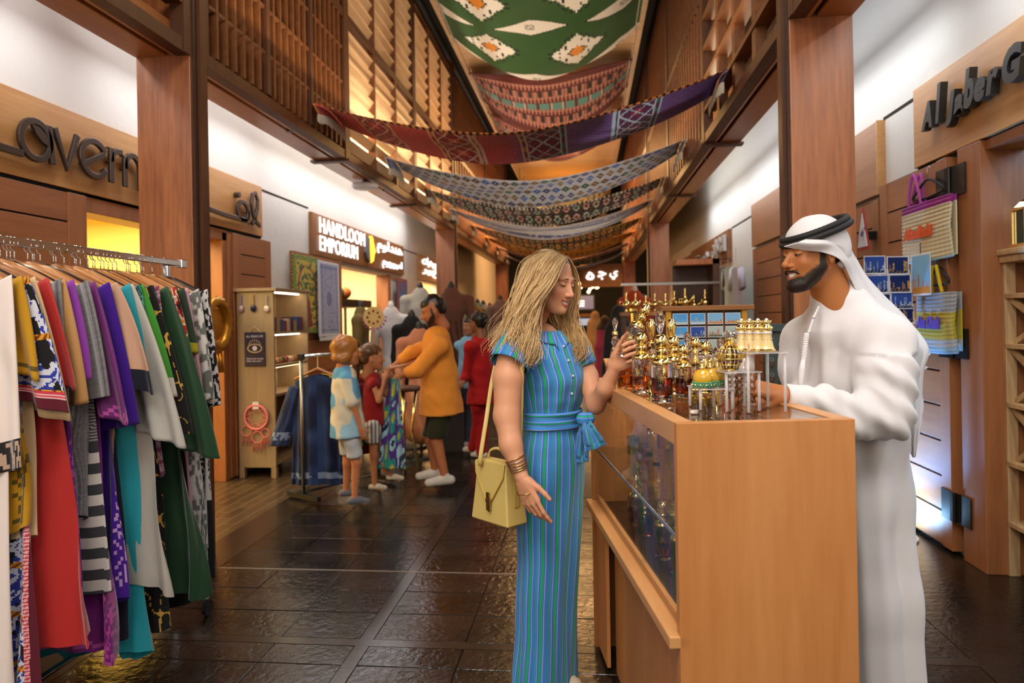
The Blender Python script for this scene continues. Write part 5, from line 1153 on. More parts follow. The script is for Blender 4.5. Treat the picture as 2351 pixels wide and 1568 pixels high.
ka = dict(zip([1.445, 1.425, 1.405, 1.37, 1.32, 1.25, 1.18, 1.125, 1.09, 1.05, .98, .90, .75, .5, .25, .035], [.066, .085, .125, .162, .158, .148, .134, .124, .122, .128, .143, .150, .145, .136, .132, .140]))
kb = dict(zip([1.445, 1.425, 1.405, 1.37, 1.32, 1.25, 1.18, 1.125, 1.09, 1.05, .98, .90, .75, .5, .25, .035], [.062, .072, .082, .095, .112, .126, .112, .096, .092, .096, .108, .114, .110, .104, .102, .108]))
kp = [(.035, 1252), (.3, 1256), (.6, 1262), (.9, 1265), (1.05, 1267), (1.25, 1264), (1.37, 1257), (1.445, 1250)]
rings = []; nz = 90
for j in range(nz + 1):
    z = 1.445 - (1.445 - .035) * j / nz; rings.append((ctr(interp(kp, z), z, 2.81), bl, bf, interp([(q, ka[q]) for q in kz], z), interp([(q, kb[q]) for q in kz], z)))
def pleat(u, v):
    z = 1.445 - 1.41 * v; a = 0
    if z < 1.07: g = min(1, (1.07 - z) / .25); a = g * (.030 * math.sin(u * 2 * pi * 9 + 1.5 * math.sin(v * 7)) + .022 * math.sin(u * 2 * pi * 4 + 2 + v * 4)) * (.5 + v) - g * .09 * math.exp(-((u - .25) / .03) ** 2) * min(1, max(0, (.85 - z) * 3)) - g * .06 * math.exp(-((u - .80) / .04) ** 2)
    elif z < 1.32: g = 1 - abs(z - 1.15) / .17; a = max(0, g) * (.035 * math.sin(u * 2 * pi * 11 + z * 20) + .02 * math.sin(u * 2 * pi * 5 + z * 9))
    return a
mb = MB(); ring_loft(mb, rings, 160, uvn=True, pleat=pleat); mb.build('jumpsuit', LINEN, wo, smooth=True, solid=.002)
def capsleeve(a, b_, r0, r1, name='sleeve', sq=.8):
    a, b_ = Vector(a), Vector(b_); d = (b_ - a).normalized(); x = d.cross(FWD).normalized(); y = d.cross(x); rg = []
    for j in range(13): t = j / 12; rg.append((a.lerp(b_, t), x, y, r0 * (1 - (1 - t) ** 2 * .3) + (r1 - r0) * t, (r0 * (1 - (1 - t) ** 2 * .25) + (r1 - r0) * t)))
    mb = MB(); ring_loft(mb, rg, 48, uvn=True, pleat=lambda u, v: .02 * math.sin(u * 30)); mb.uv = [(u * .42, v) for u, v in mb.uv]; return mb.build(name, LINEN, wo, smooth=True, solid=.003)
capsleeve(at(1204, 758, 2.71), at(1168, 838, 2.635), .076, .076); capsleeve(at(1315, 770, 2.87), at(1336, 838, 2.87), .055, .06)
# collar flaps, placket buttons
cc = ctr(1252, 1.455, 2.80)
for sg in (1, -1):
    mb = MB()
    def cf(u, v):
        th = sg * (.12 + 2.7 * u); r = .064 + .034 * v; p = cc + bf * (r * cos(th) * .95) + bl * (r * sin(th)); z = .018 * u - .042 * v * (1.15 - .5 * u) + .004; return p + UP * (z - .02 + (-.032 * v if u < .05 else 0))
    mb.grid(cf, 14, 4); mb.uv = []
    for j in range(4):
        for i in range(14): mb.uv += [((i + a) / 14 * .2, (j + c) / 4) for a, c in ((0, 0), (1, 0), (1, 1), (0, 1))]
    mb.build('collar', LINEN, wo, smooth=True, solid=.004)
for z in (1.385, 1.33, 1.27, 1.20):
    c = ctr(interp(kp, z), z, 2.81) + bf * (interp([(q, kb[q]) for q in kz], z) + .003); MB().ball(c, .0055, 10, 6).build('button', plain('pearl_button', '#c8d0d8', .3), wo, smooth=True)
# belt, knot and tails
rg = []
for j in range(9): z = 1.128 - .065 * j / 8; rg.append((ctr(1267, z, 2.81), bl, bf, interp([(q, ka[q]) for q in kz], z) + .009 + .004 * sin(j * 1.7), interp([(q, kb[q]) for q in kz], z) + .009 + .004 * sin(j * 1.7)))
mb = MB(); ring_loft(mb, rg, 72, uvn=True, pleat=lambda u, v: .012 * math.sin(u * 25 + v * 9)); mb.build('belt', LINENB, wo, smooth=True, solid=.003)
kn = at(1340, 962, 2.72); mb = MB(); mb.ball(kn, (.030, .026, .028), 18, 12); mb.ball(kn + RGT * .022 + UP * .002, (.022, .02, .024), 14, 10)
mb.uv = []; [mb.uv.extend([((mb.v[i][0] - kn.x) * 8, (mb.v[i][2] - kn.z) * 14) for i in f]) for f in mb.f]; mb.build('belt_knot', LINENB, wo, smooth=True)
def ribbon(P, wds, nrm, name='belt_tail'):
    P = [Vector(p) for p in P]; mb = MB(); c = crom(P, 6); n = len(c)
    def f(u, v):
        i = min(n - 1, int(v * (n - 1) + .5)); t = (c[min(i + 1, n - 1)] - c[max(0, i - 1)]).normalized(); x = t.cross(Vector(nrm)).normalized(); w_ = interp([(k / (len(wds) - 1), q) for k, q in enumerate(wds)], v); return c[i] + x * (w_ * (u - .5)) + Vector(nrm) * (.010 * math.sin(u * 9 + v * 3))
    mb.grid(f, 10, 20); mb.uv = []
    for j in range(20):
        for i in range(10): mb.uv += [((i + a) / 10 * .16, (j + q) / 20) for a, q in ((0, 0), (1, 0), (1, 1), (0, 1))]
    return mb.build(name, LINEN, wo, smooth=True, solid=.003)
ribbon([kn + RGT * .01, at(1352, 985, 2.68), at(1362, 1012, 2.67), at(1368, 1030, 2.67)], [.025, .05, .075, .085], -FWD); ribbon([kn - UP * .01, at(1340, 1000, 2.73), at(1336, 1040, 2.74), at(1338, 1062, 2.74)], [.02, .05, .05, .045], -FWD)
# shoes, earring, bangles, ring
for px, d in ((1206, 2.80), (1262, 2.88)):
    o = ctr(px, 0, d); s = SDF(); s.cone(np.array(o + UP * .05), np.array(o + bf * .14 + UP * .03), .036, .034, k=.02); s.cone(np.array(o - bf * .02 + UP * .06), np.array(o - bf * .02 + UP * .03), .032, .03, k=.02); s.plane(np.array(o), (0, 0, -1)); V, Q = s.mesh(.006); mb = MB(); npadd(mb, V, Q, hx('#c0ae98')); mb.build('shoe', CLOTH, wo, smooth=True)
er = HW @ Vector((-.008, -.085, -.045)); mb = MB(); mb.tube([er + RGT * (.008 * cos(a)) + UP * (.020 * sin(a) - .014) for a in [i * pi / 8 for i in range(16)]], .0028, 6, closed=True); mb.build('earring', plain('coral_red', '#c8472a', .3), wo, smooth=True)
SILV2 = plain('silver_bangle', '#cdb9a4', .18, 1); ax = (at(1197, 1094, 2.52) - at(1173, 1022, 2.56)).normalized(); x = ax.cross(FWD).normalized(); y = ax.cross(x)
bw = thing('bangle_stack', 'stack of thin silver and gold bangles on the near wrist', 'bracelet', at(1182, 1060, 2.53))
for i in range(5):
    c = at(1173, 1022, 2.56).lerp(at(1197, 1094, 2.52), .42 + .085 * i); tl = .22 * (hash2(i, 2) - .5); X = (x + ax * tl).normalized(); Yv = (y + ax * (.35 + tl)).normalized(); r = .039 - .0012 * i
    MB().tube([c + X * (r * cos(a)) + Yv * (r * sin(a)) for a in [k * 2 * pi / 36 for k in range(36)]], .0024, 6, closed=True).build('bangle', SILV2 if i % 2 else plain('gold_bangle', '#d8a860', .2, 1), bw, smooth=True)
c = at(1207, 1128, 2.51); X = (x + ax * .1).normalized(); Yv = (y + ax * .5).normalized(); MB().tube([c + X * (.034 * cos(a)) + Yv * (.030 * sin(a)) for a in [k * 2 * pi / 36 for k in range(36)]], .0022, 6, closed=True).build('bracelet', plain('gold_bangle', '#d8a860', .2, 1), None, smooth=True, label='single thin gold bracelet slipped down to the hand by the yellow bag', cat='bracelet')
rp_ = hL @ Vector((.098, -.012, -.012)); MB().tube([rp_ + RGT * (.0115 * cos(a)) + UP * (.0115 * sin(a)) for a in [k * pi / 10 for k in range(20)]], .002, 6, closed=True).build('finger_ring', SILV2, wo, smooth=True)
# handbag
bn = (-RGT * .74 - FWD * .67).normalized(); bx_ = (RGT * .67 - FWD * .74).normalized(); bo = ctr(1150, .70, 2.66); bo = at(1146, 1195, 2.66); zb = bo.z
YLW = plain('yellow_leather', '#d6bb6e', .45, bmp=(500, .25, .001)); YL2 = plain('yellow_leather_edge', '#c9a850', .5)
bag = thing('handbag', 'small pale yellow leather handbag on a long shoulder strap', 'handbag', bo)
hgt = .232; mb = MB(); prof = [(0, .0), (.012, -.004), (.1, 0), (.3, .0), (.6, .0), (.85, 0), (.97, .0), (1, 0)]
wb, wt, db, dt = .104, .082, .050, .036
vs = []; lv = [(0, 1, 1), (.03, 1.02, 1.04), (.5, None, None), (.9, None, None), (.97, .97, .9), (1.0, .90, .7)]
for t, kx, ky in lv:
    hw_ = (wb + (wt - wb) * t) * (kx or 1); hd = (db + (dt - db) * t) * (ky or 1)
    for sx_, sy_ in ((-1, -1), (1, -1), (1, 1), (-1, 1)): vs.append(bo + bx_ * (hw_ * sx_) + bn * (-hd * sy_) + UP * (hgt * t))
fs = [(3, 2, 1, 0)] + [(len(vs) - 4, len(vs) - 3, len(vs) - 2, len(vs) - 1)]
for j in range(len(lv) - 1):
    for k in range(4): fs.append((j * 4 + k, j * 4 + (k + 1) % 4, j * 4 + 4 + (k + 1) % 4, j * 4 + 4 + k))
mb.add(vs, fs); mb.build('bag_body', YLW, bag, bevel=.012, seg=4)
fo = bo + bn * (db + .001); mb = MB()
def fl(x, t): return bo + bx_ * x + bn * (db + (dt - db) * t + .003) + UP * (hgt * t)
mb.add([fl(-.083, .99), fl(.083, .99), fl(.078, .78), fl(.018, .40), (fl(0, .37)), fl(-.018, .40), fl(-.078, .78)], [(0, 6, 5, 4, 3, 2, 1)]); mb.build('flap', YLW, bag, solid=.005)
mb = MB(); mb.tube([fl(-.083, .97) + bn * .004, fl(-.078, .78) + bn * .004, fl(-.020, .40) + bn * .004, fl(0, .365) + bn * .004, fl(.020, .40) + bn * .004, fl(.078, .78) + bn * .004, fl(.083, .97) + bn * .004], .0022, 6); mb.build('piping', YL2, bag, smooth=True)
mb = MB(); mb.obox(fl(0, .36) + bn * .006, bx_ * .009, UP * .034, bn * .003); mb.obox(fl(.012, .32) + bn * .010, bx_ * .006, UP * .026, bn * .003); mb.obox(fl(.006, .38) + bn * .011, bx_ * .012, UP * .005, bn * .004); mb.build('clasp', plain('soft_gold', '#c8a860', .25, 1), bag, bevel=.001)
tp = bo + UP * (hgt + .002); mb = MB(); mb.tube(crom([tp - bx_ * .055, tp - bx_ * .045 + UP * .028, tp + UP * .042, tp + bx_ * .045 + UP * .028, tp + bx_ * .055], 5), .007, 8, flat=.6); mb.build('top_handle', YLW, bag, smooth=True)
for sg in (-1, 1): MB().tube([tp + bx_ * (.058 * sg) - UP * .006, tp + bx_ * (.058 * sg) + UP * .010], .0075, 10).build('ring_mount', GOLD, bag)
sd = bo + bx_ * (wb * .93) + UP * .13; mb = MB(); mb.obox(sd + bx_ * .004, bn * .012, UP * .06, bx_ * .002); mb.build('side_tab', YL2, bag); MB().tube([sd + UP * .06 + bx_ * .008 + bn * (.010 * cos(a)) + UP * (.014 * sin(a)) for a in [k * pi / 8 for k in range(16)]], .002, 6, closed=True).build('buckle', GOLD, bag)
def strap(P, name='strap'): mb = MB(); mb.tube(crom([Vector(p) for p in P], 6), .0085, 8, flat=.28, up=-FWD); return mb.build(name, YLW, bag, smooth=True)
strap([tp - bx_ * .075 - UP * .01, at(1102, 1062, 2.64), at(1117, 960, 2.68), at(1131, 868, 2.78), at(1150, 800, 2.80), at(1180, 762, 2.78), at(1197, 752, 2.735), at(1206, 765, 2.685)])
strap([at(1206, 765, 2.685), at(1201, 800, 2.622), at(1198, 850, 2.60), at(1196, 940, 2.625), at(1192, 1020, 2.63), tp + bx_ * .070 - UP * .01])
# ================================================================== MAN IN THE WHITE ROBE
ma = thing('person', 'bearded man in a white robe and headscarf smiling behind the counter', 'person', ctr(1965, 0, 2.45))
SKM = hx('#b5713f'); LIPM = hx('#9a5a48'); BLM = hx('#a85c38')
mf = -RGT * .96 - FWD * .28; HM = frame(at(1863, 583, 2.40), mf, .04, .0)
body = MB(); s = head_sdf(1, 1.6, .009, beard=1)
# beard volume
for y in (1, -1): s.cone((.018, y * .056, -.052), (.058, y * .030, -.104), .014, .018, k=.02)
s.ell((.074, 0, -.108), (.022, .026, .020), k=.02); s.ell((.096, 0, -.0545), (.006, .026, .0045), k=.006)
s.cone((-.040, 0, -.05), (-.098, 0, -.20), .060, .066, k=.03)
V, Q = s.mesh(.0021); V = smooth_v(V, Q, 1, .4); VM = V; C = skin_cols(V, SKM, LIPM, BLM, 1, beard=hx('#0b0706'), smile=1.6, open_=.009); npadd(body, xform(V, HM), Q, C)
# left forearm and hand resting over the counter display, right hand beside it
wr = at(1806, 908, 2.20); hm = hmat(at(1800, 905, 2.20), at(1748, 892, 2.20) - at(1800, 905, 2.20), UP * .85 - FWD * .45)
s = SDF(); s.cone(np.array(at(1850, 912, 2.21)), np.array(wr), .034, .029, k=.02); hand_sdf(s, hm, [(.5, .7, .4), (.6, .75, .4), (.65, .8, .4), (.7, .8, .4)], spread=.06, thumb=(.75, .35, -.55), thcurl=.3, scale=1.10, rad=.0088)
V, Q = s.mesh(.003); V = smooth_v(V, Q, 2, .5); npadd(body, V, Q, SKM)
h2 = hmat(at(1768, 915, 2.36), -RGT * .9 - UP * .05 - FWD * .2, UP * .9 - FWD * .3, True)
s = SDF(); s.cone(np.array(at(1815, 915, 2.42)), np.array(at(1772, 915, 2.36)), .034, .029, k=.02); hand_sdf(s, h2, [(.4, .6, .4), (.5, .65, .4), (.55, .7, .4), (.6, .7, .4)], spread=.06, thumb=(.75, .4, -.4), thcurl=.3, scale=1.08)
V, Q = s.mesh(.0035); V = smooth_v(V, Q, 2, .5); npadd(body, V, Q, SKM)
body.build('body', SKIN, ma, smooth=True)
face_bits(ma, HM, VM, brow='#15100e', iris='#2a1a10', lash='#120c0a', lid=.72, brow_w=.0040, open_=.009, smile=1.6, brow_z=.019)
# short dark hair at the temple and nape
s = SDF(); s.ell((-.022, 0, .034), (.100, .083, .091)); s.ell((-.045, 0, -.035), (.060, .070, .05), k=.02); s.plane((.018, 0, 0), (1, 0, .25)); s.plane((0, 0, -.062), (-.5, 0, -1))
s.ell((-.006, .085, -.02), (.024, .03, .042), k=.008, op='s'); s.ell((.03, 0, -.09), (.075, .10, .06), k=.01, op='s'); V, Q = s.mesh(.004); mb = MB(); npadd(mb, xform(V, HM), Q, hx('#15100d')); mb.build('hair', HAIRM, ma, smooth=True)
# robe: torso, skirt and the near sleeve as one soft garment
WHT = colmat('white_cotton', .75, .35, (500, .05, .001)); WC = hx('#dad6d8')
tf = (-RGT * .91 - FWD * .41).normalized(); tl = UP.cross(tf)
def rp(px, z, d): return np.array(ctr(px, z, d))
s = SDF(); Sq = (np.array(tf), .78)
s.chain([rp(1924, 1.565, 2.45), rp(1930, 1.53, 2.46), rp(1938, 1.42, 2.47), rp(1950, 1.25, 2.48), rp(1960, 1.10, 2.49), rp(1968, .85, 2.50), rp(1975, .5, 2.50), rp(1985, .05, 2.50)], [.060, .082, .150, .172, .172, .18, .192, .212], k=.04, squash=Sq)
s.cone(rp(1903, 1.535, 2.43), rp(1910, 1.45, 2.44), .050, .085, k=.03); s.ell(rp(1921, 1.545, 2.45), (.088, .088, .055), k=.03)
for p in (tl * .17, tl * -.17): s.cone(rp(1934, 1.50, 2.46), rp(1938, 1.405, 2.47) + np.array(p) * .95, .060, .080, k=.06)
sh = rp(1938, 1.40, 2.47) + np.array(tl) * .17; el = np.array(at(2030, 952, 2.23)); el0 = np.array(at(2032, 870, 2.26)); cu = np.array(at(1812, 913, 2.205))
s.chain([sh, el0, el], [.088, .085, .080], k=.045); s.chain([el, np.array(at(1955, 955, 2.215)), np.array(at(1880, 925, 2.205)), cu], [.080, .068, .050, .0405], k=.03)
sh2 = rp(1938, 1.40, 2.47) - np.array(tl) * .17; s.chain([sh2, np.array(at(1840, 840, 2.62)), np.array(at(1850, 925, 2.55)), np.array(at(1815, 918, 2.43))], [.085, .075, .06, .042], k=.035)
s.plane(np.array(cu) + np.array(RGT) * -.012, -np.array(RGT) + np.array((0, 0, .05)))
s.plane((0, 0, .02), (0, 0, -1))
V, Q = s.mesh(.0075); V = smooth_v(V, Q, 3, .5)
Nn = normals(V, Q); Pel = el
# drape: vertical folds in the skirt, creases that run round the bent elbow
lx = (V - np.array(ctr(1968, 0, 2.5))) @ np.array(RGT); ly = (V - np.array(ctr(1968, 0, 2.5))) @ np.array(FWD); ang = np.arctan2(ly, lx)
fold = np.clip((1.15 - V[:, 2]) / .5, 0, 1); dsp = fold * (.016 * np.sin(ang * 7 + .6 * np.sin(V[:, 2] * 3)) + .008 * np.sin(ang * 13 + V[:, 2] * 2))
ra = V - np.array(cu); tA = ra @ np.array(RGT); arm = np.exp(-((V @ np.array(FWD) - 2.2) / .10) ** 2) * (V[:, 2] < 1.36) * (V[:, 2] > 1.08) * np.clip(tA / .08, 0, 1); dsp += arm * (.0065 * np.sin(tA * 62 + (V[:, 2] - 1.2) * 75 + 1.5 * np.sin(tA * 11)) + .003 * np.sin(tA * 120 + V[:, 2] * 60))
tor = np.clip((V[:, 2] - .95) / .1, 0, 1) * np.clip((1.48 - V[:, 2]) / .1, 0, 1) * (1 - np.clip(arm * 2, 0, 1)); dsp += tor * (.006 * np.sin(ang * 9 + V[:, 2] * 9) + .004 * np.sin(ang * 17 - V[:, 2] * 14))
V = V + Nn * dsp[:, None]; V = wrinkle(V, Q, .007, 22, 4)
mb = MB(); npadd(mb, V, Q, WC); mb.build('robe', WHT, ma, smooth=True)
# collarless neckband, placket cord with tassel, side seam, cuff edge
nc = ctr(1922, 1.575, 2.45); mb = MB(); mb.tube([nc + tf * (.066 * cos(a)) + tl * (.068 * sin(a)) + UP * (.0 - .034 * cos(a)) for a in [k * 2 * pi / 32 for k in range(32)]], .006, 6, closed=True, col=WC); mb.build('neckband', WHT, ma, smooth=True)
mb = MB(); P = crom([at(1880, 704, 2.375), at(1868, 730, 2.342), at(1858, 760, 2.326), at(1852, 790, 2.322)], 8); mb.tube(P, .004, 6, col=WC)
Pt = crom([at(1852, 768, 2.318), at(1848, 800, 2.312), at(1845, 828, 2.309)], 14)
for i, p in enumerate(Pt[::2]): mb.ball(p, (.0095, .0085, .0065), 10, 6, WC)
mb.tube([at(1844, 828, 2.305), at(1841, 850, 2.302), at(1838, 885, 2.30), at(1836, 902, 2.30)], [.007, .011, .010, .009], 8, col=WC); mb.build('tassel', WHT, ma, smooth=True)
for i, (px, py, d) in enumerate(((1868, 728, 2.337), (1857, 762, 2.32))): MB().ball(at(px, py, d), .0055, 8, 6, WC).build('button', WHT, ma, smooth=True)
c = Vector(cu) - RGT * .008; mb = MB(); ax = RGT; mb.tube([c + UP * (.041 * cos(a)) + FWD * (.041 * sin(a)) for a in [k * 2 * pi / 30 for k in range(30)]], .003, 6, closed=True, col=WC); mb.build('cuff', WHT, ma, smooth=True)
# headscarf cap
GH = colmat('white_voile', .7, .4, (400, .08, .001))
s = SDF(); s.ell((-.024, 0, .040), (.110, .090, .094)); s.ell((-.045, 0, .0), (.088, .090, .085), k=.03)
s.ell((.075, 0, -.035), (.095, .13, .060), k=.008, op='s'); s.ell((.03, 0, -.115), (.105, .12, .085), k=.012, op='s'); s.ell((-.035, .01, -.10), (.06, .12, .065), k=.015, op='s'); s.ell((-.018, .095, -.028), (.045, .05, .042), k=.01, op='s'); s.ell((-.018, -.095, -.028), (.045, .05, .042), k=.01, op='s')
V, Q = s.mesh(.004); V = smooth_v(V, Q, 2, .5); V = wrinkle(V, Q, .004, 60, 2); mb = MB(); npadd(mb, xform(V, HM), Q, WC); mb.build('headscarf', GH, ma, smooth=True)
# headscarf fall: a pleated sheet thrown back over the shoulder
inn = [(1800, 566, 2.33), (1845, 574, 2.312), (1890, 580, 2.305), (1930, 598, 2.32), (1952, 640, 2.36), (1985, 705, 2.37), (2025, 745, 2.36), (2062, 790, 2.36), (2072, 850, 2.37), (2074, 910, 2.38), (2080, 975, 2.40), (2090, 1043, 2.42)]
out = [(1850, 550, 2.31), (1897, 552, 2.305), (1942, 560, 2.40), (1962, 588, 2.48), (1990, 635, 2.53), (2032, 682, 2.56), (2080, 730, 2.57), (2132, 800, 2.57), (2122, 850, 2.57), (2118, 905, 2.57), (2120, 945, 2.55), (2098, 1040, 2.50)]
ci = crom([at(*p) for p in inn], 8); co = crom([at(*p) for p in out], 8); nn_ = len(ci); mb = MB()
def gf(u, v):
    i = min(nn_ - 1, int(v * (nn_ - 1) + .5)); p = ci[i].lerp(co[i], u); g = min(1, max(0, (v - .25) * 2.2)); return p - FWD * (.028 * sin(u * pi) * (1 - g * .4)) + (RGT * .5 + FWD) * (g * .016 * math.sin(u * 17 + v * 5)) + UP * (g * .010 * math.sin(u * 11 + 2))
mb.grid(gf, 34, nn_ - 1, lambda u, v: WC); mb.build('headscarf_fall', GH, ma, smooth=True, solid=.003)
mb = MB()   # ruffled corner behind the back
for k, (a, b_, c_, dd) in enumerate((((2098, 800), (2138, 812), (2092, 838), 2.60), ((2090, 835), (2128, 842), (2085, 880), 2.60), ((2085, 875), (2115, 890), (2080, 930), 2.61))):
    mb.grid(lambda u, v: at(*a, dd).lerp(at(*b_, dd - .02), u).lerp(at(*c_, dd), v * .9) + FWD * .012 * math.sin(u * 9 + v * 6 + k), 10, 8, lambda u, v: WC)
mb.build('ruffle', GH, ma, smooth=True, solid=.003)
# black double cord
ag = MB(); HA = HM @ Matrix.Translation((-.022, 0, .071)) @ Matrix.Rotation(.33, 4, 'Y')
for dz in (0, .017):
    ring_ = [HA @ Vector(((.122 - dz * .4) * cos(a), (.103 - dz * .4) * sin(a), dz)) for a in [k * 2 * pi / 96 for k in range(96)]]; ag.tube(ring_, [.0105 + .0009 * (k % 2) for k in range(96)], 8, closed=True)
ag.build('head_cord', plain('black_cord', '#14100f', .7), ma, smooth=True)
mb = MB()
for y in (1, -1): mb.tube([HM @ Vector(p) for p in ((.0985, y * .002, -.0560), (.0965, y * .012, -.0565), (.089, y * .024, -.0600), (.080, y * .034, -.0680))], [.0040, .0046, .0042, .002], 6, flat=.8)
mb.build('moustache', plain('beard_black', '#0d0908', .7), ma, smooth=True)
# ================================================================== PERFUME COUNTER
CN = Vector((.228, 1.837, 0)); CA = Vector((-.155, .988, 0)).normalized(); CB = Vector((CA.y, -CA.x, 0)); CL, CW, CH = 1.39, .475, 1.22
def cp(a, b_, z): return CN + CA * a + CB * b_ + UP * z
def cbox(mb, a0, a1, b0, b1, z0, z1): return mb.obox(cp((a0 + a1) / 2, (b0 + b1) / 2, (z0 + z1) / 2), CB * ((b1 - b0) / 2), CA * ((a1 - a0) / 2), UP * ((z1 - z0) / 2))
def mkcb(name, *a, mat=W_BEECH, bevel=.002, parent=None): mb = MB(); cbox(mb, *a); return mb.build(name, mat, parent, bevel=bevel)
ct = thing('display_counter', 'beech wood perfume counter with a glass front and glass inset top', 'counter', cp(CL / 2, CW / 2, 0))
def cpart(name, *a, mat=W_BEECH, bevel=.002): return mkcb(name, *a, mat=mat, bevel=bevel, parent=ct)
cpart('end_panel', 0, .03, 0, CW, .0, CH); cpart('end_panel', CL - .03, CL, 0, CW, .0, CH)
cpart('top_frame', .0302, CL - .0302, 0, .05, CH - .06, CH, mat=W_BEECHH); cpart('top_frame', .0302, CL - .0302, CW - .05, CW, CH - .06, CH, mat=W_BEECHH)
TOPG = pane('counter_glass', (.85, .85, .86), .9, 1.3); cpart('top_glass', .031, CL - .031, .051, CW - .051, CH - .010, CH - .003, mat=TOPG, bevel=0)
FRG = pane('vitrine_glass', (.94, .93, .92), .6, 1.16); cpart('front_glass', .024, CL - .024, .010, .014, .67, CH - .06, mat=FRG, bevel=0)
cpart('ledge', .0, CL, -.028, .03, .635, .668, mat=W_BEECHH, bevel=.004); cpart('ledge_lip', .024, CL - .024, .018, .034, .668, .69, mat=W_BEECHH)
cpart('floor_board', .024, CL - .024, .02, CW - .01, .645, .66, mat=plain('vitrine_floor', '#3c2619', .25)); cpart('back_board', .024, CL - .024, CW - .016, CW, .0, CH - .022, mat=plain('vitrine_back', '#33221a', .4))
cpart('kick_panel', .024, CL - .26, .05, .065, .0, .635); cpart('drawer_front', CL - .26, CL - .024, .012, .028, .02, .635)
SHG = pane('shelf_glass', (.95, .97, .97)); cpart('glass_shelf', .03, CL - .03, .016, CW - .02, .900, .908, mat=SHG, bevel=0)
cpart('shelf_edge', .03, CL - .03, .014, .0165, .899, .909, mat=plain('glass_edge', '#9aa0b8', .2, emit=.0), bevel=0)
for a in (.48, .93): cpart('divider', a, a + .006, .02, CW - .03, .66, .90, mat=SHG, bevel=0)
# ---------------------------------------------------------------- bottles
AMB = glass('amber_liquid', '#c46a1c', .0, 1.36); YELQ = glass('yellow_liquid', '#e8c860', .0, 1.36); CLR = glass('crystal', (1, .99, .97), 0, 1.5); DKAM = glass('dark_amber_liquid', '#8a3010', 0, 1.36)
CLP = pane('clear_bottle', (.97, .98, .98)); PEARL = plain('pearl', '#e8ddd8', .2, .2, coat=.5); CREAMB = plain('cream_bottle', '#e6c98a', .35, .0, coat=.4); BLQ = plain('blue_bottle', '#27508a', .2, coat=.3); PURQ = glass('purple_liquid', '#7a2a8a', 0, 1.36); GRNQ = glass('green_liquid', '#9ac88a', 0, 1.36)
COPPER = plain('copper_wire', '#a86a3a', .25, 1); TEALE = plain('teal_enamel', '#2f8a6a', .3, coat=.5); PINKE = plain('pink_enamel', '#e0a8a8', .35, coat=.4); BLUEJ = plain('blue_gem', '#1c2f86', .1, coat=.5)
PROTO = {}
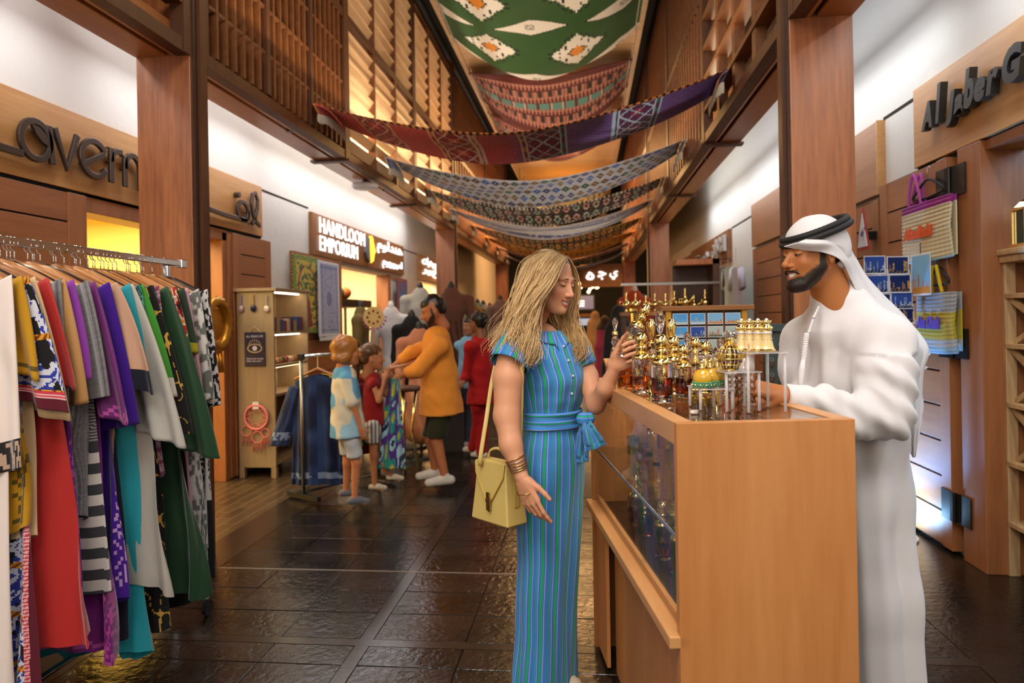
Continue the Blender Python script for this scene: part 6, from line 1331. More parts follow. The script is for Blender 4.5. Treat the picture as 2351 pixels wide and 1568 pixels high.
def bottle(kind):
    t = thing('perfume_bottle', 'x', 'bottle')
    def lp(name, prof, mat, n=24, smooth=True, **kw): return MB().lathe(prof, n, **kw).build(name, mat, t, smooth=smooth, local=True)
    if kind in ('cut', 'cutlow', 'cutheld'):
        f = .45 if kind != 'cutlow' else .62
        lp('glass', [(.001, 0), (.0255, 0), (.028, .004), (.0265, .010), (.028, .016), (.0265, .022), (.028, .028), (.028, .100), (.026, .108), (.017, .114), (.015, .118)], CLR if kind != 'cutheld' else pane('held_glass', (.86, .84, .80), 1.2, 1.9), 20, False); lp('liquid', [(.001, .014), (.0235, .014), (.0235, .014 + .085 * f), (.001, .014 + .085 * f)], {'cut': AMB, 'cutlow': DKAM, 'cutheld': plain('honey_liquid', '#c87a22', .08, alpha=.93, coat=.6)}[kind], 20)
        for q in range(3):
            mb = MB(); a0 = q * 2.1 + .4
            for k in range(10): a = k * pi / 5; mb.bar((.0285 * cos(a0), .0285 * sin(a0), .066), (.0285 * cos(a0 + .42 * cos(a)), .0285 * sin(a0 + .42 * cos(a)), .066 + .012 * sin(a)), .0014, .0014)
            mb.build('star_motif', GOLD, t, local=True)
        lp('shoulder', [(.028, .104), (.029, .108), (.024, .116), (.016, .121)], GOLD); lp('collar', [(.016, .118), (.016, .134), (.018, .136), (.018, .140), (.014, .143), (.012, .146)], GOLD)
        MB().ball((0, 0, .163), .0195, 20, 14).build('ball_cap', GOLD, t, smooth=True, local=True)
    elif kind in ('tear', 'cleartear'):
        m = GOLD if kind == 'tear' else CLR
        lp('glass', [(.001, 0), (.020, 0), (.024, .01), (.022, .04), (.014, .065), (.016, .09), (.020, .105), (.012, .125), (.008, .135)], CLR, 18); lp('liquid', [(.001, .006), (.018, .006), (.019, .03), (.014, .045), (.001, .045)], YELQ, 16)
        lp('neck', [(.009, .13), (.010, .142), (.014, .144), (.014, .148), (.009, .150)], GOLD); lp('stopper', [(.005, .150), (.006, .158), (.012, .178), (.0155, .196), (.0135, .212), (.007, .221), (.001, .223)], m, 18)
    elif kind == 'slim':
        lp('glass', [(.001, 0), (.018, 0), (.021, .02), (.016, .045), (.010, .055), (.016, .07), (.012, .085), (.007, .098)], CLR, 18); lp('liquid', [(.001, .004), (.016, .004), (.018, .02), (.012, .04), (.001, .04)], YELQ, 16); lp('neck', [(.008, .096), (.012, .098), (.012, .102), (.008, .104), (.012, .108), (.006, .111)], GOLD, 16); lp('stopper', [(.004, .111), (.005, .118), (.011, .14), (.010, .152), (.004, .160), (.001, .161)], CLR, 16)
    elif kind == 'pawn':
        lp('glass', [(.001, 0), (.020, 0), (.021, .03), (.017, .06), (.012, .075)], CLR, 18); lp('liquid', [(.001, .005), (.016, .005), (.017, .04), (.001, .04)], YELQ, 16); lp('cap', [(.013, .074), (.016, .078), (.012, .088), (.009, .105), (.012, .118), (.009, .121)], GOLD); MB().ball((0, 0, .137), .0175, 18, 12).build('ball_cap', GOLD, t, smooth=True, local=True)
    elif kind == 'round':
        M_ = Matrix.Rotation(pi / 2, 3, 'Y'); MB().ball((0, 0, .026), (.016, .026, .026), 20, 14).build('flask', CREAMB if False else plain('amber_flask', '#d8a62e', .15, coat=.6), t, smooth=True, local=True)
        mb = MB()
        for k in range(12):
            a = k * 2 * pi / 12; c = Vector((.021 * cos(a), .026 * sin(a), .009)); [mb.ball(c + Vector((.0055 * cos(q) * -sin(a), .0055 * cos(q) * cos(a), .0055 * sin(q))), .0034, 6, 4) for q in [i * pi / 3 for i in range(6)]]
        mb.build('flower_band', TEALE, t, smooth=True, local=True); mb = MB(); [mb.ball((.0245 * cos(a), .0295 * sin(a), .009), .0028, 6, 4) for a in [k * 2 * pi / 12 for k in range(12)]]; mb.build('flower_hearts', GOLD, t, local=True, kind='stuff')
        lp('neck', [(.008, .048), (.009, .056), (.006, .060), (.009, .066), (.006, .070), (.010, .074), (.005, .076)], GOLD, 16); MB().ball((0, 0, .086), .0105, 12, 8).build('crystal_stopper', CLR, t, local=True)
    elif kind in ('column',):
        lp('body', [(.001, 0), (.018, 0), (.019, .006), (.012, .012), (.010, .045), (.013, .050), (.010, .056), (.012, .075), (.008, .079)], GOLD, 16); mb = MB(); [mb.ball((.0125 * cos(a), .0125 * sin(a), .064), .003, 6, 4) for a in [k * pi / 3 for k in range(6)]]; mb.build('gems', BLUEJ, t, local=True, kind='stuff'); MB().ball((0, 0, .091), .0135, 12, 8).build('crystal_stopper', CLR, t, local=True)
    elif kind == 'basket':
        lp('inner', [(.001, .002), (.022, .002), (.033, .03), (.034, .045), (.024, .062), (.012, .07)], YELQ, 20)
        mb = MB()
        prof = [(.020, 0), (.028, .015), (.034, .032), (.035, .045), (.028, .060), (.015, .070)]
        for k in range(16): a = k * pi / 8; mb.tube([(r * cos(a), r * sin(a), z) for r, z in prof], .0016, 5)
        for r, z in prof: mb.tube([(r * cos(a), r * sin(a), z) for a in [k * pi / 12 for k in range(24)]], .0018, 5, closed=True)
        mb.build('gold_cage', GOLD, t, smooth=True, local=True); mb = MB(); [mb.ball((r * 1.01 * cos(a), r * 1.01 * sin(a), z), .0028, 6, 4) for z, r in ((.024, .031), (.052, .032)) for a in [k * pi / 8 + pi / 16 for k in range(16)]]; mb.build('gems', BLUEJ, t, local=True, kind='stuff')
        lp('neck', [(.014, .07), (.012, .085), (.014, .088), (.010, .092)], GOLD); [MB().ball((.010 * cos(a), .010 * sin(a), .100), .0105, 10, 7).build('crystal', CLR, t, local=True) for a in (0, 2.1, 4.2)]
    elif kind == 'bell':
        lp('body', [(.001, .006), (.024, .006), (.020, .016), (.0155, .035), (.0145, .048), (.015, .056)], CREAMB, 12, False); lp('base', [(.001, 0), (.027, 0), (.027, .005), (.024, .008)], GOLD, 12, False); lp('band', [(.0155, .055), (.0165, .058), (.0155, .062)], PEARL, 16)
        mb = MB(); [mb.ball((.0165 * cos(a), .0165 * sin(a), z), .0016, 6, 4) for z in (.030, .040) for a in [k * pi / 4 for k in range(8)]]; mb.build('pearls', PEARL, t, local=True, kind='stuff')
        mb = MB(); mb.lathe([(.014, .062), (.0165, .070), (.016, .078), (.011, .082), (.010, .086), (.0135, .092), (.012, .095)], 16); [mb.ball((.0155 * cos(a), .0155 * sin(a), .073), .004, 7, 5) for a in [k * pi / 5 for k in range(10)]]; [mb.ball((.0125 * cos(a), .0125 * sin(a), .094), .003, 6, 4) for a in [k * pi / 3 for k in range(6)]]; mb.build('crown', GOLD, t, smooth=True, local=True); MB().ball((0, 0, .098), .006, 10, 7).build('top_pearl', PEARL, t, smooth=True, local=True)
    elif kind == 'lattice':
        lp('glass', [(.001, .002), (.019, .002), (.019, .06), (.012, .066), (.008, .07)], PEARL, 18); mb = MB(); n = 8
        for j in range(4):
            for k in range(n): a0, a1, am = k * 2 * pi / n, (k + 1) * 2 * pi / n, (k + .5) * 2 * pi / n; z0, z1 = .002 + j * .016, .018 + j * .016; P_ = lambda a, z: (.022 * cos(a), .022 * sin(a), z); mb.tube([P_(a0, z0), P_(a1, z1)], .0011, 4); mb.tube([P_(a1, z0), P_(a0, z1)], .0011, 4); mb.tube([P_(a0, z0), P_(a1, z0)], .0011, 4)
        mb.build('copper_cage', COPPER, t, local=True); lp('dome', [(.020, .066), (.018, .078), (.010, .090), (.006, .094), (.008, .100), (.001, .102)], PEARL, 18)
    elif kind == 'flower':
        lp('body', [(.001, 0), (.017, 0), (.019, .02), (.014, .045), (.007, .055)], PEARL, 16); lp('neck', [(.008, .054), (.008, .064), (.004, .066)], GOLD, 12); mb = MB()
        for k in range(5): a = k * 2 * pi / 5; mb.ball((.004 * cos(a), .013 * cos(a), .084 + .013 * sin(a)), (.003, .009, .009), 8, 6)
        mb.build('flower_stopper', PINKE, t, smooth=True, local=True)
    elif kind in ('decanter', 'decanter_p', 'decanter_g'):
        q = MB(); w_ = .021
        lq = {'decanter': YELQ, 'decanter_p': PURQ, 'decanter_g': GRNQ}[kind]
        lp('glass', [(.001, 0), (w_ * 1.35, 0), (w_ * 1.38, .004), (w_ * 1.38, .115), (w_ * 1.0, .132), (.010, .138), (.010, .150), (.014, .151), (.014, .157), (.009, .158)], CLP, 4, False); lp('liquid', [(.001, .006), (w_ * 1.25, .006), (w_ * 1.25, .075), (.001, .075)], lq, 4, False); lp('stopper', [(.008, .155), (.008, .162), (.014, .164), (.014, .172), (.008, .174)], CLR, 14)
        MB().box((-.012, -w_ - .0005, .05), (.012, -w_ + .0005, .062)).build('label', plain('white_label', '#e4e0da', .6), t, local=True)
    elif kind in ('spray', 'spray_b'):
        m = AMB if kind == 'spray' else BLQ
        lp('glass', [(.001, 0), (.024, 0), (.026, .004), (.026, .064), (.020, .070), (.008, .072)], m, 18); lp('pump', [(.008, .071), (.008, .080), (.005, .081), (.005, .088), (.0085, .089), (.0085, .100), (.001, .101)], GOLD, 14)
    return t
def put(kind, loc, label, rz=0., sc=1., group='perfume bottles on the counter top'):
    if kind not in PROTO: PROTO[kind] = bottle(kind); o = PROTO[kind]; o.location = loc; o.rotation_euler = (0, 0, rz); o.scale = (sc,) * 3
    else: o = dup(PROTO[kind], loc, rz, scale=sc)
    tag(o, label, None, group); return o
ZT = CH + .0005
TOPS = [('cut', 1474, 903, 1.0, 'amber cut-glass bottle with gold ball cap beside the raised forearm'), ('cutlow', 1520, 924, 1.0, 'front cut-glass bottle of dark amber perfume with gold ball cap, nearest the counter edge'),
 ('tear', 1497, 893, 1.0, 'bottle with gold teardrop stopper left of the tall clear teardrop one'), ('tear', 1544, 896, 1.0, 'bottle with gold teardrop stopper right of the tall clear teardrop one'), ('cleartear', 1518, 884, 1.12, 'tallest bottle with a clear glass teardrop stopper'),
 ('spray', 1440, 888, 1.25, 'yellow spray bottle at the far edge of the counter below the raised hand'), ('cutlow', 1570, 912, .82, 'short amber bottle with crystal stopper behind the front acrylic leg'),
 ('pawn', 1598, 894, 1.05, 'gold pawn-shaped bottle with ball cap, left of two'), ('pawn', 1621, 900, 1.0, 'gold pawn-shaped bottle with ball cap, right of two'), ('slim', 1556, 890, .85, 'slim clear bottle between gold stoppers'),
 ('column', 1645, 880, 1.15, 'gold column bottle with crystal ball left of the gold basket bottle'), ('column', 1684, 886, 1.25, 'gold column bottle with crystal ball right of the gold basket bottle'), ('lattice', 1712, 925, 1.15, 'pearl bottle in a copper wire cage by the resting fingers'), ('lattice', 1686, 915, .95, 'second copper-caged bottle under the acrylic stand'), ('flower', 1700, 900, 1.1, 'small bottle with a pink flower stopper under the stand'), ('cut', 1548, 906, .95, 'amber cut-glass bottle with gold ball cap just behind the front dark amber one'), ('slim', 1480, 884, 1.0, 'slim clear bottle with crystal stopper behind the raised hand'), ('slim', 1655, 892, 1.0, 'slim clear bottle behind the gold basket bottle'), ('cleartear', 1580, 888, .8, 'short bottle with clear teardrop stopper left of the gold pawn bottles'), ('cut', 1668, 905, .8, 'small gold ball-capped bottle beneath the acrylic steps'), ('pawn', 1502, 906, .8, 'small gold pawn-shaped bottle between two amber cut-glass bottles'), ('column', 1632, 893, 1.1, 'gold column bottle just left of the middle acrylic step')]
for k, px, py, sc, lb in TOPS:
    p = onZ(px, py, ZT); put(k, p, lb.replace('’', "'"), hash2(px, py) * 6, sc * 1.2)
# stepped acrylic stand
ACE = plain('acrylic', '#e8e4e6', .08, alpha=.5, coat=.5); stt = thing('acrylic_stand', 'clear acrylic stepped display stand at the near end of the counter', 'stand', onZ(1690, 945, ZT))
steps = [(onZ(1632, 935, ZT), .060, .085, .060), (onZ(1690, 938, ZT), .112, .085, .065), (onZ(1742, 940, ZT), .168, .095, .070)]
for i, (c, h_, lx_, ly_) in enumerate(steps):
    mb = MB(); mb.obox(c + UP * h_, CB * lx_ / 2 * 1.25, CA * ly_, UP * .002); mb.build('step', ACE, stt)
    for sa, sb in ((-1, -1), (1, -1), (-1, 1), (1, 1)): q = c + CB * (sb * lx_ / 2 * 1.12) + CA * (sa * ly_ * .85); MB().tube([q, q + UP * (h_ - .003)], .0045, 10).build('leg', ACE, stt, smooth=True)
c, h_, _, _ = steps[2]
for i in range(4): put('bell', c + UP * (h_ + .0025) + CB * (-.034 + .016 * i) + CA * (.034 - .022 * i), ('farthest', 'second-farthest', 'second-nearest', 'nearest')[i] + ' of four crowned cream and gold bell bottles on the stand', i, .92, 'bell bottles on the acrylic stand')
c, h_, _, _ = steps[1]; put('basket', c + UP * (h_ + .0025) - CB * .012 + CA * .01, 'round gold cage bottle with blue gems and crystals', .2, 1.05, 'bottles on the acrylic stand'); put('flower', c + UP * (h_ + .0025) + CB * .030 - CA * .03, 'pink flower-stoppered bottle on the middle acrylic step', 0, .8, 'bottles on the acrylic stand')
c, h_, _, _ = steps[0]
for i, (b_, a) in enumerate(((-.034, -.03), (.000, .0), (.034, .03))): put('round', c + UP * (h_ + .0025) + CB * b_ + CA * a, ('left', 'middle', 'right')[i] + ' of three round amber flasks with green flowers and crystal stoppers', 1.2, 1.08, 'bottles on the acrylic stand')
MB().lathe([(.001, 0), (.011, 0), (.012, .008), (.001, .009)], 16, onZ(1594, 948, ZT)).build('small_cap', PEARL, label='small white cap lying near the front corner of the counter top', cat='cap')
# held bottle
hb = bottle('cutheld'); ax0, ax1 = at(1428, 824, 2.60), at(1466, 744, 2.61); d_ = (ax1 - ax0).normalized(); hb.location = ax0; hb.rotation_euler = d_.to_track_quat('Z', 'Y').to_euler(); hb.scale = (1.05, 1.05, 1.25); tag(hb, 'cut-glass perfume bottle with gold ball cap held up in the hand')
hb['group'] = 'perfume bottles on the counter top'
# bottles inside the vitrine: on the glass shelf and on the floor board
GI = 'perfume bottles inside the glass counter'
row = ('first', 'second', 'third', 'fourth', 'fifth', 'sixth', 'seventh', 'eighth')
SH = [('decanter', .10, .10), ('decanter_p', .10, .30), ('spray_b', .32, .32), ('decanter', .38, .12), ('decanter_g', .56, .30), ('decanter', .66, .10), ('spray', .70, .32), ('decanter', .84, .12), ('decanter', .98, .14), ('spray_b', 1.0, .34), ('decanter_g', 1.14, .14), ('decanter', 1.26, .30)]
for i, (k, a, b_) in enumerate(SH):
    o = put(k, cp(a, b_, .9085), {'decanter': 'clear square decanter', 'decanter_p': 'decanter of purple perfume', 'decanter_g': 'decanter of pale green perfume', 'spray': 'amber spray bottle', 'spray_b': 'dark blue spray bottle'}[k] + f' on the glass shelf inside the counter, {("near end", "near end, rear", "a third along, rear", "a third along", "mid rear", "middle", "middle, far back", "past the middle", "two thirds along", "two thirds, rear", "near the far end", "far corner")[i]}', math.atan2(CA.y, CA.x) + pi / 4 if k.startswith('dec') else 0, 1.12, GI)
FL = [('spray', .14, .10), ('decanter_g', .26, .16), ('cut', .44, .13), ('cut', .60, .12), ('cut', .72, .2), ('spray', .86, .12), ('cutlow', 1.0, .12), ('spray', 1.14, .14), ('cut', 1.24, .18), ('spray_b', .5, .34), ('cutlow', .8, .36)]
for i, (k, a, b_) in enumerate(FL):
    o = put(k, cp(a, b_, .6605), {'spray': 'round orange-amber perfume bottle', 'spray_b': 'blue bottle', 'decanter_g': 'square green-tinted bottle', 'cut': 'gold-capped cut-glass bottle', 'cutlow': 'gold-capped dark amber bottle'}[k] + f' on the lowest level inside the counter, {("nearest the end panel", "second from the end panel", "third along", "fourth along", "fifth along", "sixth along", "seventh along", "eighth along", "farthest", "at the back, near", "at the back, far")[i]}', 0 if not k.startswith('dec') else math.atan2(CA.y, CA.x) + pi / 4, 1.1, GI)
for a0 in (.03,): mb = MB(); cbox(mb, a0 + .02, CL - .05, .052, .064, CH - .016, CH - .012); mb.build('led_strip', emis('vitrine_led', (1, .85, .62), 3), ct)  # added glowing strip that brightens the counter's inside
for a0 in (.36, 1.0): area('vitrine_light', tuple(cp(a0, .075, CH - .02)), tuple(cp(a0, .22, .6)), .05, .02, 1.6, (1, .84, .6))  # added fill lamps inside the glass counter
# ================================================================== RIGHT-HAND SHOP GOODS
XD = XR - .07
def face_r(px, py, x=None): return onX(px, py, x or XD - .02)
def crochet(name, lab, px0, px1, py0, py1, bandfn, text, tcol, hw_=.0):
    a, b_ = face_r(px0, (py0 + py1) / 2), face_r(px1, (py0 + py1) / 2); y0, y1 = a.y, b_.y; zt = face_r((px0 + px1) / 2, py0).z; zb = face_r((px0 + px1) / 2, py1).z; x = XD - .035
    t = thing(name, lab, 'bag', (x, (y0 + y1) / 2, zb)); nu, nv = 46, 60
    def f(u, v): fold = max(0, u - .72) * .12; return (x - .012 * sin(u * pi) - fold * (1 - abs(2 * v - 1)) * .6 + .004 * ((int(v * 30)) % 2), y0 + (y1 - y0) * u, zb + (zt - zb) * (1 - v) - .012 * sin(u * 3) * v)
    MB().grid(f, nu, nv, lambda u, v: tuple(q * (1 if int(v * 30) % 2 else .82) * (1 if int(u * 23) % 2 else .93) for q in hx(bandfn(u, v)))).build('front', RUG, t, smooth=True, solid=.012)
    MB().grid(lambda u, v: (x + .035, y0 + (y1 - y0) * (u * .96), zb + .01 + (zt - zb - .01) * (1 - v)), 10, 10, lambda u, v: hx(bandfn(u, v))).build('back', RUG, t, solid=.008)
    tw = abs(y1 - y0) * .62; text_mb(MB(), text, (x - .026, y0 + (y1 - y0) * .10, zb + (zt - zb) * .38), NY, Vector((0, .0, 1)), .06, .006, offset=.0035, shear=.25, width=tw, height=abs(zt - zb) * .22).build('lettering', plain('wool_' + tcol, tcol, .95), t)
    return t, x, y0, y1, zb, zt
t, x, y0, y1, zb, zt = crochet('tote_bag', 'cream crochet tote with purple rim and handles reading Abudhabi in orange', 2078, 2194, 462, 596, lambda u, v: '#9a1f86' if v < .13 else ('#a8c8d8' if v > .96 else '#d8c9a0'), 'Abudhabi', '#d0541c')
for dx in (0, .03): MB().tube(crom([(x + dx, y0 - .10, zt - .01), (x + dx - .01, y0 - .13, zt + .10), (x + dx - .01, y0 - .19 - dx, zt + .20), (x + dx - .01, y0 - .25, zt + .10), (x + dx, y0 - .27, zt - .01)], 6), .010, 8).build('handle', plain('purple_wool', '#b0489a', .9), t, smooth=True)
ym = (y0 + y1) / 2 - .02
def bhanger(lab, y, z, wdt=.19):
    h = thing('coat_hanger', lab, 'hanger', (XD - .03, y, z)); MB().tube(crom([(XD - .03, y - wdt, z), (XD - .03, y - wdt * .9, z + .03), (XD - .03, y, z + .10), (XD - .03, y + wdt * .9, z + .03), (XD - .03, y + wdt, z), (XD - .03, y, z - .015), (XD - .03, y - wdt, z)], 6), .008, 8).build('frame', plain('black_velvet', '#101010', .8), h, smooth=True)
    MB().tube([(XD - .03, y, z + .10), (XD - .03, y, z + .16)] + [(XD - .03, y + .02 * cos(q) - .02, z + .16 + .02 * sin(q)) for q in (.4, 1, 1.6, 2.2, 2.8)], .002, 6).build('hook', CHROME, h, smooth=True); return h
bhanger('black velvet hanger behind the purple-rimmed tote', ym, zt + .04)
t, x, y0, y1, zb, zt = crochet('tote_bag', 'grey crochet tote with a yellow panel reading Abu Dhabi in purple', 2112, 2204, 672, 806, lambda u, v: '#9a9c9e' if v < .34 else ('#b9a41a' if v < .76 else ('#8fb4c8' if v > .9 else '#b0b0ac')), 'Abu Dhabi', '#5a3a9a')
bhanger('black velvet hanger with yellow straps above the grey tote', (y0 + y1) / 2 - .03, zt + .06, .12)
for q in (-.08, .04): MB().tube(crom([(x, (y0 + y1) / 2 + q, zt), (x - .01, (y0 + y1) / 2 + q * .7, zt + .10), (x - .01, (y0 + y1) / 2 + q * .4, zt + .17)], 6), .011, 8).build('handle', plain('yellow_wool', '#c0a51c', .9), t, smooth=True)
# printed picture pouch
def scene_card(seed, kind):
    R = random.Random(seed); top, bot, acc = {'night': ('#14245a', '#0c1838', '#d8a84a'), 'dusk': ('#2a4a9a', '#142040', '#c8d8f0'), 'day': ('#4a9ad8', '#b8d0d8', '#3a6a8a'), 'desert': ('#7ab0d8', '#c88a3a', '#a85a20'), 'red': ('#a8b8b0', '#4a6a3a', '#c02a2a')}[kind]; T, B, A = hx(top), hx(bot), hx(acc); hs = [R.uniform(.2, .75) * (1 if R.random() > .4 else .35) for _ in range(12)]
    def f(u, v):
        y = 1 - v
        if u < .05 or u > .95 or v < .06 or v > .94: return hx('#d8d8dc')
        i = int(u * 12)
        if y < .22: return B if int(u * 30 + v * 20) % 5 else mixc(B, A, .5)
        if y < hs[i] * (1 if kind != 'desert' else .7) and (u * 12) % 1 > .18: return mixc(A, B, hash2(i, int(v * 20), seed) * .8)
        return mixc(T, B, max(0, .4 - y) * 1.5)
    return f
def card(parent, c, ex, ey, w_, h, kind, seed, name='postcard', lab=None):
    c, ex, ey = Vector(c), Vector(ex), Vector(ey); n = ex.cross(ey); f = scene_card(seed, kind); mb = MB(); mb.grid(lambda u, v: c + ex * (w_ * (u - .5)) + ey * (h * (.5 - v)) + n * .001, 26, 20, f, flip=True); mb.obox(c, ex * w_ / 2, ey * h / 2, n * .0008, hx('#d8d8dc')); return mb.build(name, PRINT, parent, label=lab, cat='postcard' if lab else None)
p = onX(2114, 630, 2.12); t = thing('print_pouch', 'printed picture pouch of city towers hanging under the cream tote', 'pouch', (p.x, p.y, p.z - .14)); card(t, p, NY, UP, .26, .27, 'desert', 5, 'picture')
MB().tube([p + UP * .13, p + UP * .2], .003, 6).build('loop', DKMETAL, t)
# postcard stand
sc_ = onX(2032, 640, 1.95); ex = (NY * .72 + Vector((.69, 0, 0))).normalized(); ex = RGT; t = thing('postcard_stand', 'white wire postcard stand between the white headscarf and the tote bags', 'stand', (sc_.x, sc_.y, 0))
WIRE = plain('white_wire', '#d8dce4', .4); pole = Vector((sc_.x, sc_.y + .08, 0)); MB().tube([pole, pole + UP * 1.78], .012, 10).build('pole', WIRE, t, smooth=True); MB().lathe([(.001, 0), (.2, 0), (.2, .015), (.02, .03)], 24, pole).build('base', WIRE, t)
d0 = (sc_ - Vector((0, 0, EYE))).dot(FWD)
for i, (px, py, k) in enumerate(((2008, 608, 'dusk'), (2061, 609, 'night'), (2015, 652, 'dusk'), (2066, 651, 'night'), (2020, 695, 'night'), (2070, 688, 'dusk'), (2074, 722, 'night'))):
    c = at(px, py, d0); cd = card(None, c, RGT, UP, .142, .118, k, i + 20, 'postcard', 'blue skyline postcard on the wire stand, ' + ('top row, left', 'top row, right', 'second row, left', 'second row, right', 'third row, left', 'third row, right', 'bottom, right')[i]); cd['group'] = 'postcards on the wire stand'
    mb = MB(); cc2 = c - FWD * .012; mb.tube([cc2 + RGT * -.07 + UP * -.03, cc2 + RGT * -.07 - UP * .06, cc2 + RGT * .07 - UP * .06, cc2 + RGT * .07 - UP * .03], .0022, 5); mb.tube([cc2 - RGT * .07 - UP * .06, Vector((pole.x, pole.y, cc2.z - .06))], .0022, 5); mb.tube([cc2 + RGT * .07 - UP * .06, Vector((pole.x, pole.y, cc2.z - .06))], .0022, 5); mb.build('pocket', WIRE, t)
# camel warning sign
a0 = onX(1981, 574, 2.14); t = thing('camel_sign', 'triangular red-edged white sign with a blue camel beside the column', 'sign', (2.14, a0.y, a0.z)); yb0, yb1 = onX(1966, 574, 2.14).y, onX(1994, 574, 2.14).y; zt = onX(1977, 476, 2.14).z; zb = a0.z; ym = (yb0 + yb1) / 2
tri_ = lambda k: [(-(yb0 - ym) * k, (zb - zb) + (1 - k) * .10), (-(yb1 - ym) * k, (1 - k) * .10), (0, (zt - zb) * (k * .97 + (1 - k) * .6))]
MB().prism([(ym - yb0, 0), (ym - yb1, 0), (0, zt - zb)][::-1], (2.155, ym, zb), NY, UP, .01).build('plate', plain('sign_red', '#a82424', .5), t); P3 = [(ym - yb0, 0), (ym - yb1, 0), (0, zt - zb)]; cx3 = sum(p[0] for p in P3) / 3; cz3 = sum(p[1] for p in P3) / 3
MB().prism([(cx3 + (a - cx3) * .78, cz3 + (b_ - cz3) * .78) for a, b_ in P3][::-1], (2.148, ym, zb), NY, UP, .008).build('field', plain('sign_white', '#d8dce4', .5), t)
MB().box((2.155, ym - .05, zb + .08), (XR, ym + .05, zb + .14)).build('wall_arm', DKMETAL, t); mb = MB(); s2 = abs(yb1 - yb0) * .5; cm = [(-.3, .0), (-.24, .0), (-.22, .25), (.12, .25), (.14, 0), (.2, 0), (.22, .3), (.30, .42), (.38, .62), (.50, .62), (.50, .70), (.34, .72), (.24, .50), (.12, .52), (.0, .72), (-.12, .52), (-.28, .42)]; mb.prism([(a * s2, .04 + b_ * s2 * 1.2) for a, b_ in cm][::-1], (2.146, ym, zb + .03), NY, UP, .006); mb.build('camel', plain('camel_blue', '#2a4a78', .5), t)
# pale wooden shelf unit in the doorway with a lantern
SW = wood('pale_mango_wood', '#a8835a', '#cfae80', 'Z', .8, .5, 1.4); px_, py_ = XR + .06, 3.62; t = thing('shelf_unit', 'pale rustic wooden shelf unit with crossed side bars at the right edge', 'shelf', (px_ + .2, py_ + .3, 0)); W1, D1, HT = .42, .56, 1.80
for a, b_ in ((0, 0), (W1, 0), (0, D1), (W1, D1)): MB().box((px_ + a, py_ + b_, 0), (px_ + a + .06, py_ + b_ + .06, HT)).build('post', SW, t, bevel=.004)
MB().box((px_ - .03, py_ - .03, HT), (px_ + W1 + .09, py_ + D1 + .09, HT + .035)).build('top_board', SW, t, bevel=.008); MB().box((px_ - .015, py_ - .015, HT - .04), (px_ + W1 + .075, py_ + D1 + .075, HT)).build('cornice', SW, t, bevel=.006)
for z in (.28, .62, .95, 1.28, 1.56): MB().box((px_, py_, z), (px_ + W1 + .06, py_ + D1 + .06, z + .028)).build('shelf', SW, t, bevel=.003)
for z0, z1 in ((.65, .95), (.98, 1.28), (1.31, 1.56)):
    for q in (0, 1): MB().bar((px_ + .03 + q * .021, py_ + .06 + q * (D1 - .06), z0), (px_ + .03 + q * .021, py_ + D1 - q * (D1 - .06), z1), .02, .03).build('cross_bar', SW, t)
for q in range(2): MB().box((px_ + .06 + q * .19, py_ - .008, .32), (px_ + .06 + q * .19 + .17, py_ + .01, .60)).build('drawer_front', SW, t, bevel=.004)
ln = onX(2324, 560, XR + .2); t = thing('lantern', 'gold and dark glass lantern on top of the pale shelf unit', 'lantern', (ln.x, 3.9, HT + .0355)); lx_, ly_ = XR + .12, 4.05
mb = MB(); z0 = HT + .0355
mb.box((lx_ - .07, ly_ - .07, z0), (lx_ + .07, ly_ + .07, z0 + .02)); mb.box((lx_ - .065, ly_ - .065, z0 + .20), (lx_ + .065, ly_ + .065, z0 + .215))
for a in (-1, 1):
    for b_ in (-1, 1): mb.box((lx_ + a * .056 - .006, ly_ + b_ * .056 - .006, z0 + .02), (lx_ + a * .056 + .006, ly_ + b_ * .056 + .006, z0 + .20))
mb.build('frame', GOLD, t, bevel=.002); MB().box((lx_ - .05, ly_ - .05, z0 + .022), (lx_ + .05, ly_ + .05, z0 + .198)).build('glass', plain('teal_glass', '#123a34', .1, coat=.5), t); MB().lathe([(.08, 0), (.05, .03), (.03, .045), (.012, .055), (.016, .065), (.004, .085)], 4, (lx_, ly_, z0 + .215)).build('roof', GOLD, t); t.location = (lx_, ly_, z0)
for ch in t.children: ch.location = Vector(ch.location) - (Vector(t.location) - Vector((ln.x, 3.9, HT + .0355)))
bo_ = onX(2291, 385, XR + .5); t = thing('glass_charm', 'dark blue glass charm hanging in the blue shop doorway', 'charm', bo_ - UP * .09); MB().ball(bo_, (.035, .02, .075), 14, 10).build('drop', plain('cobalt_glass', '#16245e', .08, coat=.6), t, smooth=True); MB().tube([bo_ + UP * .07, (bo_.x, bo_.y, 2.8)], .003, 5).build('cord', DKMETAL, t)
# back display: counter, magnet cabinet, gold lamps
t = thing('back_counter', 'wooden souvenir table behind the perfume bottles', 'table', (.75, 4.1, 0))
MB().box((.42, 3.75, 1.00), (1.08, 4.62, 1.04)).build('top', W_DOOR, t, bevel=.004)
for a in (.45, 1.0):
    for b_ in (3.78, 4.54): MB().box((a, b_, 0), (a + .05, b_ + .05, 1.0)).build('leg', W_DOOR, t)
MB().box((.44, 3.80, .1), (1.06, 3.82, 1.0)).build('front_panel', plain('grey_panel_board', '#4a4a48', .6), t)
t = thing('magnet_cabinet', 'wooden cabinet front covered with rows of picture magnets', 'cabinet', (.72, 4.25, 1.0405)); c0 = at(1533, 735, 4.2); c1 = at(1690, 735, 4.2); zt = at(1600, 702, 4.2).z; W_MG = wood('magnet_wood', '#7a4a20', '#9a6430', 'X', .8, .4)
y0 = 4.24; x0, x1 = .475, .945
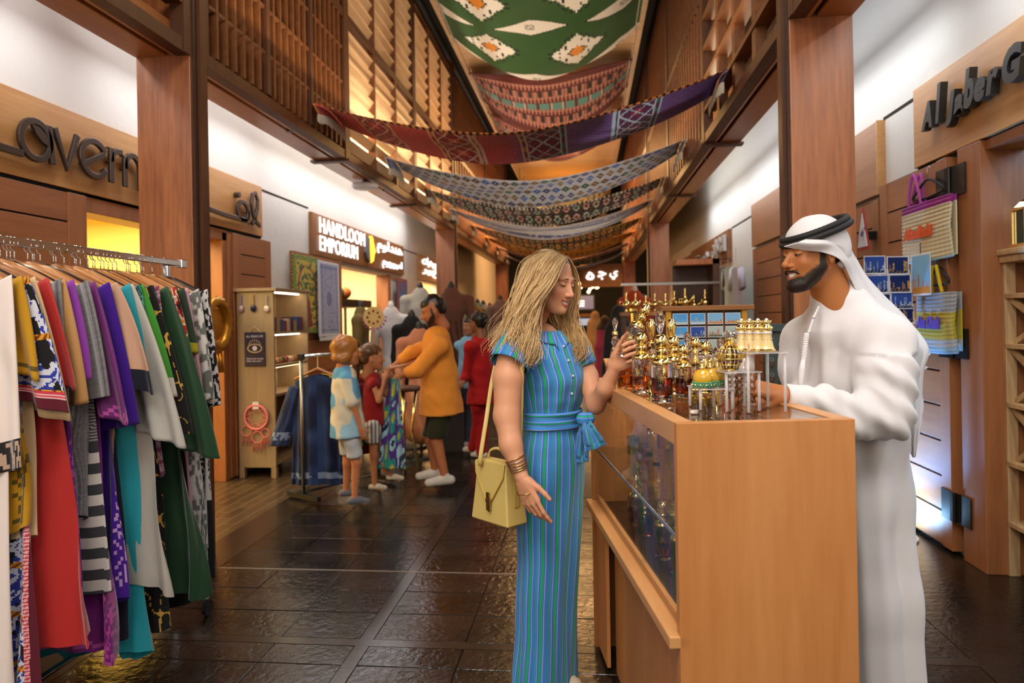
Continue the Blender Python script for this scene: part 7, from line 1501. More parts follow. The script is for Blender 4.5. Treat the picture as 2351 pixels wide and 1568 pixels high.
MB().box((x0, y0 + .012, 1.0405), (x1, y0 + .30, zt - .03)).build('body', W_DARK, t); MB().box((x0 - .03, y0 - .03, zt - .03), (x1 + .04, y0 + .33, zt)).build('top_board', W_MG, t, bevel=.004)
for a in (x0, x1 - .03): MB().box((a, y0 - .012, 1.0405), (a + .03, y0 + .012, zt - .03)).build('stile', plain('gilt_wood', '#c8922e', .35, .4), t)
for i in range(5): MB().box((x0 + .03 + i * .1015, y0 - .004, 1.0405), (x0 + .034 + i * .1015, y0 + .012, zt - .03)).build('rib', W_MG, t)
gi = 0; kinds = ('day', 'day', 'desert', 'desert', 'day', 'dusk', 'red', 'red', 'day', 'day', 'red', 'red', 'dusk', 'dusk', 'night', 'night')
for r in range(4):
    for cc_ in range(4):
        c = Vector((x0 + .083 + cc_ * .1015, y0 - .012, zt - .078 - r * .078)); kd = kinds[r * 4 + cc_]
        o = card(None, c, (1, 0, 0), UP, .088, .066, kd, 40 + r * 4 + cc_, 'picture_magnet', f'picture magnet on the wooden cabinet, {("top", "second", "third", "bottom")[r]} row, {("first", "second", "third", "fourth")[cc_]} from the left'); o['category'] = 'magnet'; o['group'] = 'picture magnets on the cabinet'
# slim bottle standing far left behind the hand, on a small plinth
t = thing('display_plinth', 'low oak plinth at the far end of the counter', 'plinth', (.22, 3.55, 0)); MB().box((.10, 3.40, 0), (.34, 3.75, 1.26)).build('block', W_SIGN, t, bevel=.004); MB().box((.09, 3.39, 1.26), (.35, 3.76, 1.275)).build('cap_board', W_BEECHH, t)
p = onY(1413, 800, 3.5); put('slim', Vector((p.x, 3.5, 1.2755)), 'slim crystal bottle with gold collar left of the held bottle', 0, 1.35, 'bottles on the plinth')
# gold lamps on a shelf
gs = thing('lamp_shelf', 'dark wooden shelf carrying small gold lamps behind the bottles', 'shelf', (.62, 5.75, 0)); MB().box((.28, 5.6, 1.50), (1.05, 5.9, 1.53)).build('board', W_MG, gs); MB().box((.28, 5.6, 1.74), (1.05, 5.62, 1.76)).build('rail', STEEL, gs)
for a in (.29, 1.02): MB().box((a, 5.62, 0), (a + .03, 5.88, 1.5)).build('support', W_DARK, gs)
MB().box((.72, 5.86, 1.53), (1.05, 5.90, 1.92)).build('back_panel', W_DARK, gs); MB().box((.72, 5.62, 1.90), (1.05, 5.90, 1.94)).build('canopy', W_COL, gs); MB().box((1.00, 5.62, 1.53), (1.05, 5.9, 1.94)).build('side_panel', W_DARK, gs)
gl2 = None
for i in range(9):
    x_ = .33 + i * .078; lb = 'small gold oil lamp on the dark shelf, ' + ('first', 'second', 'third', 'fourth', 'fifth', 'sixth', 'seventh', 'eighth', 'last')[i] + ' from the left'
    if gl2 is None:
        gl2 = thing('oil_lamp', lb, 'lamp', (x_, 5.72, 1.5305), 0, 'gold oil lamps on the shelf')
        MB().lathe([(.001, 0), (.022, 0), (.010, .015), (.012, .03), (.034, .05), (.036, .065), (.020, .085), (.008, .095), (.012, .105), (.006, .13), (.010, .15), (.001, .165)], 14).build('vessel', GOLD, gl2, smooth=True, local=True); MB().tube([(.03, 0, .055), (.055, 0, .075), (.07, 0, .10)], [.012, .008, .005], 8).build('spout', GOLD, gl2, smooth=True, local=True); MB().tube([(-.03, 0, .05), (-.055, 0, .06), (-.055, 0, .085), (-.028, 0, .085)], .004, 6).build('handle', GOLD, gl2, smooth=True, local=True)
    else: dup(gl2, (x_, 5.72 + .06 * (i % 2), 1.5305), i * .9, lb, scale=.8 + .4 * hash2(i, 4))
for i, x_ in enumerate((.36, .60)):
    t = thing('column_trophy', ('left', 'right')[i] + ' gold column ornament standing behind the stoppers', 'ornament', (x_, 5.35, 0)); MB().box((x_ - .07, 5.28, 0), (x_ + .07, 5.42, 1.42)).build('stand', W_DARK, t); MB().lathe([(.03, 0), (.032, .02), (.022, .03), (.022, .10), (.034, .115), (.034, .135)], 12, (x_, 5.35, 1.42)).build('column', GOLD, t)
# goods by the right column: grey table with trinkets
t = thing('trinket_board', 'dark board hung with small camel and bottle keyrings behind the man', 'board', (1.33, 4.05, 0)); MB().box((1.0, 4.06, .5), (1.16, 4.10, 1.42)).build('panel', plain('board_grey', '#3a4440', .6), t); MB().box((1.0, 4.04, 1.40), (1.17, 4.12, 1.44)).build('cap', plain('board_grey', '#3a4440', .6), t); MB().box((1.05, 4.06, 0), (1.11, 4.10, .5)).build('leg', plain('board_grey', '#3a4440', .6), t)
kr = None
for r in range(5):
    for c_ in range(3):
        lb = f'small camel keyring on the dark board, {("top", "second", "third", "fourth", "bottom")[r]} row, {("left", "middle", "right")[c_]}'; lc = (1.035 + c_ * .045, 4.045, 1.30 - r * .085)
        if kr is None:
            kr = thing('keyring', lb, 'keyring', lc, 0, 'keyrings on the board'); MB().prism([(a * .03, b_ * .05) for a, b_ in cm], (0, .004, -.02), (1, 0, 0), UP, .006).build('charm', plain('keyring_charm', '#6a4a2a', .35, .4), kr, local=True); MB().tube([(.008 * cos(a), 0, .026 + .010 * sin(a)) for a in [k * pi / 6 for k in range(12)]], .0015, 5, closed=True).build('ring', CHROME, kr, local=True)
        else: dup(kr, lc, 0, lb)
# hanging t-shirts on the open shop door, pink plush
for i, (px, c, w_) in enumerate(((1655, '#15161c', .5), (1672, '#b8ccc8', .5), (1690, '#b4b4c8', .52))):
    p = onX(px, 612, XR - .30); t = thing('t_shirt', ('black', 'pale green', 'lilac grey')[i] + ' t-shirt hanging outside the far right shop', 'clothing', p - UP * .8, 0, 't-shirts outside the far shop'); cc_ = hx(c)
    MB().grid(lambda u, v: (p.x + .03 * sin(2 * pi * u), p.y + w_ / 2 * (cos(2 * pi * u)) * (1 if v > .25 else 1.25 - v), p.z - .78 * v - .06 * abs(cos(2 * pi * u)) * (1 - v)), 24, 16, lambda u, v: cc_, cu=True).build('body', FAB, t, smooth=True)
    for s_ in (1, -1): MB().tube([p + EY * (s_ * w_ * .52) - UP * .05, p + EY * (s_ * w_ * .66) - UP * .3], [.09, .10], 12, col=cc_, flat=.4).build('sleeve', FAB, t, smooth=True)
    MB().tube([p, (p.x, p.y, 2.372), (p.x, p.y + .02, 2.38)], .003, 5).build('hook', CHROME, t)
t = thing('wall_rail', 'dark rail fixed above the hanging t-shirts', 'rail', (XR - .3, 11.8, 2.34)); MB().tube([(XR - .30, 11.0, 2.36), (XR - .30, 13.4, 2.36)], .012, 8).build('bar', DKMETAL, t); [MB().tube([(XR - .30, y, 2.36), (XR - .04, y, 2.36)], .01, 6).build('arm', DKMETAL, t) for y in (11.1, 13.3)]
p = onX(1624, 672, 1.85); t = thing('plush_toy', 'pink plush toy with a crest beside the black t-shirt', 'toy', p - UP * .35); s = SDF(); s.ell(np.array(p) - (0, 0, .1), (.16, .16, .22)); s.ell(np.array(p) + (0, 0, .12), (.13, .13, .13), k=.05); s.cone(np.array(p) + (0, 0, .2), np.array(p) + (0, 0, .36), .05, .02, k=.03); V, Q = s.mesh(.02); mb = MB(); npadd(mb, V, Q, hx('#d89080')); mb.build('body', FAB, t, smooth=True)
mb = MB(); [mb.ball(p + Vector((-.09, s_ * .05, .14)), .02, 8, 6, hx('#241410')) for s_ in (1, -1)]; [mb.ball(p + Vector((-.05, s_ * .13, .16)), (.03, .05, .04), 8, 6, hx('#d8a090')) for s_ in (1, -1)]; mb.build('face', FAB, t, smooth=True); MB().box((p.x - .02, p.y - .02, 0), (p.x + .02, p.y + .02, p.z - .3)).build('stand', DKMETAL, t)
# ================================================================== LEFT SIDE: WALL RUGS, CABINET, SECOND RAIL, SHOP GOODS
def wallrug(name, lab, px0, px1, py0, py1, x, colfn, nu=50, nv=110, fr=None):
    a, b_ = onX(px0, (py0 + py1) / 2, x), onX(px1, (py0 + py1) / 2, x); zt = onX((px0 + px1) / 2, py0, x).z; zb = onX((px0 + px1) / 2, py1, x).z
    t = thing(name, lab, 'rug', (x, (a.y + b_.y) / 2, zb), 0, 'rugs hung on the left shop door'); MB().grid(lambda u, v: (x + .012 * sin(u * 9) * v, a.y + (b_.y - a.y) * u, zt + (zb - zt) * v), nu, nv, colfn).build('pile', RUG, t, smooth=True, solid=.012)
    if fr: MB().grid(lambda u, v: (x + .01 + .006 * sin(u * 60), a.y + (b_.y - a.y) * u, zb - .05 * v), 40, 2, lambda u, v: hx(fr)).build('fringe', RUG, t, solid=.006)
    return t
def prayer(u, v):
    G, Y, R, D = H('#1f6a2a', '#b8a02a', '#7a1418', '#3a5a1a')
    if u < .1 or u > .9 or v < .06 or v > .94: return Y if (int(u * 40) + int(v * 70)) % 3 == 0 else G
    arch = .36 * math.sqrt(max(0, 1 - ((v - .42) / .30) ** 2)) if v < .42 else .34
    x = abs(u - .5)
    if v > .12 and x < arch and x > arch - .05: return R
    if v > .55 and x < .10 + .3 * max(0, v - .55) and v < .92: return R
    return Y if noise2(u * 16, v * 34, 3) > .42 else D
def bluerug(u, v):
    A, B, C = H('#8a92b4', '#c0c2d0', '#5a6490')
    if u < .08 or u > .92 or v < .04 or v > .96: return B
    if .12 < u < .16 or .84 < u < .88 or .07 < v < .09 or .91 < v < .93: return C
    if ((u - .5) / .13) ** 2 + ((v - .5) / .10) ** 2 < 1: return C
    return mixc(A, C, .5) if noise2(u * 22, v * 50, 4) > .66 else A
wallrug('wall_rug', 'green and gold prayer rug with a red arch hung beside the lit cabinet', 673, 733, 588, 766, XL + .075, prayer); wallrug('wall_rug', 'pale blue-grey rug with a centre medallion next to the green one', 731, 778, 602, 772, XL + .12, bluerug, fr='#c8c8d0')
wallrug('wall_rug', 'narrow bright blue rug by the handloom shop door', 911, 935, 640, 742, XL + .08, lambda u, v: hx('#2a5aa8') if .15 < u < .85 and .1 < v < .9 and noise2(u * 9, v * 20, 2) > .35 else hx('#7a3a2a'), 20, 50)
# picture in the yellow shop
p = onX(258, 556, XL - 2.55); t = thing('wall_picture', 'white framed abstract picture on the yellow shop wall', 'picture', p - UP * .3); MB().box((p.x, p.y - .42, p.z - .38), (p.x + .03, p.y + .42, p.z + .38)).build('mount', plain('frame_white', '#f2ecd8', .5), t); MB().box((p.x + .03, p.y - .2, p.z - .16), (p.x + .036, p.y + .2, p.z + .16)).build('print', plain('print_ochre', '#c8a85a', .5), t); MB().box((p.x + .034, p.y - .12, p.z - .16), (p.x + .038, p.y - .02, p.z + .16)).build('stripe', plain('print_green', '#7a9a6a', .5), t)
# brass wreath on the door jamb
p = onX(492, 745, XL + .06); t = thing('brass_wreath', 'round brass plate wreath hanging on the door jamb behind the white dress', 'wreath', p - UP * .3); MB().tube([p + Vector((.02, .19 * cos(a), .21 * sin(a))) for a in [k * pi / 18 for k in range(36)]], [.045 + .012 * (k % 2) for k in range(36)], 8, closed=True).build('ring', plain('aged_brass', '#b8862e', .35, .8), t, smooth=True); MB().lathe([(.001, 0), (.15, 0), (.15, .02), (.001, .03)], 24, p, M=Matrix.Rotation(pi / 2, 3, 'Y')).build('plate', plain('aged_brass', '#b8862e', .35, .8), t)
for k in range(3): MB().tube([p + Vector((.03, .05 * (k - 1), -.24)), p + Vector((.03, .06 * (k - 1), -.44))], [.01, .025], 8).build('tassel', plain('aged_brass', '#b8862e', .35, .8), t, smooth=True)
# lit cabinet
cx0, cx1, cy0, cy1, chh = -3.355, -2.985, 6.42, 7.26, 1.80; W_CAB = wood('cabinet_greige', '#8a7458', '#a08a6a', 'Z', .6, .5); t = thing('display_cabinet', 'tall greige display cabinet with lit shelves and charms on its side', 'cabinet', ((cx0 + cx1) / 2, (cy0 + cy1) / 2, 0))
MB().box((cx0, cy0, .10), (cx1, cy0 + .03, chh)).build('side_panel', W_CAB, t, bevel=.003); MB().box((cx0, cy1 - .03, .10), (cx1, cy1, chh)).build('side_panel', W_CAB, t); MB().box((cx0, cy0 + .03, .10), (cx0 + .02, cy1 - .03, chh)).build('back_panel', CREAM, t); MB().box((cx0 - .02, cy0 - .03, chh), (cx1 + .04, cy1 + .03, chh + .03)).build('top_board', W_CAB, t, bevel=.003)
for z in (.12, .45, .78, 1.06, 1.38): MB().box((cx0 + .02, cy0 + .03, z), (cx1, cy1 - .03, z + .025)).build('shelf', W_CAB, t)
for y in (cy0, cy1 - .05): MB().box((cx1 - .05, y, 0), (cx1, y + .05, .1)).build('foot', W_CAB, t); MB().box((cx0, y, 0), (cx0 + .05, y + .05, .1)).build('foot', W_CAB, t)
for z in (chh - .012, 1.368, 1.048): MB().box((cx1 - .10, cy0 + .06, z), (cx1 - .075, cy1 - .06, z + .01)).build('led_strip', emis('led_warm', (1, .78, .5), 14), t)
for i in range(9): c_ = ('#3a2a4a', '#b08a5a', '#2a4a8a', '#7a3a4a', '#c8b090')[i % 5]; MB().box((cx1 - .14, cy0 + .07 + i * .08, 1.4055), (cx1 - .03, cy0 + .125 + i * .08, 1.405 + .10 + .05 * hash2(i, 6))).build('gift_box', plain('box' + c_, c_, .5), label=f'small boxed trinket on the upper lit cabinet shelf, place {("one", "two", "three", "four", "five", "six", "seven", "eight", "nine")[i]} from the left', cat='box', group='boxes in the lit cabinet')
cp_ = None
for i in range(8):
    lb = f'small painted cup on the lower lit cabinet shelf, {("first", "second", "third", "fourth", "fifth", "sixth", "seventh", "last")[i]} from the left'; lc = (cx1 - .09, cy0 + .08 + i * .092, 1.0855); c_ = ('#b8301c', '#d8d0c0', '#c87a1c', '#2a6a5a')[i % 4]; t2 = thing('cup', lb, 'cup', lc, 0, 'cups in the lit cabinet'); MB().lathe([(.001, 0), (.022, 0), (.034, .03), (.036, .06), (.032, .06), (.028, .02), (.001, .015)], 14).build('bowl', plain('cup' + c_, c_, .25), t2, smooth=True, local=True); MB().tube([(.034, 0, .045), (.05, 0, .04), (.05, 0, .02), (.034, 0, .018)], .004, 6).build('handle', plain('cup' + c_, c_, .25), t2, local=True)
def onside(px, py): return onY(px, py, cy0 - .012)
p = onside(585, 802); t = thing('wall_plaque', 'small dark plaque reading ALL SEEING EYE on the cabinet side', 'sign', p - UP * .16); w2, h2 = .105, .165; PLQ = plain('plaque_navy', '#1c1638', .5); GLD2 = plain('plaque_gold', '#d8c08a', .5); PWH = plain('plaque_white', '#d8d4e0', .5)
MB().box((p.x - w2, cy0 - .012, p.z - h2), (p.x + w2, cy0 - .004, p.z + h2)).build('plate', PLQ, t, bevel=.004); yq = cy0 - .012
text_mb(MB(), 'ALL SEEING EYE', (p.x - .085, yq - .001, p.z + .115), (1, 0, 0), UP, .03, .002, width=.17, height=.02).build('lettering', PWH, t); text_mb(MB(), 'Check your energy\nbefore you enter', (p.x - .085, yq - .001, p.z - .125), (1, 0, 0), UP, .02, .002, width=.17, height=.045).build('lettering', PWH, t)
mb = MB(); stroke(mb, arc(0, 0, .07, .04, 0, 360, 24)[:-1], (p.x, yq - .001, p.z + .01), (1, 0, 0), UP, .008, .002, closed=True); [stroke(mb, [(.06 * cos(a), .012 + .05 * sin(a)), (.06 * cos(a), .03 + .06 * sin(a))], (p.x, yq - .001, p.z + .01), (1, 0, 0), UP, .004, .002) for a in [.4 + k * .39 for k in range(7)]]; mb.build('eye_outline', GLD2, t); MB().lathe([(.001, 0), (.024, 0), (.024, .003), (.001, .003)], 16, (p.x, yq, p.z + .01), M=Matrix.Rotation(pi / 2, 3, 'X')).build('iris', PWH, t); MB().tube([(p.x - .06, yq, p.z + h2), (p.x, yq, p.z + h2 + .06), (p.x + .06, yq, p.z + h2)], .003, 5).build('cord', GLD2, t)
p = onside(589, 958); t = thing('dream_catcher', 'pink dreamcatcher ring with feathers on the cabinet side', 'dreamcatcher', p - UP * .45); PK = plain('pink_cord', '#e07a78', .7); PK2 = plain('coral_feather', '#e85a5a', .8); y_ = cy0 - .02
MB().tube([(p.x + .115 * cos(a), y_, p.z + .115 * sin(a)) for a in [k * pi / 20 for k in range(40)]], .012, 8, closed=True).build('hoop', PK, t, smooth=True); mb = MB(); [mb.tube([(p.x + .11 * cos(k * pi / 4), y_, p.z + .11 * sin(k * pi / 4)), (p.x + .06 * cos(k * pi / 4 + .6), y_, p.z + .06 * sin(k * pi / 4 + .6)), (p.x + .11 * cos(k * pi / 4 + 1.4), y_, p.z + .11 * sin(k * pi / 4 + 1.4))], .003, 4) for k in range(8)]; mb.build('web', PK, t); MB().box((p.x - .03, y_ - .008, p.z + .08), (p.x + .03, y_ - .004, p.z + .15)).build('price_tag', PWH, t)
for dx, z0, r in ((-.10, -.13, .05), (.01, -.19, .055), (.09, -.15, .04)):
    MB().tube([(p.x + dx + r * cos(a), y_, p.z + z0 + r * sin(a)) for a in [k * pi / 10 for k in range(20)]], .005, 6, closed=True).build('small_hoop', PK, t)
    for k in (-1, 0, 1): MB().tube([(p.x + dx + k * r * .7, y_, p.z + z0 - r), (p.x + dx + k * r * .8, y_, p.z + z0 - r - .05), (p.x + dx + k * r * .8, y_, p.z + z0 - r - .10)], [.003, .016, .002], 6, flat=.3).build('feather', PK2, t, smooth=True)
for i, (px, py) in enumerate(((553, 700), (581, 698), (612, 700))):
    p = onside(px, py); t = thing('hanging_charm', ('pale pendant', 'dark blue pendant', 'silver pendant')[i] + ' charm hanging at the top of the cabinet side', 'charm', p - UP * .08, 0, 'charms on the cabinet side'); MB().tube([p + UP * .09, p - UP * .02], .006, 6).build('ribbon', plain('ribbon' + str(i), ('#8a7a9a', '#b8902a', '#a8a090')[i], .6), t); MB().ball(p - UP * .04, (.03, .012, .035), 12, 8).build('pendant', plain('pend' + str(i), ('#9a8a9a', '#14163a', '#c8b8a8')[i], .3, .3), t, smooth=True)
# second rail with the navy tunic
r0 = Vector((-2.375, 5.612, 0)); r1 = Vector((-1.95, 6.35, 0)); rd = (r1 - r0).normalized(); rn = Vector((rd.y, -rd.x, 0)); t = thing('clothes_rail', 'low steel clothes rail with a navy tunic beside the boy', 'clothes rail', (r0 + r1) / 2)
for q in (r0, r1): MB().tube([q + UP * .06, q + UP * 1.20], .016, 10).build('post', STEEL, t, smooth=True); MB().bar(q - rn * .2 + UP * .04, q + rn * .2 + UP * .04, .04, .04).build('foot', plain('castor', '#1a1a1a', .5), t)
MB().box(tuple(r0 + Vector((-.025, -.025, 1.18))), tuple(r0 + Vector((.025, .025, 1.23)))).build('corner', plain('castor', '#1a1a1a', .5), t, bevel=.005); MB().tube([r0 + UP * 1.21, r1 + UP * 1.21], .014, 10).build('rail', CHROME, t, smooth=True); MB().tube([r0 + UP * .07, r1 + UP * .07], .012, 8).build('base_bar', STEEL, t)
def flat_garment(lab, c, ex, top, hem, wt, wb, colfn, sleeves, name='tunic', grp='garments on the low rail', ny=Vector((0, -1, 0))):
    t = thing(name, lab, 'clothing', (c.x, c.y, hem), 0, grp); ex = Vector(ex).normalized(); n = UP.cross(ex)
    def f(u, v): th = 2 * pi * u; w_ = wt + (wb - wt) * v; q = cos(th); return c + ex * (w_ * abs(q) ** .7 * (1 if q > 0 else -1)) + n * (.05 * sin(th) + .018 * v * math.sin(q * 14)) + UP * (top - c.z + (hem - top) * v - .06 * abs(q) * (1 - v))
    MB().grid(f, 60, 70, lambda u, v: colfn(u, v), cu=True).build('body', FAB, t, smooth=True)
    for s_ in sleeves:
        a = c + ex * (s_ * wt * .86) + UP * (top - c.z - .10); b_ = c + ex * (s_ * (wt + .14)) + UP * (top - c.z - .60); MB().grid(lambda u, v: a.lerp(b_, v) + ex * ((.075 + .01 * v) * cos(2 * pi * u)) + n * (.04 * sin(2 * pi * u)), 24, 30, lambda u, v: colfn(u, .5 + v * .5), cu=True).build('sleeve', FAB, t, smooth=True, solid=.003)
    return t
def navy(u, v):
    if .88 < v < .95: return hx('#7a8aa8') if noise2(u * 60, v * 40, 2) > .45 else hx('#2a3a68')
    return mixc(hx('#0c1436'), hx('#2c4676'), max(0, noise2(u * 26, v * 9, 7) * 1.3 - .3))
g0 = r0 + rd * .12; g0.z = 1.05; flat_garment('navy tie-dye tunic with pale cuff bands on the low rail', g0 + RGT * .04, RGT, 1.05, .12, .20, .235, navy, (-1,))
t = thing('coat_hanger', 'pale wooden hanger holding the navy tunic', 'hanger', g0); MB().tube([g0 + RGT * .04 + RGT * (.2 * k) + UP * (.05 - .09 * abs(k)) for k in (-1, -.6, -.2, 0, .2, .6, 1)], .011, 8).build('bar', HANG[0], t, smooth=True); MB().tube([g0 + RGT * .04 + UP * .05, g0 + RGT * .04 + UP * .16], .003, 6).build('hook', CHROME, t)
for i, c_ in enumerate(('#b8a01c', '#1a3a2a', '#8a2a2a', '#c8b89a')): cc_ = hx(c_); q = r0 + rd * (.28 + .12 * i); q.z = 1.05; flat_garment(('mustard', 'dark green', 'dull red', 'beige')[i] + ' garment hanging behind the navy tunic on the low rail', q, rn, 1.05, .25 + .1 * hash2(i, 2), .19, .22, lambda u, v: cc_, (1,))
# ---- dress forms and hanging clothes of the handloom shop
def dressform(lab, base, fdir, h, wt, col, col2=None, skirt=False, neckc='#1a1414', arms=True, mat=None):
    base = Vector(base); f = Vector(fdir).normalized(); l = UP.cross(f); t = thing('dress_form', lab, 'mannequin', base, 0, 'dress forms on the left'); s = SDF(); C1 = hx(col); top = base + UP * h
    s.chain([np.array(top - UP * .16), np.array(top - UP * .35), np.array(top - UP * .62), np.array(top - UP * .82)], [.10, wt * .62, wt * .5, wt * .66], k=.05, squash=(np.array(f), .7))
    for sg in (1, -1):
        s.cone(np.array(top - UP * .2), np.array(top - UP * .24 + l * (sg * wt * .85)), .06, .065, k=.05)
        if arms: s.chain([np.array(top - UP * .24 + l * (sg * wt * .85)), np.array(top - UP * .55 + l * (sg * (wt * .98))), np.array(top - UP * .85 + l * (sg * wt * .95) + f * .05)], [.065, .055, .045], k=.03)
    if skirt: s.chain([np.array(top - UP * .80), np.array(base + UP * .35)], [wt * .62, wt * .95], k=.05, squash=(np.array(f), .7))
    V, Q = s.mesh(.015); C = np.tile(np.array(C1), (len(V), 1))
    if col2: m = (np.sin(V @ np.array((60, 60, 8))) > .3) & (V[:, 2] < top.z - .5); C[m] = hx(col2)
    mb = MB(); npadd(mb, V, Q, C); mb.build('garment', mat or CLOTH, t, smooth=True); MB().tube([top - UP * .18, top - UP * .05, top], [.05, .042, .02], 10).build('neck', plain('form' + neckc, neckc, .5), t, smooth=True)
    MB().tube([base + UP * .02, top - UP * .7], .014, 8).build('pole', DKMETAL, t); MB().lathe([(.001, 0), (.17, 0), (.16, .02), (.02, .03)], 20, base).build('base', DKMETAL, t); return t
def fl_(px, d): p = at(px, 730, d); p.z = 0; return p
dressform('gold beaded gown on a dark dress form behind the children', fl_(828, 8.3), RGT, 1.74, .21, '#6a5a30', '#2a2018', True); dressform('white hooded robe on a form left of the orange shirt', fl_(898, 8.8), -FWD, 1.74, .22, '#c8c4c8', None, True, '#d8d4d8')
dressform('cream tailored jacket on a form above the bending man', fl_(966, 9.3), -FWD, 2.0, .24, '#a8a49c', None, False); dressform('brown embroidered long coat on a form right of the man in orange', fl_(1037, 8.9), -FWD, 1.98, .26, '#5a3628', '#3a2018', True, '#140c0a')
for i, (px, d, c_, h) in enumerate(((1072, 11, '#8a7a6a', 1.78), (1083, 12, '#6a4a1c', 1.86), (1097, 12.6, '#5a6a58', 1.86), (1110, 13, '#a08a78', 1.84), (1125, 13.5, '#b09a88', 1.8), (1150, 12.0, '#6a5048', 1.9))): dressform(('grey-beige', 'ochre', 'sage', 'taupe', 'pale', 'dusky')[i] + ' long dress on a form in the distant row left of the blonde woman', fl_(px, d), -FWD, h, .2, c_, None, True)
dressform('peach wrap dress on a form behind the man in orange', fl_(962, 7.6), -FWD, 1.48, .22, '#b8785a', '#c89070', True); dressform('black sequinned top on a form behind the man in orange', fl_(945, 8.2), -FWD, 1.62, .2, '#141012', None, True)
# round beaded fan, hats, gold stool, display plinth
p = at(858, 728, 7.9); t = thing('beaded_fan', 'round embroidered straw fan with tassels hanging above the girl', 'fan', p - UP * .16); MB().lathe([(.001, 0), (.12, 0), (.12, .012), (.001, .012)], 24, p, M=Matrix.Rotation(pi / 2, 3, 'X')).build('disc', plain('straw', '#c8a868', .8, bmp=(40, .5, .01)), t); mb = MB(); [mb.ball(p + Vector((.07 * cos(a), -.016, .07 * sin(a))), .014, 6, 4) for a in [k * pi / 4 for k in range(8)]]; mb.build('embroidery', plain('dk_red', '#7a1a1c', .7), t); mb = MB(); [mb.ball(p + Vector((.14 * cos(a), 0, .14 * sin(a))), .013, 6, 4) for a in [pi + k * pi / 10 for k in range(11)]]; mb.build('pompoms', plain('magenta_pom', '#b02a6a', .8), t); MB().tube([p - UP * .12, (p.x, p.y, 0)], .012, 8).build('stick', HANG[0], t)
p = fl_(922, 6.9); t = thing('gold_stool', 'small round table on curved gold legs behind the children', 'stool', p); MB().lathe([(.001, .80), (.17, .80), (.18, .82), (.17, .84), (.001, .84)], 24, p).build('top', plain('walnut', '#5a3a20', .4), t); [MB().tube([p + Vector((.13 * cos(a), .13 * sin(a), .80)), p + Vector((.08 * cos(a), .08 * sin(a), .4)), p + Vector((.15 * cos(a), .15 * sin(a), .0))], .016, 8).build('leg', GOLD, t, smooth=True) for a in (0.3, 1.87, 3.44, 5.0)]
p = fl_(1030, 8.2); t = thing('display_box', 'grey display plinth with black and white bags right of the bending man', 'plinth', p); MB().obox(p + UP * .26, RGT * .17, FWD * .3, UP * .26).build('block', plain('plinth_grey', '#3a3634', .6), t); MB().obox(p + UP * .60, RGT * .14, FWD * .1, UP * .08).build('striped_bag', plain('check_bag', '#8a8684', .7), t)
# shelves and pots inside the handloom shop
t = thing('shop_shelves', 'lit white shelves with goods inside the handloom shop', 'shelf', (XL - 1.6, 11.2, 0)); 
for z in (.6, 1.0, 1.4, 1.8): MB().box((XL - 1.9, 9.2, z), (XL - 1.5, 12.4, z + .03)).build('shelf', plain('white_shelf', '#e4d8c4', .5), t)
for y in (9.2, 10.8, 12.37): MB().box((XL - 1.9, y, 0), (XL - 1.5, y + .03, 2.0)).build('upright', plain('white_shelf', '#e4d8c4', .5), t)
CN_ = ('rust', 'yellow', 'sage', 'plum', 'cream', 'blue')
for i in range(30): z = (.63, 1.03, 1.43, 1.83)[i % 4]; y = 9.4 + (i // 4) * .39 + .05 * hash2(i, 3); c_ = ('#b8502a', '#d8b040', '#6a8a7a', '#8a3a5a', '#e0d0b0', '#3a5a8a')[i % 6]; k = .8 + .5 * hash2(i, 8); MB().lathe([(.001, 0), (.05 * k, 0), (.085 * k, .07), (.08 * k, .13), (.035 * k, .18 * k), (.04 * k, .20 * k)], 12, (XL - 1.68, y, z)).build('pot', plain('pot' + c_, c_, .4), smooth=True, label=f'{CN_[i % 6]} pot on the {("lowest", "second", "third", "top")[i % 4]} lit shelf inside the handloom shop, {ORD[min(5, i // 6)]} of its colour', cat='pot', group='pots on the handloom shelves')
t = thing('wire_rack', 'black rack top with colourful pouffes at the handloom doorway', 'rack', (XL - .4, 10.6, 0)); MB().box((XL - .75, 9.9, 1.72), (XL - .25, 11.7, 1.84)).build('basket', plain('black_wire', '#1c1614', .6), t); [MB().box((XL - .73, y, 0), (XL - .69, y + .03, 1.72)).build('leg', plain('black_wire', '#1c1614', .6), t) for y in (9.92, 11.65)]
for i in range(4): c_ = ('#a83a1c', '#c88a2a', '#3a7a78', '#b8602a')[i]; MB().ball((XL - .5, 10.0 + i * .33, 1.955), (.13, .13, .11), 14, 9).build('pouffe', plain('pouf' + c_, c_, .8), smooth=True, label=('rust', 'ochre', 'teal', 'orange')[i] + ' round pouffe on the black rack', cat='pouffe', group='pouffes on the rack')
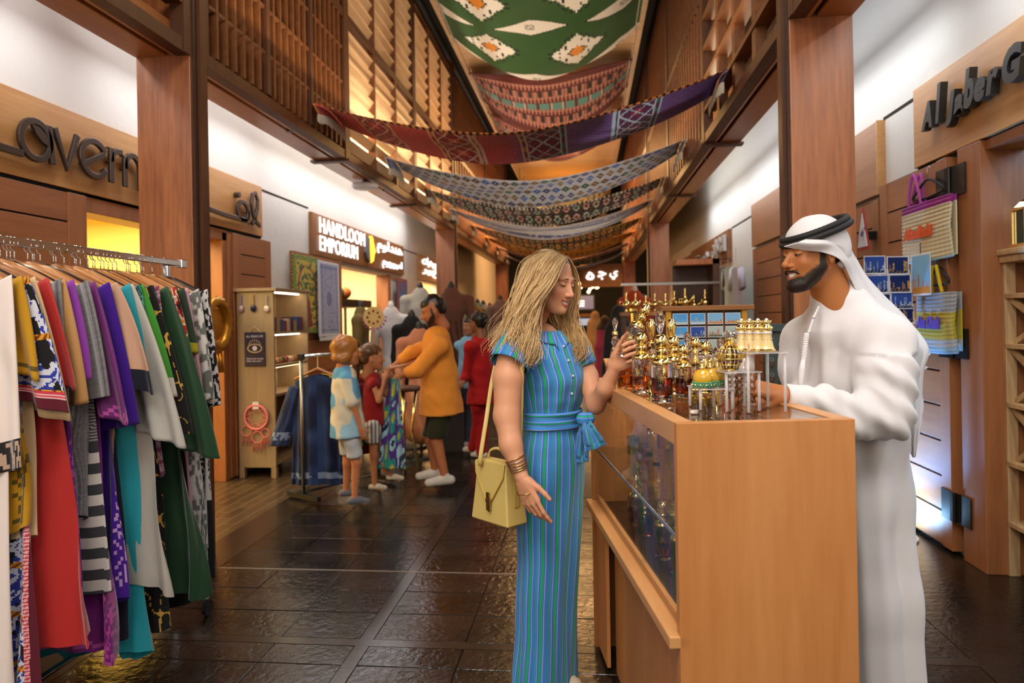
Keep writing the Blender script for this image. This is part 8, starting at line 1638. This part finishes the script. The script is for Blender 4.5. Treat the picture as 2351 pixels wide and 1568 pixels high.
# ================================================================== SHOPPERS IN THE BACKGROUND
def shopper(lab, d, head, fdir, hp, neck, sh_w, chest, hip, legs, arms, skin, hair, hs=1., res=.010, g=0, clothes=(), shoes=None, pitch=0, hairfn=None):
    """px-anchored joints at camera depth d; legs = [(knee, ankle)], arms = [(elbow, wrist)] as (px, py, dd); clothes = list of (name, colour fn, builder)"""
    A = lambda p: np.array(at(p[0], p[1], d + (p[2] if len(p) > 2 else 0))); f = Vector(fdir).normalized(); l = UP.cross(f); ft = A(hp); ft[2] = 0
    t = thing('person', lab, 'person', tuple(ft), 0); HMx = frame(A(head), f, pitch) @ Matrix.Scale(hs, 4)
    body = MB(); s = head_sdf(g, .8, 0); s.cone((-.025, 0, -.05), (-.05, 0, -.17), .05, .05, k=.03); V, Q = s.mesh(.005); C = skin_cols(V, hx(skin), hx('#a85a4a'), hx(skin), g, beard=hx('#1c120c') if g == 2 else None); npadd(body, xform(V, HMx), Q, C)
    ch, hpv = A(chest), A(hip); la = np.array(l); k = sh_w / .19
    S = [ch + la * sh_w * sg for sg in (1, -1)]; s = SDF(); s.cone(ch, hpv, .10 * k, .11 * k, k=.03)
    for sg, a in zip((0, 1), arms):
        if a is None: continue
        e, w_ = A(a[0]), A(a[1]); s.chain([S[sg], e, w_], [.045 * k, .038 * k, .026 * k], k=.02); dirv = Vector(w_ - e).normalized(); hand_sdf(s, hmat(Vector(w_), dirv, UP * .6 - FWD * .5 if abs(dirv.z) < .8 else -FWD, sg == 0), [(.4, .5, .3)] * 4, scale=.92 * min(1, k + .1), rad=.010)
    hj = [hpv + la * (.085 * k) * sg for sg in (1, -1)]
    for q, lg in enumerate(legs): s.chain([hj[q], A(lg[0]), A(lg[1])], [.085 * k, .055 * k, .036 * k], k=.02); a = Vector(A(lg[1])); s.cone(np.array(a), np.array(a + f * .11 * k - UP * .035), .032 * k, .025 * k, k=.02)
    V, Q = s.mesh(res); V = smooth_v(V, Q, 1); npadd(body, V, Q, hx(skin)); body.build('body', SKIN, t, smooth=True)
    mb = MB(); (hairfn or short_hair)(mb, HMx, hx(hair)); mb.build('hair', HAIRM, t, smooth=True)
    def top(name, colfn, grow, slv, hem, wide=1.0, collar=True):
        s = SDF(); hm_ = ch + (hpv - ch) * hem; s.chain([ch + (0, 0, .03 * k), ch + (hpv - ch) * .5, hm_], [.105 * k + grow, .115 * k * wide + grow, .150 * k * wide + grow], k=.03)
        s.cone(S[0], S[1], .062 * k + grow * .6, .062 * k + grow * .6, k=.05)
        for sg, a in zip((0, 1), arms):
            if a is None or slv <= 0: continue
            e, w_ = A(a[0]), A(a[1]); s.cone(S[sg], S[sg] + (e - S[sg]) * min(1, slv * 2), .050 * k + grow, .046 * k + grow, k=.03)
            if slv > .5: s.cone(e, e + (w_ - e) * (slv - .5) * 2, .046 * k + grow, .040 * k + grow, k=.03)
        s.plane(hm_, hm_ - ch); V, Q = s.mesh(res); V = smooth_v(V, Q, 1); V = wrinkle(wrinkle(V, Q, .014, 24, 3), Q, .007, 60, 8); m2 = MB(); npadd(m2, V, Q, np.array([colfn(*p) for p in V])); m2.build(name, CLOTH, t, smooth=True)
    def bottom(name, colfn, ln, grow):
        s = SDF(); s.cone(hpv + (ch - hpv) * .15, hpv, .085 * k + grow, .10 * k + grow, k=.03)
        for q, lg in enumerate(legs):
            kn, an = A(lg[0]), A(lg[1])
            if ln <= 1: s.cone(hj[q], hj[q] + (kn - hj[q]) * ln, .09 * k + grow, .078 * k + grow, k=.02)
            else: s.chain([hj[q], kn, kn + (an - kn) * (ln - 1)], [.09 * k + grow, .066 * k + grow, .062 * k + grow], k=.02)
        if ln <= 1: s.plane(hpv + (A(legs[0][0]) - hpv) * ln, (0, 0, -1))
        V, Q = s.mesh(res); V = wrinkle(smooth_v(V, Q, 1), Q, .010, 34, 5); m2 = MB(); npadd(m2, V, Q, np.array([colfn(*p) for p in V])); m2.build(name, CLOTH, t, smooth=True)
    for c in clothes: (top if c[0] == 'top' else bottom)(*c[1:])
    if shoes:
        for lg in legs:
            a = Vector(A(lg[1])); o = Vector((a.x, a.y, max(0, a.z - .075 * k))); s = SDF(); s.chain([np.array(o - f * .05 * k + UP * .045), np.array(o + f * .05 * k + UP * .045), np.array(o + f * .15 * k + UP * .032)], [.042 * k, .042 * k, .036 * k], k=.02)
            if shoes[1] != 'sandal': s.cone(np.array(o + UP * .05), np.array(o + UP * .09 * k), .038 * k, .038 * k, k=.02)
            s.plane(np.array(o + UP * .002), (0, 0, -1)); V, Q = s.mesh(.008); m2 = MB(); npadd(m2, V, Q, np.where((V[:, 2] < o.z + .022)[:, None], np.array(hx('#d8ccc0')), np.array(hx(shoes[0])))); m2.build('shoe', CLOTH, t, smooth=True)
    return t
def short_hair(mb, M, c, lo=-.02):
    s = SDF(); s.ell((-.028, 0, .046), (.104, .086, .088)); s.ell((-.06, 0, -.01), (.06, .074, .06), k=.02); s.ell((.10, 0, -.02), (.075, .075, .07), k=.015, op='s'); s.ell((.02, 0, -.11), (.1, .12, .075), k=.015, op='s'); V, Q = s.mesh(.006); V = wrinkle(V, Q, .012, 70, 1); npadd(mb, xform(V, M), Q, c)
def bob_hair(mb, M, c):
    s = SDF(); s.ell((-.025, 0, .04), (.115, .098, .095)); s.ell((-.04, 0, -.05), (.09, .095, .06), k=.03); s.ell((.11, 0, -.04), (.085, .072, .075), k=.015, op='s'); V, Q = s.mesh(.006); V = wrinkle(V, Q, .014, 60, 2); npadd(mb, xform(V, M), Q, c)
def pony_hair(mb, M, c):
    short_hair(mb, M, c); s = SDF(); s.chain([(-.10, 0, .02), (-.15, .0, -.03), (-.155, .01, -.12), (-.13, .02, -.22)], [.03, .042, .036, .012], k=.02); V, Q = s.mesh(.006); npadd(mb, xform(wrinkle(V, Q, .01, 60, 4), M), Q, c)
def bun_hair(mb, M, c): short_hair(mb, M, c); mb.ball(M @ Vector((-.13, 0, .01)), .038, 12, 8, c)
def cloudy(x, y, z): n = noise2(x * 9 + y * 4, z * 8, 3); return hx('#5a9ac0') if n > .62 else (hx('#d8ccb0') if n > .25 else hx('#9ac0d0'))
const = lambda c: (lambda x, y, z, q=hx(c): q)
shopper('boy in a cloud-print shirt and pale shorts watching the hanger', 5.5, (797, 806), RGT * .88 + FWD * .35, (800, 1150), 0, .125, (792, 868), (800, 985), [((798, 1062, .06), (795, 1130, .10)), ((818, 1062, -.05), (814, 1148, -.06))], [None, ((812, 932, -.14), (829, 985, -.12))], '#c07a50', '#a86a2c', .95, clothes=(('top', 'shirt', cloudy, .026, .42, 1.14, 1.18), ('bottom', 'shorts', const('#b8b8b8'), .78, .012)), shoes=('#6a6a70', 'sneaker'), hairfn=bob_hair)
shopper('girl with a ponytail in a red top holding a wooden hanger', 5.95, (855, 820), RGT * .92 + FWD * .2, (865, 1130), 0, .11, (856, 878), (856, 975), [((862, 1045, .06), (900, 1096, .10)), ((858, 1045, -.05), (860, 1118, -.06))], [((884, 905, .04), (893, 866, .05)), ((870, 920, -.12), (884, 868, -.10))], '#b5764e', '#5a3a20', .92, clothes=(('top', 'top', const('#8a1210'), .012, 0, 1.0), ('bottom', 'shorts', lambda x, y, z: hx('#d0c8c0') if math.sin(x * 190 + y * 60) > -.2 else hx('#4a4440'), .55, .018)), shoes=('#c8b8a0', 'sandal'), hairfn=pony_hair)
shopper('bearded man in an orange shirt and olive shorts bending over the clothes', 6.15, (992, 712), -RGT * .92 - FWD * .22, (1005, 1110), 0, .185, (1003, 788), (1012, 925), [((1002, 1010, -.05), (1022, 1095, -.06)), ((990, 1010, .08), (1000, 1080, .10))], [((958, 850, -.24), (922, 862, -.16)), ((945, 810, .12), (902, 842, .10))], '#b56e46', '#1c120c', 1.02, g=2, pitch=.35, clothes=(('top', 'shirt', const('#e08a2c'), .020, .72, 1.18, 1.22), ('bottom', 'shorts', const('#2e2c14'), .92, .010)), shoes=('#d0c4b4', 'sneaker'))
shopper('woman in a red trouser suit and white shoes seen from behind', 7.5, (1097, 741), -RGT * .75 + FWD * .6, (1100, 1045), 0, .16, (1102, 795), (1105, 900), [((1098, 965, 0), (1088, 1028, .05)), ((1108, 965, 0), (1106, 1040, -.05))], [((1072, 860, -.05), (1066, 870, -.12)), ((1128, 850, .05), (1120, 900, .1))], '#8a5a3c', '#140c0a', .95, clothes=(('top', 'jacket', const('#a00c12'), .016, 1.0, 1.25, 1.12), ('bottom', 'trousers', const('#a00c12'), 1.98, .010)), shoes=('#d8d0cc', 'sneaker'), hairfn=bun_hair)
shopper('shopper in pale blue top and grey jeans beyond the red suit', 8.2, (1078, 748), -RGT * .5 - FWD * .6, (1075, 1020), 0, .15, (1075, 795), (1076, 890), [((1075, 950, 0), (1074, 1010, .05)), ((1080, 950, 0), (1080, 1014, -.05))], [None, None], '#9a6a4c', '#140c0a', .9, clothes=(('top', 'top', const('#7aa8c8'), .02, .5, 1.0), ('bottom', 'jeans', const('#4a5468'), 1.98, .022)), shoes=('#b8b0a8', 'sneaker'))
# hanger and bright cloth between the girl and the man
c = at(905, 862, 5.98); t = thing('scarf_dress', 'bright blue, yellow and purple patterned dress held up on a hanger', 'clothing', c - UP * .85)
MB().grid(lambda u, v: c + RGT * ((.05 + .07 * v) * (u * 2 - 1) - .03 * v) + FWD * (.03 * math.sin(u * 11)) - UP * (.02 + .78 * v), 30, 60, lambda u, v: H('#1c6aa8', '#d8c038', '#2a9a8a', '#5a2a8a', '#a8d0d8', '#14224a')[int(noise2(u * 4 + 3, v * 7 + u * 2, 6) * 5.99)]).build('cloth', FAB, t, smooth=True, solid=.006); MB().tube([c - RGT * .12 + UP * .02, c + UP * .07, c + RGT * .14 + UP * .10], .012, 8).build('hanger', HANG[0], t, smooth=True)
# veiled figure and far walkers
def cloak(lab, px, d, h, c1, c2=None):
    b_ = fl_(px, d); t = thing('person', lab, 'person', b_); s = SDF(); a = np.array(b_); s.chain([a + (0, 0, .02), a + (0, 0, h * .55), a + (0, 0, h * .80)], [.26, .22, .19], k=.05, squash=(np.array(FWD), .75)); s.ell(a + (0, 0, h - .12), (.105, .11, .14), k=.05); s.plane(a + (0, 0, .01), (0, 0, -1)); V, Q = s.mesh(.014); V = wrinkle(V, Q, .014, 16, 2); m2 = MB(); npadd(m2, V, Q, np.where((V[:, 2] > h - .28)[:, None], np.array(hx(c2 or c1)), np.array(hx(c1)))); m2.build('body', CLOTH, t, smooth=True)
cloak('figure in a black cloak and veil walking away behind the bottles', 1422, 8.6, 1.62, '#030304'); cloak('small distant walker in a beige robe in the corridor', 1366, 17, 1.62, '#a8825a'); cloak('small distant walker in pink and dark clothes in the corridor', 1388, 15, 1.5, '#8a3050', '#2a1a14')
dressform('red and orange patterned robe on a form left of the gold lamps', fl_(1458, 9.5), -FWD, 1.92, .2, '#a8381a', '#d87a2a', True, '#c8a890'); dressform('dark patterned robe on a form just past the red one', fl_(1478, 11.5), -FWD, 1.85, .2, '#5a2a24', '#8a4a2a', True)
# ================================================================== SUB-PARTS: fittings belong to the part that carries them
SUBS = {'button': ('jumpsuit', 'robe'), 'collar': ('jumpsuit',), 'belt_tail': ('belt',), 'belt_knot': ('belt',), 'tassel': ('robe', 'ring'), 'neckband': ('robe',), 'cuff': ('robe',), 'neckline': ('body',), 'clasp': ('flap',), 'piping': ('flap',), 'buckle': ('side_tab',), 'ring_mount': ('top_handle',), 'fringe': ('end_flap', 'pile'), 'lens': ('ring', 'can'),
 'star_motif': ('glass',), 'liquid': ('glass',), 'gems': ('gold_cage',), 'flower_hearts': ('flower_band',), 'letter': ('board',), 'lettering': ('board', 'plate', 'front'), 'emblem': ('board',), 'dot': ('board',), 'leaf_motif': ('board',), 'castor_stem': ('foot_bar',), 'castor': ('foot_bar',), 'feather': ('small_hoop',), 'iris': ('plate',), 'eye_outline': ('plate',), 'end_cap': ('rail',), 'ruffle': ('headscarf_fall',), 'spout': ('vessel',), 'ledge_lip': ('ledge',), 'shelf_edge': ('glass_shelf',), 'pocket': ('pole',), 'lit_pane': ('leaf',), 'display': ('panel',), 'bright_lines': ('panel',), 'stem': ('body',)}
for root in [o for o in SC.objects if o.parent is None and o.children]:
    kids = list(root.children); st = lambda o: o.name.split('.')[0]
    for c in kids:
        if st(c) in SUBS:
            tg = [p for p in kids if st(p) in SUBS[st(c)] and p is not c and p.parent is root]
            if tg: p = min(tg, key=lambda q: (Vector(q.location) - Vector(c.location)).length); c.parent = p; c.location = Vector(c.location) - Vector(p.location)
